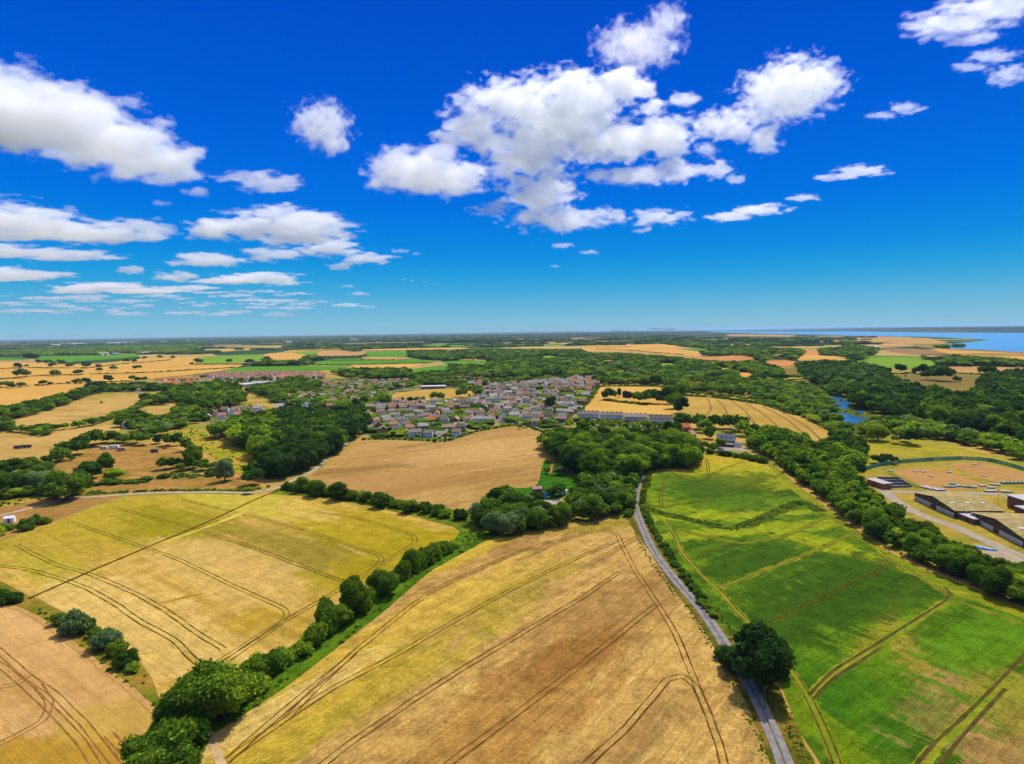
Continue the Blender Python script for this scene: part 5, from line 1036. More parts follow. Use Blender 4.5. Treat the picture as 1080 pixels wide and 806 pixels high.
def houses(poly_px, angle, dx, dys, mixw, skip=0.17, place='village'):
    poly = W_(poly_px); ca, sa = math.cos(angle), math.sin(angle)
    cx = sum(p[0] for p in poly) / len(poly); cy = sum(p[1] for p in poly) / len(poly)
    Rm = max(math.hypot(p[0] - cx, p[1] - cy) for p in poly); v = -Rm; row = 0
    while v < Rm:
        u = -Rm + random.uniform(0, dx); flip = row % 2
        while u < Rm:
            x, y = cx + u * ca - v * sa, cy + u * sa + v * ca
            if inside(x, y, poly) and not any(inside(x, y, e) for e in EXC) and random.random() > skip:
                k = pick(mixw); x += random.uniform(-1, 1); y += random.uniform(-2.2, 2.2)
                rot = angle + (math.pi if flip else 0) + random.gauss(0, .05) + (math.pi / 2 if random.random() < .18 else 0)
                if not any((x - q[0]) ** 2 + (y - q[1]) ** 2 < 110 for q in HOUSES[-60:]): HOUSES.append((x, y, rot, k, place))
            u += dx * random.uniform(.92, 1.12) + (6 if random.random() < .1 else 0)
        v += dys[row % len(dys)]; row += 1
ALLM = {0: 4, 1: 4, 2: 1.3, 3: 2, 4: 2, 5: 2.2, 6: .25, 7: 1.5, 8: 1.5, 9: 1, 10: 1}
REDM = {2: 4, 10: 4, 6: 2, 0: 1, 3: 2, 1: .5}
VA1 = [(384, 452), (390, 443), (378, 438), (380, 427), (412, 425), (440, 426), (448, 440), (446, 463), (418, 461), (394, 461)]
VA2 = [(447, 463), (449, 440), (441, 426), (480, 423), (507, 420), (512, 432), (522, 450), (502, 453.5), (482, 461), (470, 464)]
VA3 = [(523, 450), (513, 432), (508, 419), (510, 411), (522, 406), (560, 404), (568, 420), (572, 440), (575, 450), (552, 447), (540, 447)]
VA4 = [(576, 450), (573, 440), (569, 420), (561, 404), (600, 401), (632, 403), (622, 418), (609, 433), (608, 441), (600, 446), (590, 452)]
houses(VA1, .28, 13.5, (24, 34), ALLM, place='left part of the village')
houses(VA2, -.05, 13, (22, 32), ALLM, place='middle of the village')
houses(VA3, .12, 13, (23, 33), ALLM, place='middle of the village')
houses(VA4, -.22, 13.5, (23, 34), {**ALLM, 6: .7}, place='right part of the village')
houses([(292, 425), (302, 419), (330, 414), (345, 405), (372, 402), (402, 404), (430, 402), (440, 407), (408, 413), (402, 424), (378, 426), (374, 433), (340, 431), (312, 430)], .2, 15, (26, 38), {**ALLM, 2: 4, 10: 5}, place='houses above the dark wood')
houses([(208, 397.5), (235, 395), (300, 393.6), (338, 395), (345, 400), (310, 401), (270, 401.5), (232, 401)], .05, 14, (26, 34), REDM, .05, place='red roofed estate')
houses([(200, 441), (222, 437), (258, 431), (276, 431), (272, 437), (248, 442), (216, 445)], .35, 14, (26, 36), {0: 2, 1: 2, 4: 1, 5: 1, 10: 2, 2: 1}, .05, place='row left of the dark wood')
houses([(118, 411.5), (165, 405.5), (205, 402), (214, 405), (190, 409), (150, 412.5)], .2, 17, (30, 30), {8: 3, 7: 2, 6: 3, 0: 2}, .15, place='bungalows on the left')
houses([(440, 402), (470, 400), (505, 401), (520, 405), (505, 409), (480, 406.5), (450, 404)], 0, 15, (28, 36), {**REDM, 1: 3}, .2, place='behind the playing field')
houses([(600, 399.5), (622, 398), (640, 400), (632, 403), (605, 402)], -.1, 16, (30, 30), ALLM, .3, place='right end of the village')
for a in [(607, 404, 6), (622, 401, 0), (640, 397, 1), (660, 397.5, 1), (676, 401, 5), (671, 403, 1), (691, 399, 1), (698, 400, 3), (703, 398.5, 2), (690, 402, 8), (683, 403, 1), (735, 402, 10), (693, 383.5, 1), (762, 404.5, 1), (838, 411, 8), (142, 450, 8), (147, 449, 6), (137, 451, 1)]:
    p = G(a[0], a[1]); HOUSES.append((p.x, p.y, random.uniform(-.4, .4), a[2], 'trees round the church' if a[0] > 600 else 'trees on the left'))
# ground under the village: gardens, drives and streets
t = NT('gardens_mat', 0.95, 0.03); Pn = t.coord()
v1 = t.new('ShaderNodeTexVoronoi'); v1.inputs['Scale'].default_value = 0.075; t.lk(Pn, v1.inputs['Vector'])
sp = t.new('ShaderNodeSeparateColor'); t.lk(v1.outputs['Color'], sp.inputs[0])
cr = t.new('ShaderNodeValToRGB'); cr.color_ramp.interpolation = 'CONSTANT'
els = [(0, sun(84, 104, 36)), (.25, sun(190, 160, 90)), (.42, sun(70, 96, 30)), (.6, sun(150, 134, 116)), (.74, sun(176, 150, 96)), (.85, sun(96, 116, 36))]
while len(cr.color_ramp.elements) < len(els): cr.color_ramp.elements.new(.5)
for e, (p_, q_) in zip(cr.color_ramp.elements, els): e.position = p_; e.color = q_
t.lk(sp.outputs[0], cr.inputs[0])
M_garden = t.out(t.mix(t.math('MULTIPLY', t.noise(Pn, .3, 4), .5), cr.outputs[0], sun(120, 116, 60)))
VALL = [(383, 464), (376, 452), (388, 442), (360, 436), (300, 434), (290, 426), (300, 417), (240, 404), (205, 402), (206, 395.5), (240, 393.5), (340, 393), (345, 399), (430, 399), (520, 400), (600, 398), (645, 398), (634, 404), (624, 418), (611, 433), (640, 435), (690, 438), (712, 440), (712, 452), (690, 458), (640, 453), (600, 450), (582, 458), (560, 450), (540, 449.5), (520, 453), (502, 456), (483, 462.5), (470, 466), (445, 465.5), (410, 463.5)]
sheet('village_gardens', VALL, 0.08, M_garden, 'gardens, drives and paths between the village houses', 'gardens')
sheet('village_gardens', [(196, 444), (215, 434), (262, 428), (280, 430), (274, 440), (245, 444), (215, 447)], 0.08, M_garden, 'gardens round the house row left of the dark wood', 'gardens')
sheet('village_gardens', [(110, 413), (160, 405), (205, 400), (216, 404), (190, 410), (150, 414)], 0.09, M_garden, 'gardens round the bungalows on the left', 'gardens')
M_street = plain('street_mat', (0.25, 0.24, 0.235, 1), 0.9, 0.12, .3, 0.05)
for ln, w in [([(408, 455), (420, 450), (426, 444), (436, 441)], 9), ([(482, 452), (484, 447), (488, 443), (492, 440)], 13), ([(520, 434), (545, 430), (575, 424), (590, 422)], 6), ([(395, 446), (430, 436), (480, 434), (520, 434), (560, 439), (608, 441)], 6), ([(445, 448), (480, 446), (520, 445), (570, 447)], 5), ([(545, 405), (556, 414), (572, 424)], 6), ([(300, 426), (340, 417), (380, 412), (420, 409)], 6), ([(292, 430), (300, 424), (305, 420)], 12), ([(312, 431), (322, 425), (330, 420)], 12)]:
    path('street', ln, w, 0.2 + 0.004 * len(ln) + .001 * w, M_street, 'grey street between the houses from (%d) metres on' % 0 if False else 'grey village street between rows of houses', 'street', .03)
# build: the 300 largest as things, the rest as one mass
HOUSES.sort(key=lambda q: q[1])
near_h, far_h = HOUSES[:294], HOUSES[294:]
cache = {}
def place_house(q, detail):
    k = q[3]; key = (k, detail)
    if key not in cache:
        p = PROTO[k]; cache[key] = make_house(p[0], p[1], p[2], p[3], p[4], p[5], p[6], detail, (0, 0), 0, 'house', p[7]); e = cache[key]
    else: e = copy_tree(cache[key])
    e.location = (q[0], q[1], 0); e.rotation_euler = (0, 0, q[2]); s_ = .86 + .1 * ((q[0] * 7.3) % 1.0); e.scale = (s_, s_, s_); return e
RN = ['front', 'second', 'third', 'fourth', 'fifth', 'sixth', 'seventh', 'eighth', 'ninth', 'tenth', 'eleventh', 'twelfth', 'thirteenth']
ORD = ['', 'first', 'second', 'third', 'fourth', 'fifth', 'sixth', 'seventh', 'eighth', 'ninth', 'tenth', 'eleventh', 'twelfth', 'thirteenth', 'fourteenth', 'fifteenth', 'sixteenth', 'seventeenth', 'eighteenth', 'nineteenth']
TENS = {2: ('twentieth', 'twenty'), 3: ('thirtieth', 'thirty'), 4: ('fortieth', 'forty'), 5: ('fiftieth', 'fifty'), 6: ('sixtieth', 'sixty'), 7: ('seventieth', 'seventy')}
def ordinal(n):
    if n < 20: return ORD[n]
    a, b = TENS[n // 10]; return a if n % 10 == 0 else b + '-' + ORD[n % 10]
grp = {}
for q in near_h: grp.setdefault(q[4], []).append(q)
for place, qs in grp.items():
    nr = 1 if len(qs) < 12 else max(2, round(len(qs) / 11)); per = math.ceil(len(qs) / nr)
    qs.sort(key=lambda q: -proj(q[0], q[1])[1])
    for r_ in range(nr):
        row = sorted(qs[r_ * per:(r_ + 1) * per], key=lambda q: proj(q[0], q[1])[0])
        for i, q in enumerate(row):
            e = place_house(q, q[1] < 900)
            p = PROTO[q[3]]
            pos = 'leftmost' if i == 0 else 'rightmost' if i == len(row) - 1 else ordinal(i + 1) + ' from left'
            tag(e, '%s roofed %s %s, %s%s, %s' % (p[0], p[1], 'bungalow' if p[4] < 4 else 'house', pos, ' in %s row' % RN[r_] if nr > 1 else '', place), 'house', 'houses, ' + place)
# far houses: one mass of simple whole houses
vs = []; fs = []; mi = []; mats = []; mkey = {}
def mslot(m):
    if m.name not in mkey: mkey[m.name] = len(mats); mats.append(m)
    return mkey[m.name]
big = MB()
for q in far_h:
    p = PROTO[q[3]]; ca, sa = math.cos(q[2]), math.sin(q[2])
    for mb, m in ((gable_walls(p[2], p[3], p[4], p[5]), WALL[p[1]]), (gable_roof(p[2], p[3], p[4], p[5]), ROOF[p[0]])):
        big.cur = mslot(m); big.add([(q[0] + v[0] * ca - v[1] * sa, q[1] + v[0] * sa + v[1] * ca, v[2]) for v in mb.v], mb.f)
if far_h: tag(big.build('far_houses', mats), 'crowded roofs of the houses at the far side of the village', 'houses', kind='stuff')
# garden trees and bushes
for poly, sp_, mx in [(VA1, 17, BRIGHT), (VA2, 17, BRIGHT), (VA3, 19, BRIGHT), (VA4, 20, BRIGHT)]:
    scatter(poly, sp_ * .95, 1.4, 3.0, {'mid': 5, 'dark': 4, 'lime': 2}, 'garden bushes of the village', 'shrub', holes=[SF])
    scatter(poly, 19, 3.2, 6.2, {'mid': 4, 'dark': 4, 'lime': 1.5}, 'garden trees of the village', holes=[SF])
scatter([(292, 425), (302, 419), (330, 414), (345, 405), (372, 402), (402, 404), (430, 402), (440, 407), (408, 413), (402, 424), (378, 426), (374, 433), (340, 431), (312, 430)], 17, 4.5, 9, {'mid': 5, 'dark': 4, 'lime': 1.5}, 'garden trees above the dark wood')
scatter([(208, 397.5), (235, 395), (300, 393.6), (338, 395), (345, 400), (310, 403), (270, 405), (232, 404)], 40, 5, 8, {'mid': 4, 'dark': 4}, 'gardens of red roofed estate')
scatter([(258, 414), (280, 410), (300, 404), (312, 400), (330, 403), (340, 409), (330, 414), (302, 419), (290, 426), (280, 420), (270, 416)], 13, 8, 13, {'mid': 4, 'dark': 5, 'lime': .7}, 'trees round the halls')
scatter([(235, 408), (258, 406), (290, 404), (280, 401), (240, 403), (215, 404)], 28, 6, 11, {'mid': 4, 'dark': 5}, 'gardens of red roofed estate')
scatter([(200, 441), (222, 437), (258, 431), (276, 431), (272, 437), (248, 442), (216, 445)], 30, 4, 8, {'mid': 4, 'dark': 4}, 'gardens left of dark wood')
scatter([(118, 411.5), (165, 405.5), (205, 402), (214, 405), (190, 409), (150, 412.5)], 26, 4, 9, {'mid': 4, 'dark': 4}, 'gardens round the bungalows')
scatter([(340, 400), (430, 400), (440, 406), (480, 407), (520, 406), (560, 404), (600, 402), (600, 399), (560, 402), (520, 404), (480, 400), (430, 399)], 17, 7, 13, {'mid': 4, 'dark': 5, 'lime': .7}, 'trees behind the village')
scatter([(610, 448), (640, 452), (690, 456), (710, 453), (708, 447), (684, 447), (634, 443.5), (610, 442)], 6.5, 1.8, 3.6, {'mid': 5, 'lime': 3, 'dark': 3}, 'back gardens of the terraces', 'shrub')
for a in [(503, 446, 12, 'mid'), (456, 448, 6, 'mid'), (449, 438, 9, 'dark'), (494, 433, 12, 'mid'), (510, 440, 8, 'mid'), (580, 431, 13, 'deep'), (590, 447, 12, 'lime'), (600, 452, 9, 'lime'), (611, 452, 7, 'dark'), (424, 424, 5, 'dark'), (432, 425, 6, 'deep'), (439, 424.5, 6, 'dark'), (447, 424.5, 6, 'dark'), (458, 422.5, 9, 'mid'), (465, 422, 8, 'dark'), (487, 419, 9, 'mid'), (495, 418.5, 3, 'dark'), (383, 427, 8, 'dark'), (375, 428, 8, 'dark'), (400, 425, 10, 'mid'), (405, 428, 12, 'mid'), (472, 463, 7, 'mid'), (430, 461, 6, 'mid'), (415, 461, 6, 'mid'), (407, 459, 5, 'dark'), (461, 466, 5, 'lime'), (440, 463, 5, 'mid'), (548, 453, 6, 'mid'), (556, 451, 7, 'mid'), (568, 453, 8, 'mid'), (625, 450, 6, 'mid'), (646, 452, 7, 'mid'), (660, 453, 6, 'dark'), (683, 452, 8, 'mid'), (560, 444, 5, 'lime'), (545, 449, 4, 'mid')]:
    tree_px(a[0], a[1], a[2], a[3], 'village gardens', 'tree', .95)
along([(384, 464), (410, 463.5), (445, 465), (470, 465.5), (483, 462), (503, 455.5), (520, 452.5), (540, 449), (556, 450), (578, 458)], 5, 1.2, 2.4, HEDGE, 'garden edge along bare field', 'shrub')
along([(505, 417), (500, 412.5), (488, 409.5)], 8, 6, 9, HEDGE, 'playing field edge'); along([(475, 408), (490, 408.5), (505, 411), (507, 417)], 9, 6, 9, HEDGE, 'playing field edge')

TREES[:] = [t for t in TREES if not ('village' in t['place'] and any((t['x'] - h[0]) ** 2 + (t['y'] + 5 - h[1]) ** 2 < 85 for h in HOUSES))]
# terraces behind the middle wood
TER = [(610, 631.5, 441.5, 'white', 'grey', 'leftmost terrace block of pale grey houses with long grey roof'), (633.5, 657, 442.8, 'white', 'grey', 'second terrace block from the left with pale walls and grey roof'), (659, 682.5, 444.6, 'cream', 'grey', 'third terrace block from the left with cream walls'), (685, 710, 446.4, 'white', 'dark', 'rightmost terrace block ending at the trees')]
for x0, x1, yb, wl, rf, lab in TER:
    a, b = G(x0, yb), G(x1, yb + .35); Lg = (b - a).length; m = (a + b) / 2; d = 8.5
    rz = math.atan2(b.y - a.y, b.x - a.x); e = empty('terrace_block', (m.x - math.sin(rz) * d / 2, m.y + math.cos(rz) * d / 2, 0), rz)
    link('wall', gable_walls(Lg, d, 5.3, 3.0).mesh('wall'), WALL[wl], e)
    r_ = link('roof', gable_roof(Lg, d, 5.3, 3.0).mesh('roof'), ROOF[rf], e)
    n = 5
    for i in range(n):
        cx = -Lg / 2 + Lg * (i + .5) / n
        link('chimney', box_mesh('chimney', cx - .45, -.4, 7.6, cx + .45, .4, 9.5), WALL['brick'], r_)
        for z0 in (.9, 3.5):
            for ox in (-1.3, 1.2):
                f_ = link('window', box_mesh('window', cx + ox - .7, -d / 2 - .06, z0, cx + ox + .7, -d / 2 + .04, z0 + 1.3), M_frame, e)
                link('pane', box_mesh('pane', cx + ox - .58, -d / 2 - .08, z0 + .1, cx + ox + .58, -d / 2, z0 + 1.2), M_glass, f_)
        link('door', box_mesh('door', cx - .1 - .45, -d / 2 - .07, 0, cx + .35, -d / 2 + .03, 2.0), M_door, e)
    tag(e, lab, 'terrace', 'terrace blocks')
# small sheds and cars
def shed(px, py, rz, wallm, roofm, lab, s=1.0):
    p = G(px, py); e = empty('garden_shed', (p.x, p.y, 0), rz)
    link('wall', gable_walls(3.4 * s, 2.6 * s, 2.0 * s, .7 * s).mesh('wall'), wallm, e); link('roof', gable_roof(3.4 * s, 2.6 * s, 2.0 * s, .7 * s, .2, .08).mesh('roof'), roofm, e)
    link('door', box_mesh('door', -.4 * s, -1.36 * s, 0, .4 * s, -1.28 * s, 1.8 * s), M_door, e)
    return tag(e, lab, 'shed', 'sheds in the back gardens')
M_pale0 = plain('shed_roof_mat', (.6, .6, .6, 1), .7)
M_wood = plain('shed_wood_mat', (.30, .20, .12, 1), .9, .2, 2)
SHL = [615, 619, 626, 631, 638, 643, 650, 655, 664, 669, 676, 688, 695, 702]
for i, x in enumerate(SHL):
    w_ = i % 2 == 0
    shed(x, 449.5 + (i * 7 % 5) * 0.9 + (x - 610) * .04, i * .7, M_frame if w_ else M_wood, ROOF['grey'] if w_ else ROOF['brown'], '%s garden shed, %s from left, behind the terraces' % ('white' if w_ else 'brown', ordinal(i + 1)), 1.15)
rs = random.Random(21); SP = []
for poly in (VA1, VA2, VA3):
    pw = W_(poly)
    for k in range(400):
        if len(SP) > 14 * (1 + (VA1, VA2, VA3).index(poly)): break
        x = rs.uniform(min(p[0] for p in pw), max(p[0] for p in pw)); y = rs.uniform(min(p[1] for p in pw), min(p[1] for p in pw) + 150)
        if inside(x, y, pw) and not any((x - h[0]) ** 2 + (y - h[1]) ** 2 < 60 for h in HOUSES): SP.append(proj(x, y))
SP.sort(key=lambda p: p[0])
for i, p in enumerate(SP):
    shed(p[0], p[1], rs.uniform(0, 3), (M_frame, M_wood, M_frame)[i % 3], (M_pale0, ROOF['grey'], ROOF['brown'])[i % 3], '%s garden shed, %s from left among the nearer village houses' % (('white', 'brown', 'white walled')[i % 3], ordinal(i + 1)), rs.uniform(1.0, 1.5))
CARC = {'white': plain('car_white_mat', (.8, .8, .8, 1), .3, .03, 1, .5), 'blue': plain('car_blue_mat', (.02, .10, .45, 1), .3, .05, 1, .5), 'red': plain('car_red_mat', (.5, .02, .02, 1), .3, .05, 1, .5), 'black': plain('car_black_mat', (.02, .02, .025, 1), .3, .05, 1, .5), 'silver': plain('car_silver_mat', (.45, .46, .48, 1), .3, .05, 1, .5)}
M_tyre = plain('tyre_mat', (.015, .015, .015, 1), .9)
def car_body():
    mb = MB(); prof = [(-2.1, .35), (-2.15, .8), (-1.9, .95), (-1.1, 1.0), (-.5, 1.45), (1.0, 1.48), (1.7, 1.0), (2.05, .9), (2.1, .35)]
    n = len(prof); vs = []
    for y, k in ((-.85, 1), (.85, 1)):
        for x, z in prof: vs.append((x, y * (.86 if z > 1.1 else 1), z))
    mb.add(vs, [tuple(range(n - 1, -1, -1)), tuple(range(n, 2 * n))] + [(i, (i + 1) % n, n + (i + 1) % n, n + i) for i in range(n)])
    return mb.mesh('car_body')
CARB = car_body()
mbw = MB(); mbw.box(-.45, -.79, 1.06, .95, .79, 1.4); CARW = mbw.mesh('car_windows')
mbt = MB(); mbt.tube((0, -.1, 0), (0, .1, 0), .32, .32, 12); CART = mbt.mesh('car_wheel')
def car(px, py, rz, c_, lab, z=.22):
    p = G(px, py); e = empty('parked_car', (p.x, p.y, z), rz)
    if not CARB.materials: CARB.materials.append(CARC['white']); CARW.materials.append(M_glass); CART.materials.append(M_tyre)
    b = bpy.data.objects.new('body', CARB); COL.objects.link(b); b.parent = e; b.material_slots[0].link = 'OBJECT'; b.material_slots[0].material = CARC[c_]
    w_ = bpy.data.objects.new('window', CARW); COL.objects.link(w_); w_.parent = e; w_.scale = (1.0, 1.02, 1.0)
    for x in (-1.3, 1.3):
        for y in (-.82, .82):
            t_ = bpy.data.objects.new('wheel', CART); COL.objects.link(t_); t_.parent = e; t_.location = (x, y, .32)
    return tag(e, lab, 'car', 'cars parked in the village')
CL = [(410, 453.5, 'white'), (417, 451, 'silver'), (423, 447, 'blue'), (481, 451, 'white'), (486, 450, 'red'), (484, 446.5, 'black'), (489, 444, 'white'), (493, 441.5, 'silver'), (440, 436, 'white'), (455, 434.8, 'red'), (470, 434.8, 'white'), (505, 434.4, 'blue'), (530, 435.5, 'white'), (545, 437, 'silver'), (556, 438.5, 'white'), (575, 440, 'black'), (595, 441, 'white'), (462, 447.6, 'silver'), (500, 446.2, 'white'), (540, 446.2, 'blue')]
for i, (x, y, c_) in enumerate(CL): car(x, y, random.uniform(-.3, .3) + (1.4 if i % 3 == 0 else 0), c_, '%s car parked on the village street, %s from the left' % (c_, ordinal(sorted(z[0] for z in CL).index(x) + 1)))
# ------------------------------------------------------------------ landmarks and the works
def slab_building(name, x0px, x1px, ybpx, depth, h, wallm, roofm, lab, cat, pitched=0.0, windows=6, y1=None, group=None):
    a, b = G(x0px, ybpx), G(x1px, ybpx if y1 is None else y1); Lg = (b - a).length; m = (a + b) / 2; rz = math.atan2(b.y - a.y, b.x - a.x)
    e = empty(name, (m.x - math.sin(rz) * depth / 2, m.y + math.cos(rz) * depth / 2, 0), rz)
    if pitched:
        link('wall', gable_walls(Lg, depth, h, pitched).mesh('wall'), wallm, e); link('roof', gable_roof(Lg, depth, h, pitched).mesh('roof'), roofm, e)
    else:
        link('wall', box_mesh('wall', -Lg / 2, -depth / 2, -.2, Lg / 2, depth / 2, h), wallm, e); link('roof', box_mesh('roof', -Lg / 2 - .4, -depth / 2 - .4, h + .003, Lg / 2 + .4, depth / 2 + .4, h + .5), roofm, e)
    for i in range(windows):
        cx = -Lg / 2 + Lg * (i + .5) / windows; ww = Lg / windows * .3
        f_ = link('window', box_mesh('window', cx - ww, -depth / 2 - .07, h * .35, cx + ww, -depth / 2 + .05, h * .75), M_frame, e)
        link('pane', box_mesh('pane', cx - ww * .9, -depth / 2 - .1, h * .38, cx + ww * .9, -depth / 2, h * .72), M_glass, f_)
    return tag(e, lab, cat, group)
M_flat = plain('flat_roof_mat', (.40, .38, .37, 1), .8, .12, .3)
M_pale = plain('pale_roof_mat', (.66, .66, .68, 1), .7, .08, .2, .2)
M_fgrey = plain('far_grey_mat', (.30, .30, .33, 1), .8, .1, .1, .1)
slab_building('school', 444.5, 470, 410.6, 16, 4.6, WALL['brick'], M_pale, 'long brick school with white flat roof above the playing field', 'school', 0, 9, y1=410)
slab_building('hall', 259, 274, 408.4, 24, 5, WALL['cream'], M_pale, 'pale flat roofed hall left of the village centre', 'hall', 0, 6, y1=407)
slab_building('hall', 275, 291, 407.4, 40, 5.5, WALL['brick'], M_fgrey, 'grey flat roofed hall right of the pale hall', 'hall', 0, 6, y1=405)
slab_building('hall', 294, 309, 399.2, 14, 4, WALL['brick'], ROOF['orange'], 'long orange roofed building behind the flat roofed halls', 'hall', 3.4, 6, y1=398)
for x0, x1, y, lab in [(163, 173, 401.6, 'orange roofed bungalow terrace, leftmost of three'), (176, 185, 401.0, 'orange roofed bungalow terrace, middle of three'), (188, 210, 401.0, 'orange roofed bungalow terrace, rightmost and longest of three')]:
    slab_building('bungalow_terrace', x0, x1, y, 10, 3, WALL['cream'], ROOF['orange'], lab, 'terrace', 3.2, 5, group='orange bungalow terraces')
slab_building('barn', 711.5, 717.5, 402, 9, 3.2, WALL['brick'], ROOF['orange'], 'shorter orange roofed barn right of the church', 'barn', 3.2, 3)
slab_building('barn', 718.5, 731, 402.4, 10, 3.4, WALL['cream'], ROOF['orange'], 'long orange roofed barn right of the church', 'barn', 3.2, 5)
slab_building('farmhouse', 832, 842, 411.5, 12, 3.5, WALL['brick'], M_pale, 'low pale roofed barn among the willows', 'barn', 2.5, 3)
# church
p = G(670, 397); e = empty('church', (p.x, p.y, 0), .2)
M_stone = plain('flint_mat', (.34, .32, .29, 1), .9, .2, .8)
mb = MB(); mb.box(-3.2, -3.2, -.2, 3.2, 3.2, 16)
for i in range(4):
    for x, y in ((-2.8 + i * 1.87, -3.0), (-2.8 + i * 1.87, 3.0), (-3.0, -2.8 + i * 1.87), (3.0, -2.8 + i * 1.87)): mb.box(x - .45, y - .28, 15.99, x + .45, y + .28, 17.1)
tw = mb.build('tower', M_stone, e)
for x in (-1.0, 1.0): link('belfry_opening', box_mesh('belfry_opening', x - .5, -3.26, 11.5, x + .5, -3.1, 14), M_glass, tw)
nv = empty('nave', (-12, 0, 0)); nv.parent = e
link('wall', gable_walls(17, 9, 6, 4.5).mesh('wall'), M_stone, nv); link('roof', gable_roof(17, 9, 6, 4.5).mesh('roof'), ROOF['grey'], nv)
for i in range(5): link('window', box_mesh('window', -7 + i * 3.2, -4.56, 1.6, -5.6 + i * 3.2, -4.45, 4.4), M_glass, nv)
tag(e, 'flint church with square battlemented tower among the trees', 'church')
# the big grey house and its brick neighbour
p = G(768, 471); e = empty('detached_house', (p.x, p.y + 5, 0), -.42)
M_slate = plain('slate_mat', (.15, .16, .19, 1), .9, .12, 1, .05)
link('wall', gable_walls(14, 10, 5.6, 4.0).mesh('wall'), plain('dark_clad_mat', (.10, .085, .08, 1), .8, .15, 1.5), e)
rf = link('roof', gable_roof(14, 10, 5.6, 4.0, .9, .25).mesh('roof'), M_slate, e)
for x in (-3.5, 0, 3.5): link('skylight', box_mesh('skylight', x - .5, -3.2, 7.35, x + .5, -2.2, 8.2), M_glass, rf)
mb = MB(); mb.box(-6.5, -8.2, 2.5, 6.5, -5.05, 2.8)
for i in range(6): mb.tube((-6.3 + i * 2.52, -8.0, 0), (-6.3 + i * 2.52, -8.0, 2.5), .09)
for i in range(27): mb.tube((-6.4 + i * .49, -8.1, 2.8), (-6.4 + i * .49, -8.1, 3.75), .035, n=4)
mb.box(-6.5, -8.16, 3.75, 6.5, -8.04, 3.85); mb.build('balcony', M_frame, e)
for x in (-4.8, -1.6, 1.6, 4.8):
    for z0 in (.3, 3.1):
        f_ = link('window', box_mesh('window', x - 1.2, -5.08, z0, x + 1.2, -4.95, z0 + 2.0), M_frame, e); link('pane', box_mesh('pane', x - 1.08, -5.11, z0 + .1, x + 1.08, -5.0, z0 + 1.9), M_glass, f_)
mb = MB(); mb.box(7.02, -6, -.2, 12.5, 1, 2.9); mb.build('garage', WALL['white'], e)
mb = MB(); mb.box(6.9, -6.3, 2.904, 12.8, 1.3, 3.2); mb.build('garage_roof', M_slate, e)
tag(e, 'large detached house with grey slate roof and white balcony by the lined field', 'house')
sheet('drive', [(752, 475), (758, 466), (766, 470), (780, 470), (790, 474), (784, 477), (770, 475), (762, 478)], .16, plain('drive_mat', sun(170, 150, 130), .9, .12, .4), 'pale gravel drive round the big grey house', 'drive')
sheet('lawn', [(727, 462), (738, 463), (746, 465), (742, 470), (732, 468)], .13, field_mat('dry_lawn_mat', sun(196, 150, 66), sun(176, 140, 56), None, 0, .05, .2, .2, .8), 'dry tan lawn beside the brick cottage', 'lawn')
for nm, px, py, rz, roof, lab in [('cottage', 728, 463, .9, 'red', 'red brick cottage with gable end among the trees'), ('cottage', 722, 455, .2, 'orange', 'small orange roofed cottage behind the brick cottage')]:
    p = G(px, py); h_ = make_house(roof, 'brick', 9, 7.5, 4.6, 3.4, 1, True, (p.x, p.y), rz, nm); tag(h_, lab, 'cottage')

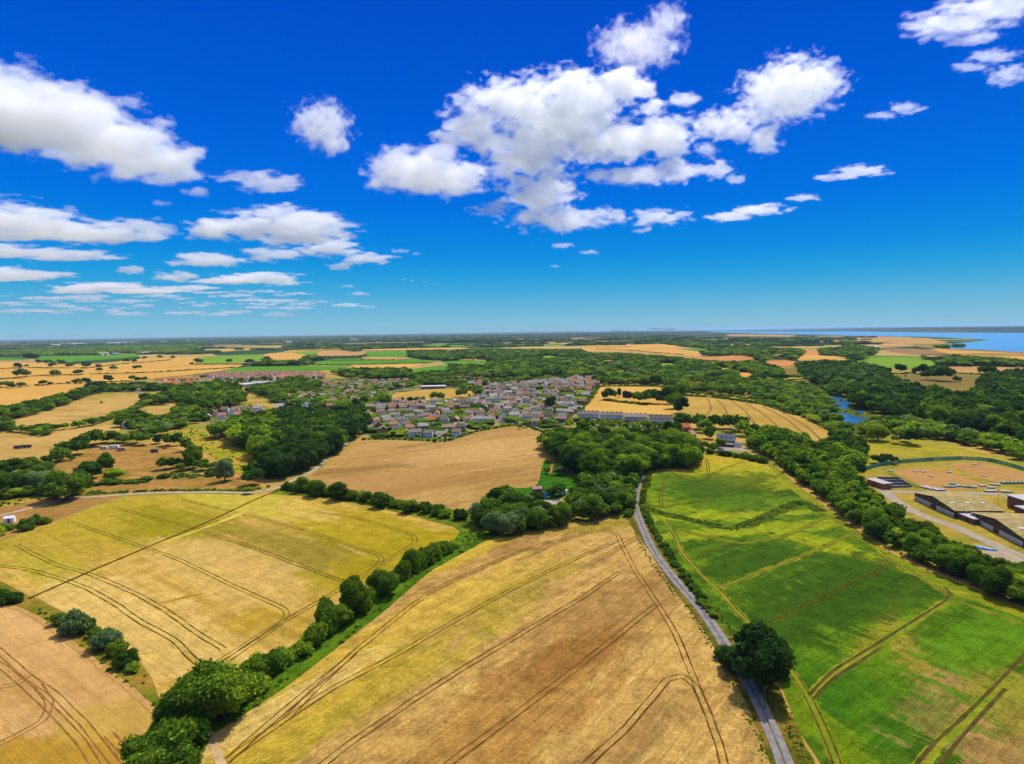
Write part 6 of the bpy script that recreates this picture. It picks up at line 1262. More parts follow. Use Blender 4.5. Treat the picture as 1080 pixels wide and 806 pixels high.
# ---- works: olive sheds with dark gables
t = NT('olive_roof_mat', .85, .08); wv = t.new('ShaderNodeTexWave'); wv.inputs['Scale'].default_value = 1.4; wv.bands_direction = 'Y'; t.lk(t.coord(), wv.inputs['Vector'])
nz = t.noise(t.coord(), .35, 5); M_olive = t.out(t.mix(t.ramp(nz, .35, .7), sun(194, 170, 108), sun(158, 140, 86))); t.bump(wv.outputs[0], .4, .1)
M_oldark = plain('dark_cladding_mat', (.075, .06, .035, 1), .8, .15, 1.2)
M_panel = plain('pale_panel_mat', (.50, .50, .45, 1), .8, .08, .6)
M_brick = plain('works_brick_mat', (.22, .085, .06, 1), .9, .2, 2.2)
def shed_works(pl, pr, length, eave, rise, lab):
    a, b = G(*pl), G(*pr)        # foot of the gable wall, far end and near end
    u = (a - b); span = u.length; rz = math.atan2(u.y, u.x) - math.pi / 2
    m = (a + b) / 2; e = empty('storage_shed', (m.x, m.y, 0), rz)
    mb = MB(); y = span / 2; L_ = length
    mb.add([(0, -y, -.2), (0, y, -.2), (0, y, eave), (0, 0, eave + rise), (0, -y, eave), (L_, -y, -.2), (L_, y, -.2), (L_, y, eave), (L_, 0, eave + rise), (L_, -y, eave)],
           [(0, 4, 3, 2, 1), (5, 6, 7, 8, 9), (0, 5, 9, 4), (1, 2, 7, 6)])
    mb.build('wall', M_oldark, e)
    mb = MB(); ov = .8
    for sg in (-1, 1):
        s = rise / y; A = [(-.6, sg * (y + ov), eave - ov * s + .03), (L_ + .5, sg * (y + ov), eave - ov * s + .03), (L_ + .5, 0, eave + rise + .03), (-.6, 0, eave + rise + .03)]
        f = [(0, 1, 2, 3), (7, 6, 5, 4), (0, 4, 5, 1), (1, 5, 6, 2), (3, 2, 6, 7), (0, 3, 7, 4)]
        mb.add(A + [(q[0], q[1], q[2] + .25) for q in A], f if sg > 0 else [tuple(reversed(q)) for q in f])
    rf = mb.build('roof', M_olive, e)
    for sg in (-1, 1):     # panels run along the gable foot, with a brick bay between them
        y0, y1 = (2.2, y - .8) if sg > 0 else (-y + .8, -2.2)
        link('panel', box_mesh('panel', -.12, y0, .1, -.004, y1, 2.4), M_panel, e)
    bay = link('brick_bay', box_mesh('brick_bay', -.35, -1.9, -.1, -.004, 1.9, 3.0), M_brick, e)
    for yy in (-.9, .9): link('door', box_mesh('door', -.41, yy - .6, 0, -.36, yy + .6, 2.2), M_oldark, bay)
    for yy in (-y * .6, -y * .2, y * .25, y * .62):
        link('vent', box_mesh('vent', -.16, yy - .45, eave - .6 + rise * .35 * (1 - abs(yy) / y), -.004, yy + .45, eave - .1 + rise * .35 * (1 - abs(yy) / y)), M_conc, e)
    for k in range(3):
        xk = L_ * (k + .5) / 3; link('rooflight', box_mesh('rooflight', xk - 1, -y * .55, eave + rise * .5, xk + 1, -y * .4, eave + rise * .60 + .2), M_panel, rf)
    return tag(e, lab, 'shed', 'olive roofed sheds of the works')
shed_works((964.5, 527), (1007, 546.5), 24, 3.9, 2.6, 'olive roofed shed with dark gable and white panels, farther of the two')
shed_works((1025, 549), (1080, 577.5), 30, 4.0, 2.8, 'olive roofed shed with dark gable and white panels, nearer of the two')
# link block between the sheds
p = G(1016, 549); e = empty('link_block', (p.x, p.y, 0), .03)
mb = MB(); mb.box(0, -7, -.2, 7, 6, 2.6); mb.build('wall', M_brick, e); mb = MB(); mb.box(-.4, -7.3, 2.604, 7.4, 6.3, 2.95); rf = mb.build('roof', M_flat, e)
for y in (-4, -1, 2, 4.5): mb = MB(); mb.tube((3, y, 2.95), (3, y, 4.0), .3, .3, 8); mb.build('flue', M_conc, rf)
link('door', box_mesh('door', -.06, -3, 0, .05, -1.8, 2.1), M_oldark, e)
tag(e, 'low brick link block with pale roof between the two olive sheds', 'building')
for pl, w_, d_, h_, lab in [((1062, 534.5), 22, 16, 6.2, 'tall dark brick building at the right edge, behind the nearer olive shed'), ((1070, 543.5), 16, 9, 4.6, 'lower brick building with pale roof at the right edge')]:
    p = G(*pl); e = empty('brick_building', (p.x, p.y, 0), .03)
    mb = MB(); mb.box(0, -d_, -.2, w_, 0, h_); mb.build('wall', M_brick, e); mb = MB(); mb.box(-.4, -d_ - .4, h_ + .004, w_ + .4, .4, h_ + .5); mb.build('roof', M_flat, e)
    for i in range(3): link('window', box_mesh('window', 3 + i * 4, -d_ - .06, h_ * .4, 4.6 + i * 4, -d_ + .05, h_ * .75), M_glass, e)
    link('door', box_mesh('door', -.06, -5, 0, .05, -3, 2.4), M_oldark, e)
    tag(e, lab, 'building')
a, b = G(914, 511), G(931, 516.5); u = b - a; rz = math.atan2(u.y, u.x); e = empty('pump_house', ((a.x + b.x) / 2, (a.y + b.y) / 2, 0), rz); Lg = u.length
mb = MB(); mb.box(-Lg / 2, 0, -.2, Lg / 2, 6, 3.4); mb.build('wall', plain('pump_brick_mat', (.34, .12, .06, 1), .9, .2, 2), e); mb = MB(); mb.box(-Lg / 2 - .5, -.5, 3.404, Lg / 2 + .5, 6.5, 3.8); mb.build('roof', plain('pump_roof_mat', (.40, .36, .32, 1), .9, .15, .5), e)
link('door', box_mesh('door', -1, -.07, 0, .6, .05, 2.3), M_oldark, e); tag(e, 'small brick pump house with flat grey roof beside the concrete pens', 'building')
# concrete pens
cs = [G(924, 505), G(947, 505.5), G(962, 514), G(935, 515)]
mb = MB(); M_pen = plain('pen_mat', (.20, .19, .18, 1), .9, .2, .6)
def wall_seg(mb, a, b, h, w=.35):
    d = (b - a).normalized(); n = Vector((-d.y, d.x)) * w / 2
    mb.prism([tuple(a - n), tuple(b - n), tuple(b + n), tuple(a + n)], -.1, h)
e = empty('settling_pens', (cs[0].x, cs[0].y, 0)); o0 = cs[0].copy()
loc = [q - o0 for q in cs]
for i in range(4): mb = MB(); wall_seg(mb, loc[i], loc[(i + 1) % 4], 1.4); mb.build('outer_wall', M_pen, e)
for k in (1, 2): mb = MB(); f_ = k / 3; wall_seg(mb, loc[0].lerp(loc[3], f_), loc[1].lerp(loc[2], f_), 1.396); mb.build('dividing_wall', M_pen, e)
mb = MB(); mb.add([(q.x, q.y, .18) for q in reversed(loc)], [(0, 1, 2, 3)]); mb.build('sludge', plain('sludge_mat', (.045, .045, .04, 1), .5, .3, .5), e)
tag(e, 'row of three dark concrete pens beside the pump house', 'pens')
# green palisade fence
M_green_steel = plain('green_steel_mat', (.06, .30, .21, 1), .6, .15, .4, .3)
fl = catmull(px_pts([(908, 500), (912, 497), (925, 492.6), (947, 489), (984, 486.2), (1014, 485.2), (1042, 486.9), (1067, 492.8), (1095, 502), (1125, 513)]), 3.0, False)
e = empty('palisade_fence', (0, 0, 0)); mb = MB()
for i in range(len(fl) - 1):
    a, b = fl[i], fl[i + 1]; d = (b - a); L_ = d.length; d.normalize(); n = Vector((-d.y, d.x)) * .02
    for z in (.5, 2.3): mb.prism([tuple(a - n), tuple(b - n), tuple(b + n), tuple(a + n)], z, z + .1)
    for k in range(9):
        q = a + d * (L_ * (k + .5) / 9); n2 = Vector((-d.y, d.x)) * .06; q2 = q + n2
        mb.prism([tuple(q2 - d * .14 - n), tuple(q2 + d * .14 - n), tuple(q2 + d * .14 + n), tuple(q2 - d * .14 + n)], .05, 2.75)
mb.build('pale_panel', M_green_steel, e)
stepn = max(1, math.ceil(len(fl) / 98)); pm = box_mesh('post', -.07, -.07, -.2, .07, .07, 2.9)
for i in range(0, len(fl), stepn):
    o = link('post', pm, M_green_steel, e); o.location = (fl[i].x, fl[i].y, 0)
tag(e, 'curving green steel palisade fence round the works', 'fence')
# stacks and covers lying about the works
M_plank = plain('grey_plank_mat', (.42, .40, .38, 1), .9, .2, 1); M_gplank = plain('green_tray_mat', (.20, .34, .27, 1), .8, .15, 1)
def stack(px, py, ln, rz, m, lab, lay=3):
    p = G(px, py); e = empty('board_stack', (p.x, p.y, 0), rz); mb = MB()
    for k in range(lay):
        for j in range(3): mb.box(-ln / 2, -1.1 + j * .75, .2 + k * .28, ln / 2, -.42 + j * .75, .2 + k * .28 + .2)
    mb.build('board', m, e)
    for x in (-ln * .35, ln * .35): link('bearer', box_mesh('bearer', x - .12, -1.2, 0, x + .12, 1.2, .197), M_wood, e)
    return tag(e, lab, 'stack', 'stacks lying in the works')
F_ = lambda x, y: (900 + x / 5.972, 475 + y / 5.972)
STK = [(450, 236, 5), (480, 243, 6), (510, 249, 6), (545, 255, 6), (592, 234, 4), (622, 234, 4), (625, 215, 3), (650, 230, 5), (710, 234, 5), (745, 237, 5), (812, 228, 4), (893, 221, 5), (865, 240, 4), (865, 262, 7), (960, 265, 6)]
for i, (x, y, ln) in enumerate(STK):
    stack(*F_(x, y), ln, random.uniform(-.5, .2), M_plank if i < 4 or i > 9 else M_gplank, '%s board stack, %s from left, between the sheds and the sandy beds' % ('grey' if i < 4 or i > 9 else 'greenish', ordinal(i + 1)))
for i, x in enumerate((950, 975, 1000, 1025, 1050, 1072)): stack(*F_(x, 211), 4, .3, M_gplank, '%s green tray stack, %s from left, in the row at the right edge' % ('pale', ordinal(i + 1)), 4)
def cover(px, py, s, lab):
    p = G(px, py); e = empty('inspection_chamber', (p.x, p.y, 0), .3)
    link('kerb', box_mesh('kerb', -1.6 * s, -1.3 * s, -.1, 1.6 * s, 1.3 * s, .75 * s), M_conc, e); link('lid', box_mesh('lid', -1.35 * s, -1.05 * s, .752 * s, 1.35 * s, 1.05 * s, .9 * s), M_flat, e)
    return tag(e, lab, 'chamber', 'pale concrete chambers on the sandy beds')
for x, y, lab in [(235, 133, 'pale chamber at the left end of the near sandy bed'), (397, 137, 'pale chamber, left one of the pair on the near sandy bed'), (438, 138, 'pale chamber, right one of the pair on the near sandy bed'), (488, 165, 'pale chamber in the middle of the near sandy bed'), (603, 142, 'pale chamber beside the lamp post at the beds'), (765, 92, 'pale chamber by the fence at the far sandy bed'), (823, 165, 'pale chamber on the front edge of the far sandy bed')]: cover(*F_(x, y), .85, lab)
def lamp_post(px, py, h, lab):
    p = G(px, py); e = empty('lamp_post', (p.x, p.y, 0)); mb = MB(); mb.tube((0, 0, -.2), (0, 0, h), .11, .07); mb.build('pole', M_conc, e)
    mb = MB(); mb.box(-.9, -.15, h, .9, .15, h + .22); mb.build('lamp_head', M_fgrey, e); return tag(e, lab, 'lamp post', 'lamp posts of the works')
lamp_post(*F_(600, 138), 8, 'grey lamp post between the two sandy beds'); lamp_post(*F_(911, 335), 9, 'grey lamp post behind the olive sheds')
# blue hulls on the yard
M_blue = plain('blue_hull_mat', (.01, .26, .72, 1), .4, .08, 1, .4)
def hull(px, py, rz, lab, s=1.0):
    p = G(px, py); e = empty('upturned_boat', (p.x, p.y, .22), rz); n = 11; m_ = 7; vs = []; fs = []
    for i in range(n):
        t_ = i / (n - 1) * 2 - 1; w_ = .75 * (1 - abs(t_) ** 2.4) + .03; h_ = .62 * (1 - abs(t_) ** 4) + .12
        for k in range(m_):
            a_ = math.pi * k / (m_ - 1); vs.append((t_ * 2.6 * s, math.cos(a_) * w_ * s, math.sin(a_) ** .7 * h_ * s))
    for i in range(n - 1):
        for k in range(m_ - 1): fs.append((i * m_ + k, (i + 1) * m_ + k, (i + 1) * m_ + k + 1, i * m_ + k + 1))
    me = bpy.data.meshes.new('hull'); me.from_pydata(vs, [], fs); me.polygons.foreach_set('use_smooth', [True] * len(fs)); me.update(); link('hull', me, M_blue, e)
    link('keel', box_mesh('keel', -2.0 * s, -.04, .72 * s, 2.0 * s, .04, .82 * s), M_frame, e)
    return tag(e, lab, 'boat', 'blue boats on the tarmac yard')
hull(1033, 578, -.4, 'blue upturned boat farthest left on the yard'); hull(1036.5, 579.3, -.5, 'blue upturned boat, second from left on the yard'); hull(1040.5, 580, -.55, 'blue upturned boat, third from left on the yard'); hull(1044.5, 580.8, -.5, 'blue upturned boat farthest right on the yard')
# utility pole by the lane
def pole(px, py, h, lab):
    p = G(px, py); e = empty('utility_pole', (p.x, p.y, 0), .5); mb = MB(); mb.tube((0, 0, -.2), (0, 0, h), .15, .11); mb.build('post', M_bark, e); mb = MB(); mb.box(-.9, -.06, h - .5, .9, .06, h - .36)
    mb.build('crossarm', M_bark, e)
    for x in (-.75, 0, .75): mb = MB(); mb.tube((x, 0, h - .36), (x, 0, h - .14), .05, .04, 6); mb.build('insulator', M_conc, e)
    return tag(e, lab, 'pole')
pole(806.4, 748.5, 6.4, 'dark wooden utility pole beside the lane below the big oak')
# garden plot objects in the middle wood
M_tarp = plain('tarp_mat', (.02, .22, .6, 1), .5, .1, 1, .3); M_pink = plain('rusty_roof_mat', (.40, .20, .18, 1), .8, .2, 1)
shed(566.5, 520.5, .1, M_wood, M_pink, 'long low shed with pinkish rusty roof on the green plot', 1.7)
p = G(575, 526); e = empty('tarpaulin_tent', (p.x, p.y, 0), .4); mb = MB(); mb.add([(-1.2, -1.2, 0), (1.2, -1.2, 0), (1.2, 1.2, 0), (-1.2, 1.2, 0), (0, -.3, 3.8), (0, .3, 3.8)], [(0, 1, 4), (1, 2, 5, 4), (2, 3, 5), (3, 0, 4, 5), (3, 2, 1, 0)]); mb.build('sheet', M_tarp, e)
mb = MB(); mb.tube((0, 0, 0), (0, 0, 4.2), .06); mb.build('pole', M_bark, e); tag(e, 'pointed blue tarpaulin tent on the green plot', 'tent')
shed(594, 521.5, .5, M_frame, M_pale, 'white shed at the edge of the gravel yard in the wood', 1.2); shed(544.8, 538, .2, M_frame, M_pale, 'small white shed among the bushes of the lower wood', 1.2); shed(538, 524.5, 1.0, M_frame, M_pale, 'white shed at the corner of the bare field', 1.3); shed(581, 521.5, .8, plain('blue_shed_mat', (.03, .10, .42, 1), .7), M_tarp, 'small blue shed on the green plot', 1.3); shed(540, 527, .2, M_frame, ROOF['grey'], 'grey roofed white shed just below the corner shed', 1.1)
# caravans and trailers on the left
def caravan(px, py, rz, m, lab, s=1.0):
    p = G(px, py); e = empty('caravan', (p.x, p.y, 0), rz); mb = MB(); pr = [(-2.9, .5), (-3.1, 1.2), (-2.8, 2.4), (-2.4, 2.6), (2.4, 2.65), (2.9, 2.3), (3.05, 1.2), (2.8, .5)]; n = len(pr)
    mb.add([(x * s, -1.1 * s, z * s) for x, z in pr] + [(x * s, 1.1 * s, z * s) for x, z in pr], [tuple(range(n)), tuple(range(2 * n - 1, n - 1, -1))] + [((i + 1) % n, i, n + i, n + (i + 1) % n) for i in range(n)]); mb.build('body', m, e)
    for x in (-1.6, 1.4): link('window', box_mesh('window', (x - .6) * s, -1.13 * s, 1.3 * s, (x + .6) * s, -1.05 * s, 2.0 * s), M_glass, e)
    for y in (-.95, .95): mb = MB(); mb.tube((0, y * s - .1, .4 * s), (0, y * s + .1, .4 * s), .38 * s, n=12); mb.build('wheel', M_tyre, e)
    return tag(e, lab, 'caravan', 'caravans on the orange paddock')
caravan(109.5, 474, .1, M_panel, 'grey caravan, leftmost of the three on the paddock', 1.0); caravan(120.5, 473.5, .25, CARC['white'], 'white caravan in the middle of the paddock group', 1.25); caravan(128, 475.5, .3, plain('pink_mat', (.5, .25, .25, 1), .7), 'dull pink caravan right of the white one', 1.1)
def trailer(px, py, rz, L_, lab):
    p = G(px, py); e = empty('trailer', (p.x, p.y, 0), rz); mb = MB(); mb.box(-L_ / 2, -1.25, 1.0, L_ / 2, 1.25, 2.9); mb.build('load', plain('black_wrap_mat', (.03, .035, .045, 1), .4, .3, .5, .4), e); mb = MB(); mb.box(-L_ / 2 - .2, -1.2, .75, L_ / 2 + .6, 1.2, .997); mb.build('bed', M_conc, e)
    for x in (-L_ * .32, -L_ * .18, L_ * .3):
        for y in (-1.05, 1.05): mb = MB(); mb.tube((x, y - .12, .45), (x, y + .12, .45), .45, n=12); mb.build('wheel', M_tyre, e)
    return tag(e, lab, 'trailer', 'long dark trailers')
trailer(19.5, 473.3, .05, 7.0, 'dark wrapped trailer on the tan field, left one of two'); trailer(28, 472.6, .12, 8.0, 'dark wrapped trailer on the tan field, right one of two')
trailer(163, 477.5, .2, 5.5, 'dark low trailer standing alone on the orange paddock')
car(174, 473.5, .1, 'red', 'dark red car parked at the right of the paddock', 0.15)
shed(10.5, 551, .4, M_frame, M_pale, 'white hut with pale roof at the left edge by the lane', 1.35)
tree_px(3, 561, 14, 'lime', 'hut at the left edge', 'shrub', 1.0, force=True); tree_px(12, 559, 10, 'mid', 'hut at the left edge', 'shrub', 1.0, force=True); tree_px(28, 559, 17, 'dark', 'hut at the left edge', 'shrub', 1.1, force=True); tree_px(38, 553, 12, 'mid', 'hut at the left edge', 'shrub', 1.3, force=True); tree_px(47, 553, 12, 'mid', 'hut at the left edge', 'shrub', 1.0, force=True); tree_px(-5, 566, 18, 'lime', 'hut at the left edge', 'shrub', .8, force=True)
# sailing boat, cranes and far sheds
p = G(1053, 356); e = empty('sailing_boat', (p.x, p.y, 1.2), .3)
mb = MB(); mb.prism([(-5, -1.3), (3, -1.5), (6.5, 0), (3, 1.5), (-5, 1.3)], -.4, 1.2); mb.build('hull', M_frame, e); mb = MB(); mb.tube((.5, 0, 1.2), (.5, 0, 15), .14, .08); mb.build('mast', M_conc, e)
mb = MB(); mb.add([(.3, 0, 2.2), (-4.6, .4, 2.2), (.3, 0, 14.5), (.3, .12, 2.2), (-4.6, .52, 2.2), (.3, .12, 14.5)], [(0, 1, 2), (5, 4, 3), (0, 3, 4, 1), (1, 4, 5, 2), (2, 5, 3, 0)]); mb.build('sail', M_frame, e)
tag(e, 'small white sailing boat out on the blue estuary', 'boat')
M_crane = plain('crane_mat', (.10, .14, .22, 1), .7, .1, .05)
def crane(px, dist, h, lab, boom=1):
    d = ray(px, 349 - (px - 540) * .0148); k = dist / d.y; e = empty('gantry_crane', (d.x * k, dist, 0), random.uniform(-.5, .5)); s = h / 100
    for x in (-14, 14):
        for y in (-10, 10): mb = MB(); mb.tube((x * s, y * s, 0), (x * .8 * s, y * s, 62 * s), 2.6 * s, 2.2 * s, 6); mb.build('leg', M_crane, e)
    mb = MB(); mb.box(-16 * s, -11 * s, 58 * s, 16 * s, 11 * s, 66 * s); mb.build('beam', M_crane, e)
    mb = MB(); mb.tube((14 * s, 0, 62 * s), (34 * s, 0, 104 * s if boom else 66 * s), 2.8 * s, 1.6 * s, 6); mb.tube((-12 * s, 0, 66 * s), (4 * s, 0, 92 * s), 2.2 * s, 1.6 * s, 6); mb.build('boom', M_crane, e)
    return tag(e, lab, 'crane', 'port cranes on the horizon')
for i, (px, h, b) in enumerate([(645, 110, 1), (648.5, 130, 1), (652, 120, 1), (655.5, 118, 1), (662, 105, 1), (667, 85, 0), (671, 95, 1), (676, 80, 0), (683, 100, 1), (704, 95, 1), (708, 110, 1)]): crane(px, 14000 + 150 * i, h, 'dark port crane on the horizon, %s from the left' % ordinal(i + 1), b)
def warehouse(px, py, wpx, hpx, wallm, roofm, lab):
    p = G(px, py); k = p.y / FPX; e = empty('warehouse', (p.x, p.y, 0), 0.1); w_ = wpx * k; h_ = hpx * k; d_ = min(60, w_)
    link('wall', box_mesh('wall', -w_ / 2, 0, -1, w_ / 2, d_, h_ * .75), wallm, e); 
    r_ = MB(); r_.add([(-w_ / 2 - 1, -1, h_ * .752), (w_ / 2 + 1, -1, h_ * .752), (w_ / 2 + 1, d_ + 1, h_ * .752), (-w_ / 2 - 1, d_ + 1, h_ * .752), (-w_ / 2 - 1, d_ / 2, h_), (w_ / 2 + 1, d_ / 2, h_)], [(0, 1, 5, 4), (2, 3, 4, 5), (1, 2, 5), (3, 0, 4), (3, 2, 1, 0)]); o = r_.build('roof', roofm, e)
    return tag(e, lab, 'warehouse', 'far warehouses')
WH = [(8, 364.6, 14, 1.6, 'red', 'reddish far buildings at the left edge of the plain'), (25, 365, 9, 1.4, 'red', 'low reddish far building near the left edge'), (57, 364.4, 7, 1.3, 'white', 'white far warehouse left of the orange roofed one'), (68, 363.6, 8, 1.9, 'orange', 'far warehouse with bright orange roof on the left'), (82, 363.4, 14, 1.4, 'white', 'long white far warehouse right of the orange one'), (106, 375, 3.5, 3.2, 'pink', 'pale pink farm silo building, left of two'), (111.5, 375, 3.5, 3.4, 'pink', 'pale pink farm silo building, right of two'), (121, 374, 5, 1.6, 'grey', 'grey farm shed right of the two pink buildings'), (118, 362.6, 10, 1.3, 'white', 'white far warehouse, first of three in the left distance'), (129, 362.2, 9, 1.4, 'white', 'white far warehouse, second of three in the left distance'), (140, 362, 8, 1.3, 'white', 'white far warehouse, third of three in the left distance'), (158, 373.6, 16, 2.4, 'grey', 'long pale glasshouse left of centre'), (172, 361.4, 6, 1.2, 'white', 'small pale far building left of centre'), (200, 360.6, 7, 1.2, 'pink', 'pale far building just left of the striped field'), (259, 355.6, 1.6, 2.6, 'white', 'white tower block on the horizon left of centre'), (262.5, 355.6, 2.2, 1.4, 'white', 'low white block beside the white tower'), (372, 358.6, 5, 1.5, 'pink', 'pale far building on the horizon left of the village'), (304, 362.5, 5, 2.2, 'pink', 'pale pink far farm building'), (595, 364.6, 5, 2.0, 'pink', 'pale shed at the edge of the far wood'), (692, 347.6, 12, 2.2, 'blue', 'broad dark port shed on the horizon'), (706, 347.2, 14, 1.8, 'blue', 'dark port shed on the horizon at the water'), (794, 349.2, 2.5, 2.2, 'white', 'white building on the far shore of the estuary'), (925, 367.2, 5, 2.0, 'grey', 'grey farm shed near the estuary shore'), (757, 373.8, 8, 1.6, 'pink', 'low pale farm building above the orange field')]
WM = {'red': (WALL['brick'], ROOF['red']), 'white': (WALL['white'], M_pale), 'orange': (WALL['cream'], ROOF['orange']), 'pink': (WALL['cream'], plain('pink_roof_mat', (.55, .38, .36, 1), .8)), 'grey': (M_fgrey, M_pale), 'blue': (M_crane, M_crane)}
# the air: one even box of thin haze round camera and land, sky and clouds stay outside
hz = bpy.data.materials.new('haze_mat'); hz.use_nodes = True; hn = hz.node_tree.nodes; hn.remove(hn['Principled BSDF'])
hv = hn.new('ShaderNodeVolumePrincipled'); hv.inputs['Color'].default_value = (.52, .78, 1, 1); hv.inputs['Density'].default_value = 2.3e-5; hv.inputs['Anisotropy'].default_value = 0.0
hz.node_tree.links.new(hv.outputs[0], hn['Material Output'].inputs['Volume'])
tag(link('haze', box_mesh('haze', -72000, -72000, -1.5, 72000, 72000, 146), hz), 'thin blue air between the camera and the far plain', 'haze', kind='stuff')
for px, py, w_, h_, c_, lab in WH: warehouse(px, py, w_, h_, *WM[c_], lab)
# ------------------------------------------------------------------ the noted trees: largest as things, the rest as stuff
def visible(t):
    p = proj(t['x'], t['y'], t['h'] * .5); return -25 < p[0] < 1105 and -20 < p[1] < 830
def as_tree(t):
    i = random.randrange(len(NEAR)); cm, tm, wv = NEAR[i]
    if t['form'] == 'conifer': cm, tm = CONIFER[0]; wv = 4.2
    e = empty('conifer_tree' if t['form'] == 'conifer' else 'broadleaf_tree', (t['x'], t['y'], 0), random.uniform(0, 6.28))
    sx = t['w'] / wv; sz = t['h'] / 12.0
    e.scale = (sx, sx, sz)
    for nm, me, m in (('trunk', tm, M_bark), ('crown', cm, LEAF[t['mk']])):
        if not me.materials: me.materials.append(m)
        o = bpy.data.objects.new(nm, me); COL.objects.link(o); o.parent = e
        o.material_slots[0].link = 'OBJECT'; o.material_slots[0].material = m
    return e
def as_shrub(t):
    me = random.choice(SHRUB)
    if not me.materials: me.materials.append(LEAF['mid'])
    o = bpy.data.objects.new('shrub', me); COL.objects.link(o)
    o.location = (t['x'], t['y'], 0); o.rotation_euler = (0, 0, random.uniform(0, 6.28)); sx = t['w'] / 5.6
    o.scale = (sx, sx, t['h'] / 3.4)
    o.material_slots[0].link = 'OBJECT'; o.material_slots[0].material = LEAF[t['mk']]
    return o
def chosen(form, n):
    c = [t for t in TREES if (t['form'] == form) and visible(t)]
    c.sort(key=lambda t: (-(t['force'] is True), -t['app'])); return c[:n]
sel = chosen('tree', 292) + chosen('shrub', 190) + chosen('conifer', 9)
ids = {id(t) for t in sel}
byplace = {}
for t in sel: byplace.setdefault((t['place'], t['form']), []).append(t)
ROWN = ['front', 'second', 'third', 'fourth', 'fifth', 'sixth', 'seventh', 'eighth']
for (place, form), ts in byplace.items():
    n = len(ts); noun = {'tree': 'tree', 'shrub': 'shrub', 'conifer': 'conifer'}[form]
    nrow = 1 if n <= 9 else min(8, max(2, int(n / 14) + 1))
    ts.sort(key=lambda t: -proj(t['x'], t['y'])[1])
    per = math.ceil(n / nrow)
    for r_ in range(nrow):
        row = sorted(ts[r_ * per:(r_ + 1) * per], key=lambda t: proj(t['x'], t['y'])[0])
        for k, t in enumerate(row):
            o = as_tree(t) if form != 'shrub' else as_shrub(t)
            lab = t['lab']
            if not lab:
                pos = 'leftmost' if k == 0 else 'rightmost' if k == len(row) - 1 else ordinal(k + 1) + ' from left'
                lab = '%s %s, %s%s, %s' % (LOOK[t['mk']], noun, pos, ' in %s row' % ROWN[r_] if nrow > 1 else '', place)
            tag(o, lab, noun, ('trees, ' if form != 'shrub' else 'shrubs, ') + place)
rest = {}
for t in TREES:
    if id(t) in ids: continue
    mk = t['mk'] if t['mk'] != 'dry' else 'grey'
    if t['form'] == 'shrub': v = (t['x'], t['y'], t['w'] / 5.6, t['h'] / 3.4, VIDX[('shr', random.randrange(3), mk)])
    else: v = (t['x'], t['y'], t['w'] / 10.4, t['h'] / 11.4, VIDX[('low', random.randrange(5), mk)])
    rest.setdefault(t['place'], []).append(v)
for place, pts in rest.items():
    stuff('woodland', pts, 'massed trees further back, ' + place, 'woodland')
# ------------------------------------------------------------------ clouds: closed lumpy shells filled with white vapour
def surface_nets(F, org, vx):
    S_ = F > 0
    nx, ny, nz = F.shape
    cnt = np.zeros((nx - 1, ny - 1, nz - 1), np.int32); acc = np.zeros((nx - 1, ny - 1, nz - 1, 3), np.float32)
    base = np.stack(np.meshgrid(np.arange(nx - 1), np.arange(ny - 1), np.arange(nz - 1), indexing='ij'), -1).astype(np.float32)
    for ax in range(3):
        o1, o2 = [a for a in range(3) if a != ax]
        for b1 in (0, 1):
            for b2 in (0, 1):
                s0 = [slice(0, nx - 1), slice(0, ny - 1), slice(0, nz - 1)]; n_ = (nx, ny, nz)
                for o, b in ((o1, b1), (o2, b2)): s0[o] = slice(b, n_[o] - 1 + b)
                s1 = list(s0); s1[ax] = slice(1, n_[ax])
                a, b = F[tuple(s0)], F[tuple(s1)]; cr_ = (a > 0) != (b > 0)
                t_ = np.where(cr_, a / np.where(cr_, a - b, 1), 0)
                off = np.zeros(acc.shape, np.float32); off[..., ax] = t_; off[..., o1] = b1; off[..., o2] = b2
                acc += np.where(cr_[..., None], off, 0); cnt += cr_
    act = cnt > 0; idx = -np.ones(cnt.shape, np.int64); idx[act] = np.arange(act.sum())
    V = (base[act] + acc[act] / cnt[act][:, None]) * vx + org
    Q = []
    for ax in range(3):
        o1, o2 = (ax + 1) % 3, (ax + 2) % 3
        sl0 = [slice(1, -1)] * 3; sl0[ax] = slice(0, -1); sl1 = list(sl0); sl1[ax] = slice(1, None)
        A, B = S_[tuple(sl0)], S_[tuple(sl1)]
        for cond, flip in ((A & ~B, False), (~A & B, True)):
            I = np.argwhere(cond)
            if len(I) == 0: continue
            P_ = I.copy(); P_[:, o1] += 1; P_[:, o2] += 1
            c_ = []
            for d1, d2 in ((-1, -1), (0, -1), (0, 0), (-1, 0)):
                q = P_.copy(); q[:, o1] += d1; q[:, o2] += d2; c_.append(idx[q[:, 0], q[:, 1], q[:, 2]])
            q = np.stack(c_, 1); Q.append(q[:, ::-1] if flip else q)
    return V, np.concatenate(Q)
def vapour(name, dens, g=0.35):
    m = bpy.data.materials.new(name); m.use_nodes = True; n = m.node_tree.nodes; n.remove(n['Principled BSDF'])
    v = n.new('ShaderNodeVolumePrincipled'); v.inputs['Color'].default_value = (.995, .995, .995, 1); v.inputs['Density'].default_value = dens; v.inputs['Anisotropy'].default_value = g
    m.node_tree.links.new(v.outputs[0], n['Material Output'].inputs['Volume']); return m
M_vap = vapour('cloud_mat', 0.0050, 0.5); M_wisp = vapour('thin_cloud_mat', 0.006, 0.5); M_veil = vapour('veil_mat', 0.0022, 0.5)
BASE = 1250.0
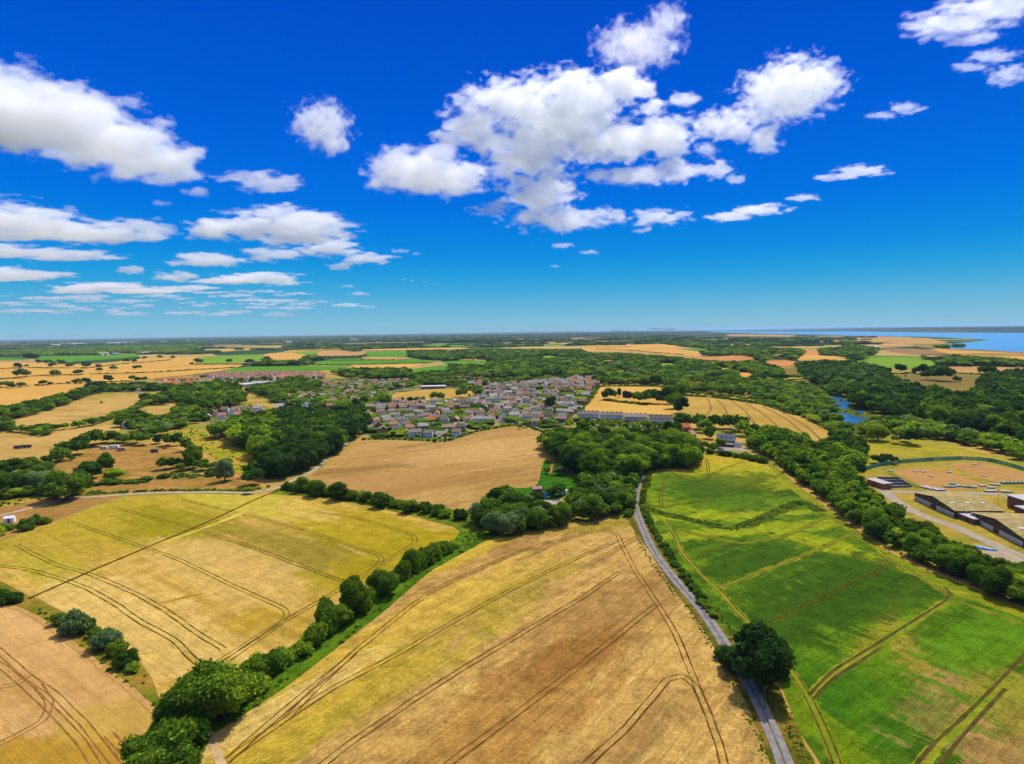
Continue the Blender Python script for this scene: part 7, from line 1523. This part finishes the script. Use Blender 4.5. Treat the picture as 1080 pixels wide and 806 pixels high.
def cloud(blobs, label, rough=0.55, mat=None, seed=0, name='cloud', kind=None, veil=True, vpx=1.35, depthk=0.22):
    cx = sum(b[0] * b[2] for b in blobs) / sum(b[2] for b in blobs); cy = max(b[1] + b[3] * .5 for b in blobs)
    d0 = ray(cx, cy).normalized(); dist = min(26000.0, BASE / max(d0.z, .02))
    C3 = []
    for (x, y, rx, ry) in blobs:
        r_ = ray(x, y).normalized(); k = dist * (1 + .0 * (cy - y)) / math.hypot(r_.x, r_.y) * math.hypot(d0.x, d0.y)
        p = r_ * k + Vector((0, 0, CAM_H)); m = dist / FPX
        C3.append((p.x, p.y, p.z, rx * m, max(ry, rx * depthk) * m, ry * m))
    C3 = np.array(C3); m = dist / FPX
    pad = 1.35
    lo = (C3[:, :3] - C3[:, 3:] * pad).min(0) - 3 * m; hi = (C3[:, :3] + C3[:, 3:] * pad).max(0) + 3 * m
    vx = vpx * m
    while np.prod((hi - lo) / vx) > 2.2e6: vx *= 1.1
    n_ = np.ceil((hi - lo) / vx).astype(int) + 3
    # align depth axis with the line of sight is not needed: blobs are upright ellipsoids
    X = np.stack(np.meshgrid(*[lo[i] + vx * np.arange(n_[i]) for i in range(3)], indexing='ij'), -1)
    F = np.full(n_, -9.0)
    for b in C3:
        q = (X - b[:3]) / b[3:]; q[..., 2] = np.where(q[..., 2] < 0, q[..., 2] * 1.25, q[..., 2])
        f = 1 - np.sqrt((q ** 2).sum(-1))
        F = np.maximum(F, f) + 0.06 * np.exp(-np.abs(F - f) * 6)
    ms = np.median(C3[:, 5]); msx = np.median(C3[:, 3])
    sc = np.array([1 / (msx * .42), 1 / (msx * .36), 1 / (ms * .6)])
    near = F > -0.9
    nz_ = np.zeros(F.shape); nz_[near] = fbm(X[near] * sc, 7, seed + 31, 0.66)
    F = np.where(near, F + rough * 2.3 * nz_ - 0.12, -1)
    for ax_ in range(3):
        sl_ = [slice(None)] * 3
        for e_ in (0, -1): sl_[ax_] = e_; F[tuple(sl_)] = -1
    F[0] = F[-1] = -1; F[:, 0] = F[:, -1] = -1; F[:, :, 0] = F[:, :, -1] = -1
    if (F > 0).sum() < 4: return None
    V, Q = surface_nets(F, lo, vx)
    c0 = V.mean(0); me = np_mesh(name, V - c0, Q)
    o = link(name, me, mat or M_vap); o.location = c0
    if label and veil:
        F2 = F + 0.20; F2[0] = F2[-1] = -1; F2[:, 0] = F2[:, -1] = -1; F2[:, :, 0] = F2[:, :, -1] = -1
        V2, Q2 = surface_nets(F2, lo, vx); w = link('veil', np_mesh('veil', V2 - c0, Q2), M_veil, o)
    return tag(o, label, 'cloud', kind=kind)
CL_ = [
 ([(-45, 122, 60, 30), (20, 122, 50, 27), (70, 134, 48, 26), (115, 155, 46, 23), (152, 172, 40, 17), (182, 184, 30, 10), (206, 202, 13, 5), (174, 214, 11, 4)], 'largest grey based cloud at the upper left edge', .5),
 ([(340, 134, 22, 18), (350, 149, 13, 14), (326, 128, 14, 9), (352, 122, 9, 9)], 'small ragged white cloud alone in the upper left blue', .75),
 ([(262, 187, 30, 6), (286, 195, 28, 9)], 'small flat cloud right of the largest left cloud', .55),
 ([(-30, 230, 45, 14), (25, 236, 48, 13), (75, 245, 50, 10), (118, 250, 40, 7), (145, 239, 32, 6), (165, 246, 20, 4)], 'long flat cloud at the left edge below the largest one', .5),
 ([(-30, 265, 45, 5), (25, 267, 42, 4.5), (78, 271, 36, 5)], 'thin flat cloud at the left edge, third one down', .5),
 ([(298, 231, 48, 10), (330, 240, 40, 11), (262, 241, 42, 11), (222, 245, 22, 9), (318, 252, 42, 7)], 'broad lumpy cloud in the middle of the left cloud bank', .6),
 ([(348, 262, 30, 9), (386, 273, 28, 6), (360, 280, 20, 4)], 'small cloud trailing right of the lumpy left bank', .6),
 ([(293, 269, 32, 7)], 'little oval cloud just under the lumpy left bank', .5), ([(222, 275, 36, 7), (200, 270, 14, 4)], 'flat oval cloud left under the lumpy bank', .5),
 ([(272, 293, 38, 5), (240, 297, 30, 3.4), (300, 299, 22, 3)], 'flat cloud low in the left sky above the red estate', .6), ([(182, 292, 20, 5)], 'tiny oval cloud low in the left sky', .5), ([(140, 285, 13, 4)], 'tiny round cloud low in the left sky', .5),
 ([(-15, 289, 40, 6), (28, 292, 34, 5)], 'thin cloud at the left edge, fourth one down', .5),
 ([(105, 303, 40, 3.5), (152, 307, 36, 3), (195, 304, 26, 2.6), (75, 307, 18, 2)], 'long low cloud over the left plain', .6),
 ([(448, 186, 48, 21), (425, 178, 32, 17), (474, 190, 34, 18), (403, 178, 14, 11), (462, 170, 24, 14)], 'compact rounded cloud left of the central mass', .42),
 ([(512, 104, 26, 13), (546, 108, 44, 20), (588, 132, 46, 30), (612, 104, 40, 21), (655, 92, 28, 17), (640, 150, 52, 20), (696, 146, 34, 18), (670, 186, 42, 11), (716, 180, 20, 11), (558, 165, 34, 22), (570, 203, 32, 18), (592, 232, 50, 11), (640, 226, 18, 7), (498, 132, 24, 16), (478, 147, 20, 9), (522, 152, 28, 14), (692, 112, 12, 10), (720, 106, 14, 7)], 'biggest ragged white cloud mass in the centre of the sky', .62),
 ([(672, 50, 33, 19), (702, 24, 15, 13), (646, 56, 14, 9)], 'white puff rising at the top of the central cloud mass', .6),
 ([(832, 98, 36, 24), (856, 88, 24, 16), (804, 122, 22, 9), (806, 148, 13, 13), (764, 132, 28, 13), (782, 140, 16, 10), (756, 180, 14, 9), (776, 188, 9, 5), (744, 158, 12, 6)], 'ragged white cloud right of the central mass', .62),
 ([(694, 230, 26, 8), (676, 243, 9, 3)], 'small cloud under the right end of the central mass', .75), ([(516, 222, 18, 6), (528, 215, 9, 5)], 'small cloud just right of the compact rounded cloud', .7),
 ([(594, 259, 11, 3.2), (622, 266, 10, 2.4), (586, 281, 6, 2)], 'tiny cloud shreds under the central mass', .6),
]
for i, (b, lab, ro) in enumerate(CL_): cloud(b, lab, ro + .10, seed=i * 13)
WI = [([(770, 229, 18, 5), (800, 222, 26, 4.5), (844, 209, 16, 3.2)], 'thin streak of cloud low on the right', .8), ([(884, 187, 18, 3.2), (910, 181, 22, 4.4)], 'thin streak of cloud at the right, above the low one', .8),
      ([(1046, 10, 34, 10), (1010, 25, 32, 11), (1002, 36, 16, 5), (1022, 42, 16, 4)], 'torn white cloud in the top right corner', .8), ([(1046, 60, 18, 4.5), (1024, 70, 14, 3.6)], 'torn cloud shred under the top right cloud', .8), ([(1066, 78, 16, 6), (1056, 86, 10, 4)], 'torn cloud shred at the right edge', .8), ([(930, 122, 15, 3), (956, 114, 14, 4.5)], 'thin torn cloud streak between the ragged cloud and the right edge', .8)]
for i, (b, lab, ro) in enumerate(WI): cloud(b, lab, ro, M_wisp, seed=700 + i * 7, depthk=.4)
rc = random.Random(3); LOWC = [(421, 265, 10, 3), (438, 268, 6, 2), (424, 295, 6, 1.6), (433, 296, 4, 1.4), (447, 297, 5, 1.3), (458, 300, 6, 1.2), (365, 302, 9, 2), (378, 310, 11, 2.4), (366, 322, 18, 2.4), (390, 324, 10, 1.6)]
for k in range(110): LOWC.append((rc.uniform(-30, 345), 307 + 26 * rc.random(), rc.uniform(5, 22), rc.uniform(0.7, 2.0)))
big = []
for i, b in enumerate(LOWC):
    o = cloud([b, (b[0] + b[2] * .7, b[1] + .6, b[2] * .6, b[3] * .7)], None, .6, seed=900 + i, name='cloudlets', kind='stuff')
    if o: big.append(o)
# the low cloudlets near the horizon are one mass: join their meshes by hand
Vv, Qq, off = [], [], 0
for o in big:
    me = o.data; n_ = len(me.vertices); a = np.empty(n_ * 3, np.float32); me.vertices.foreach_get('co', a); q = np.empty(len(me.loops), np.int32); me.loops.foreach_get('vertex_index', q)
    Vv.append(a.reshape(-1, 3) + np.array(o.location)); Qq.append(q.reshape(-1, 4) + off); off += n_; bpy.data.objects.remove(o)
tag(link('cloudlets', np_mesh('cloudlets', np.concatenate(Vv), np.concatenate(Qq)), M_vap), 'many small flat cloudlets low over the left horizon', 'clouds', kind='stuff')
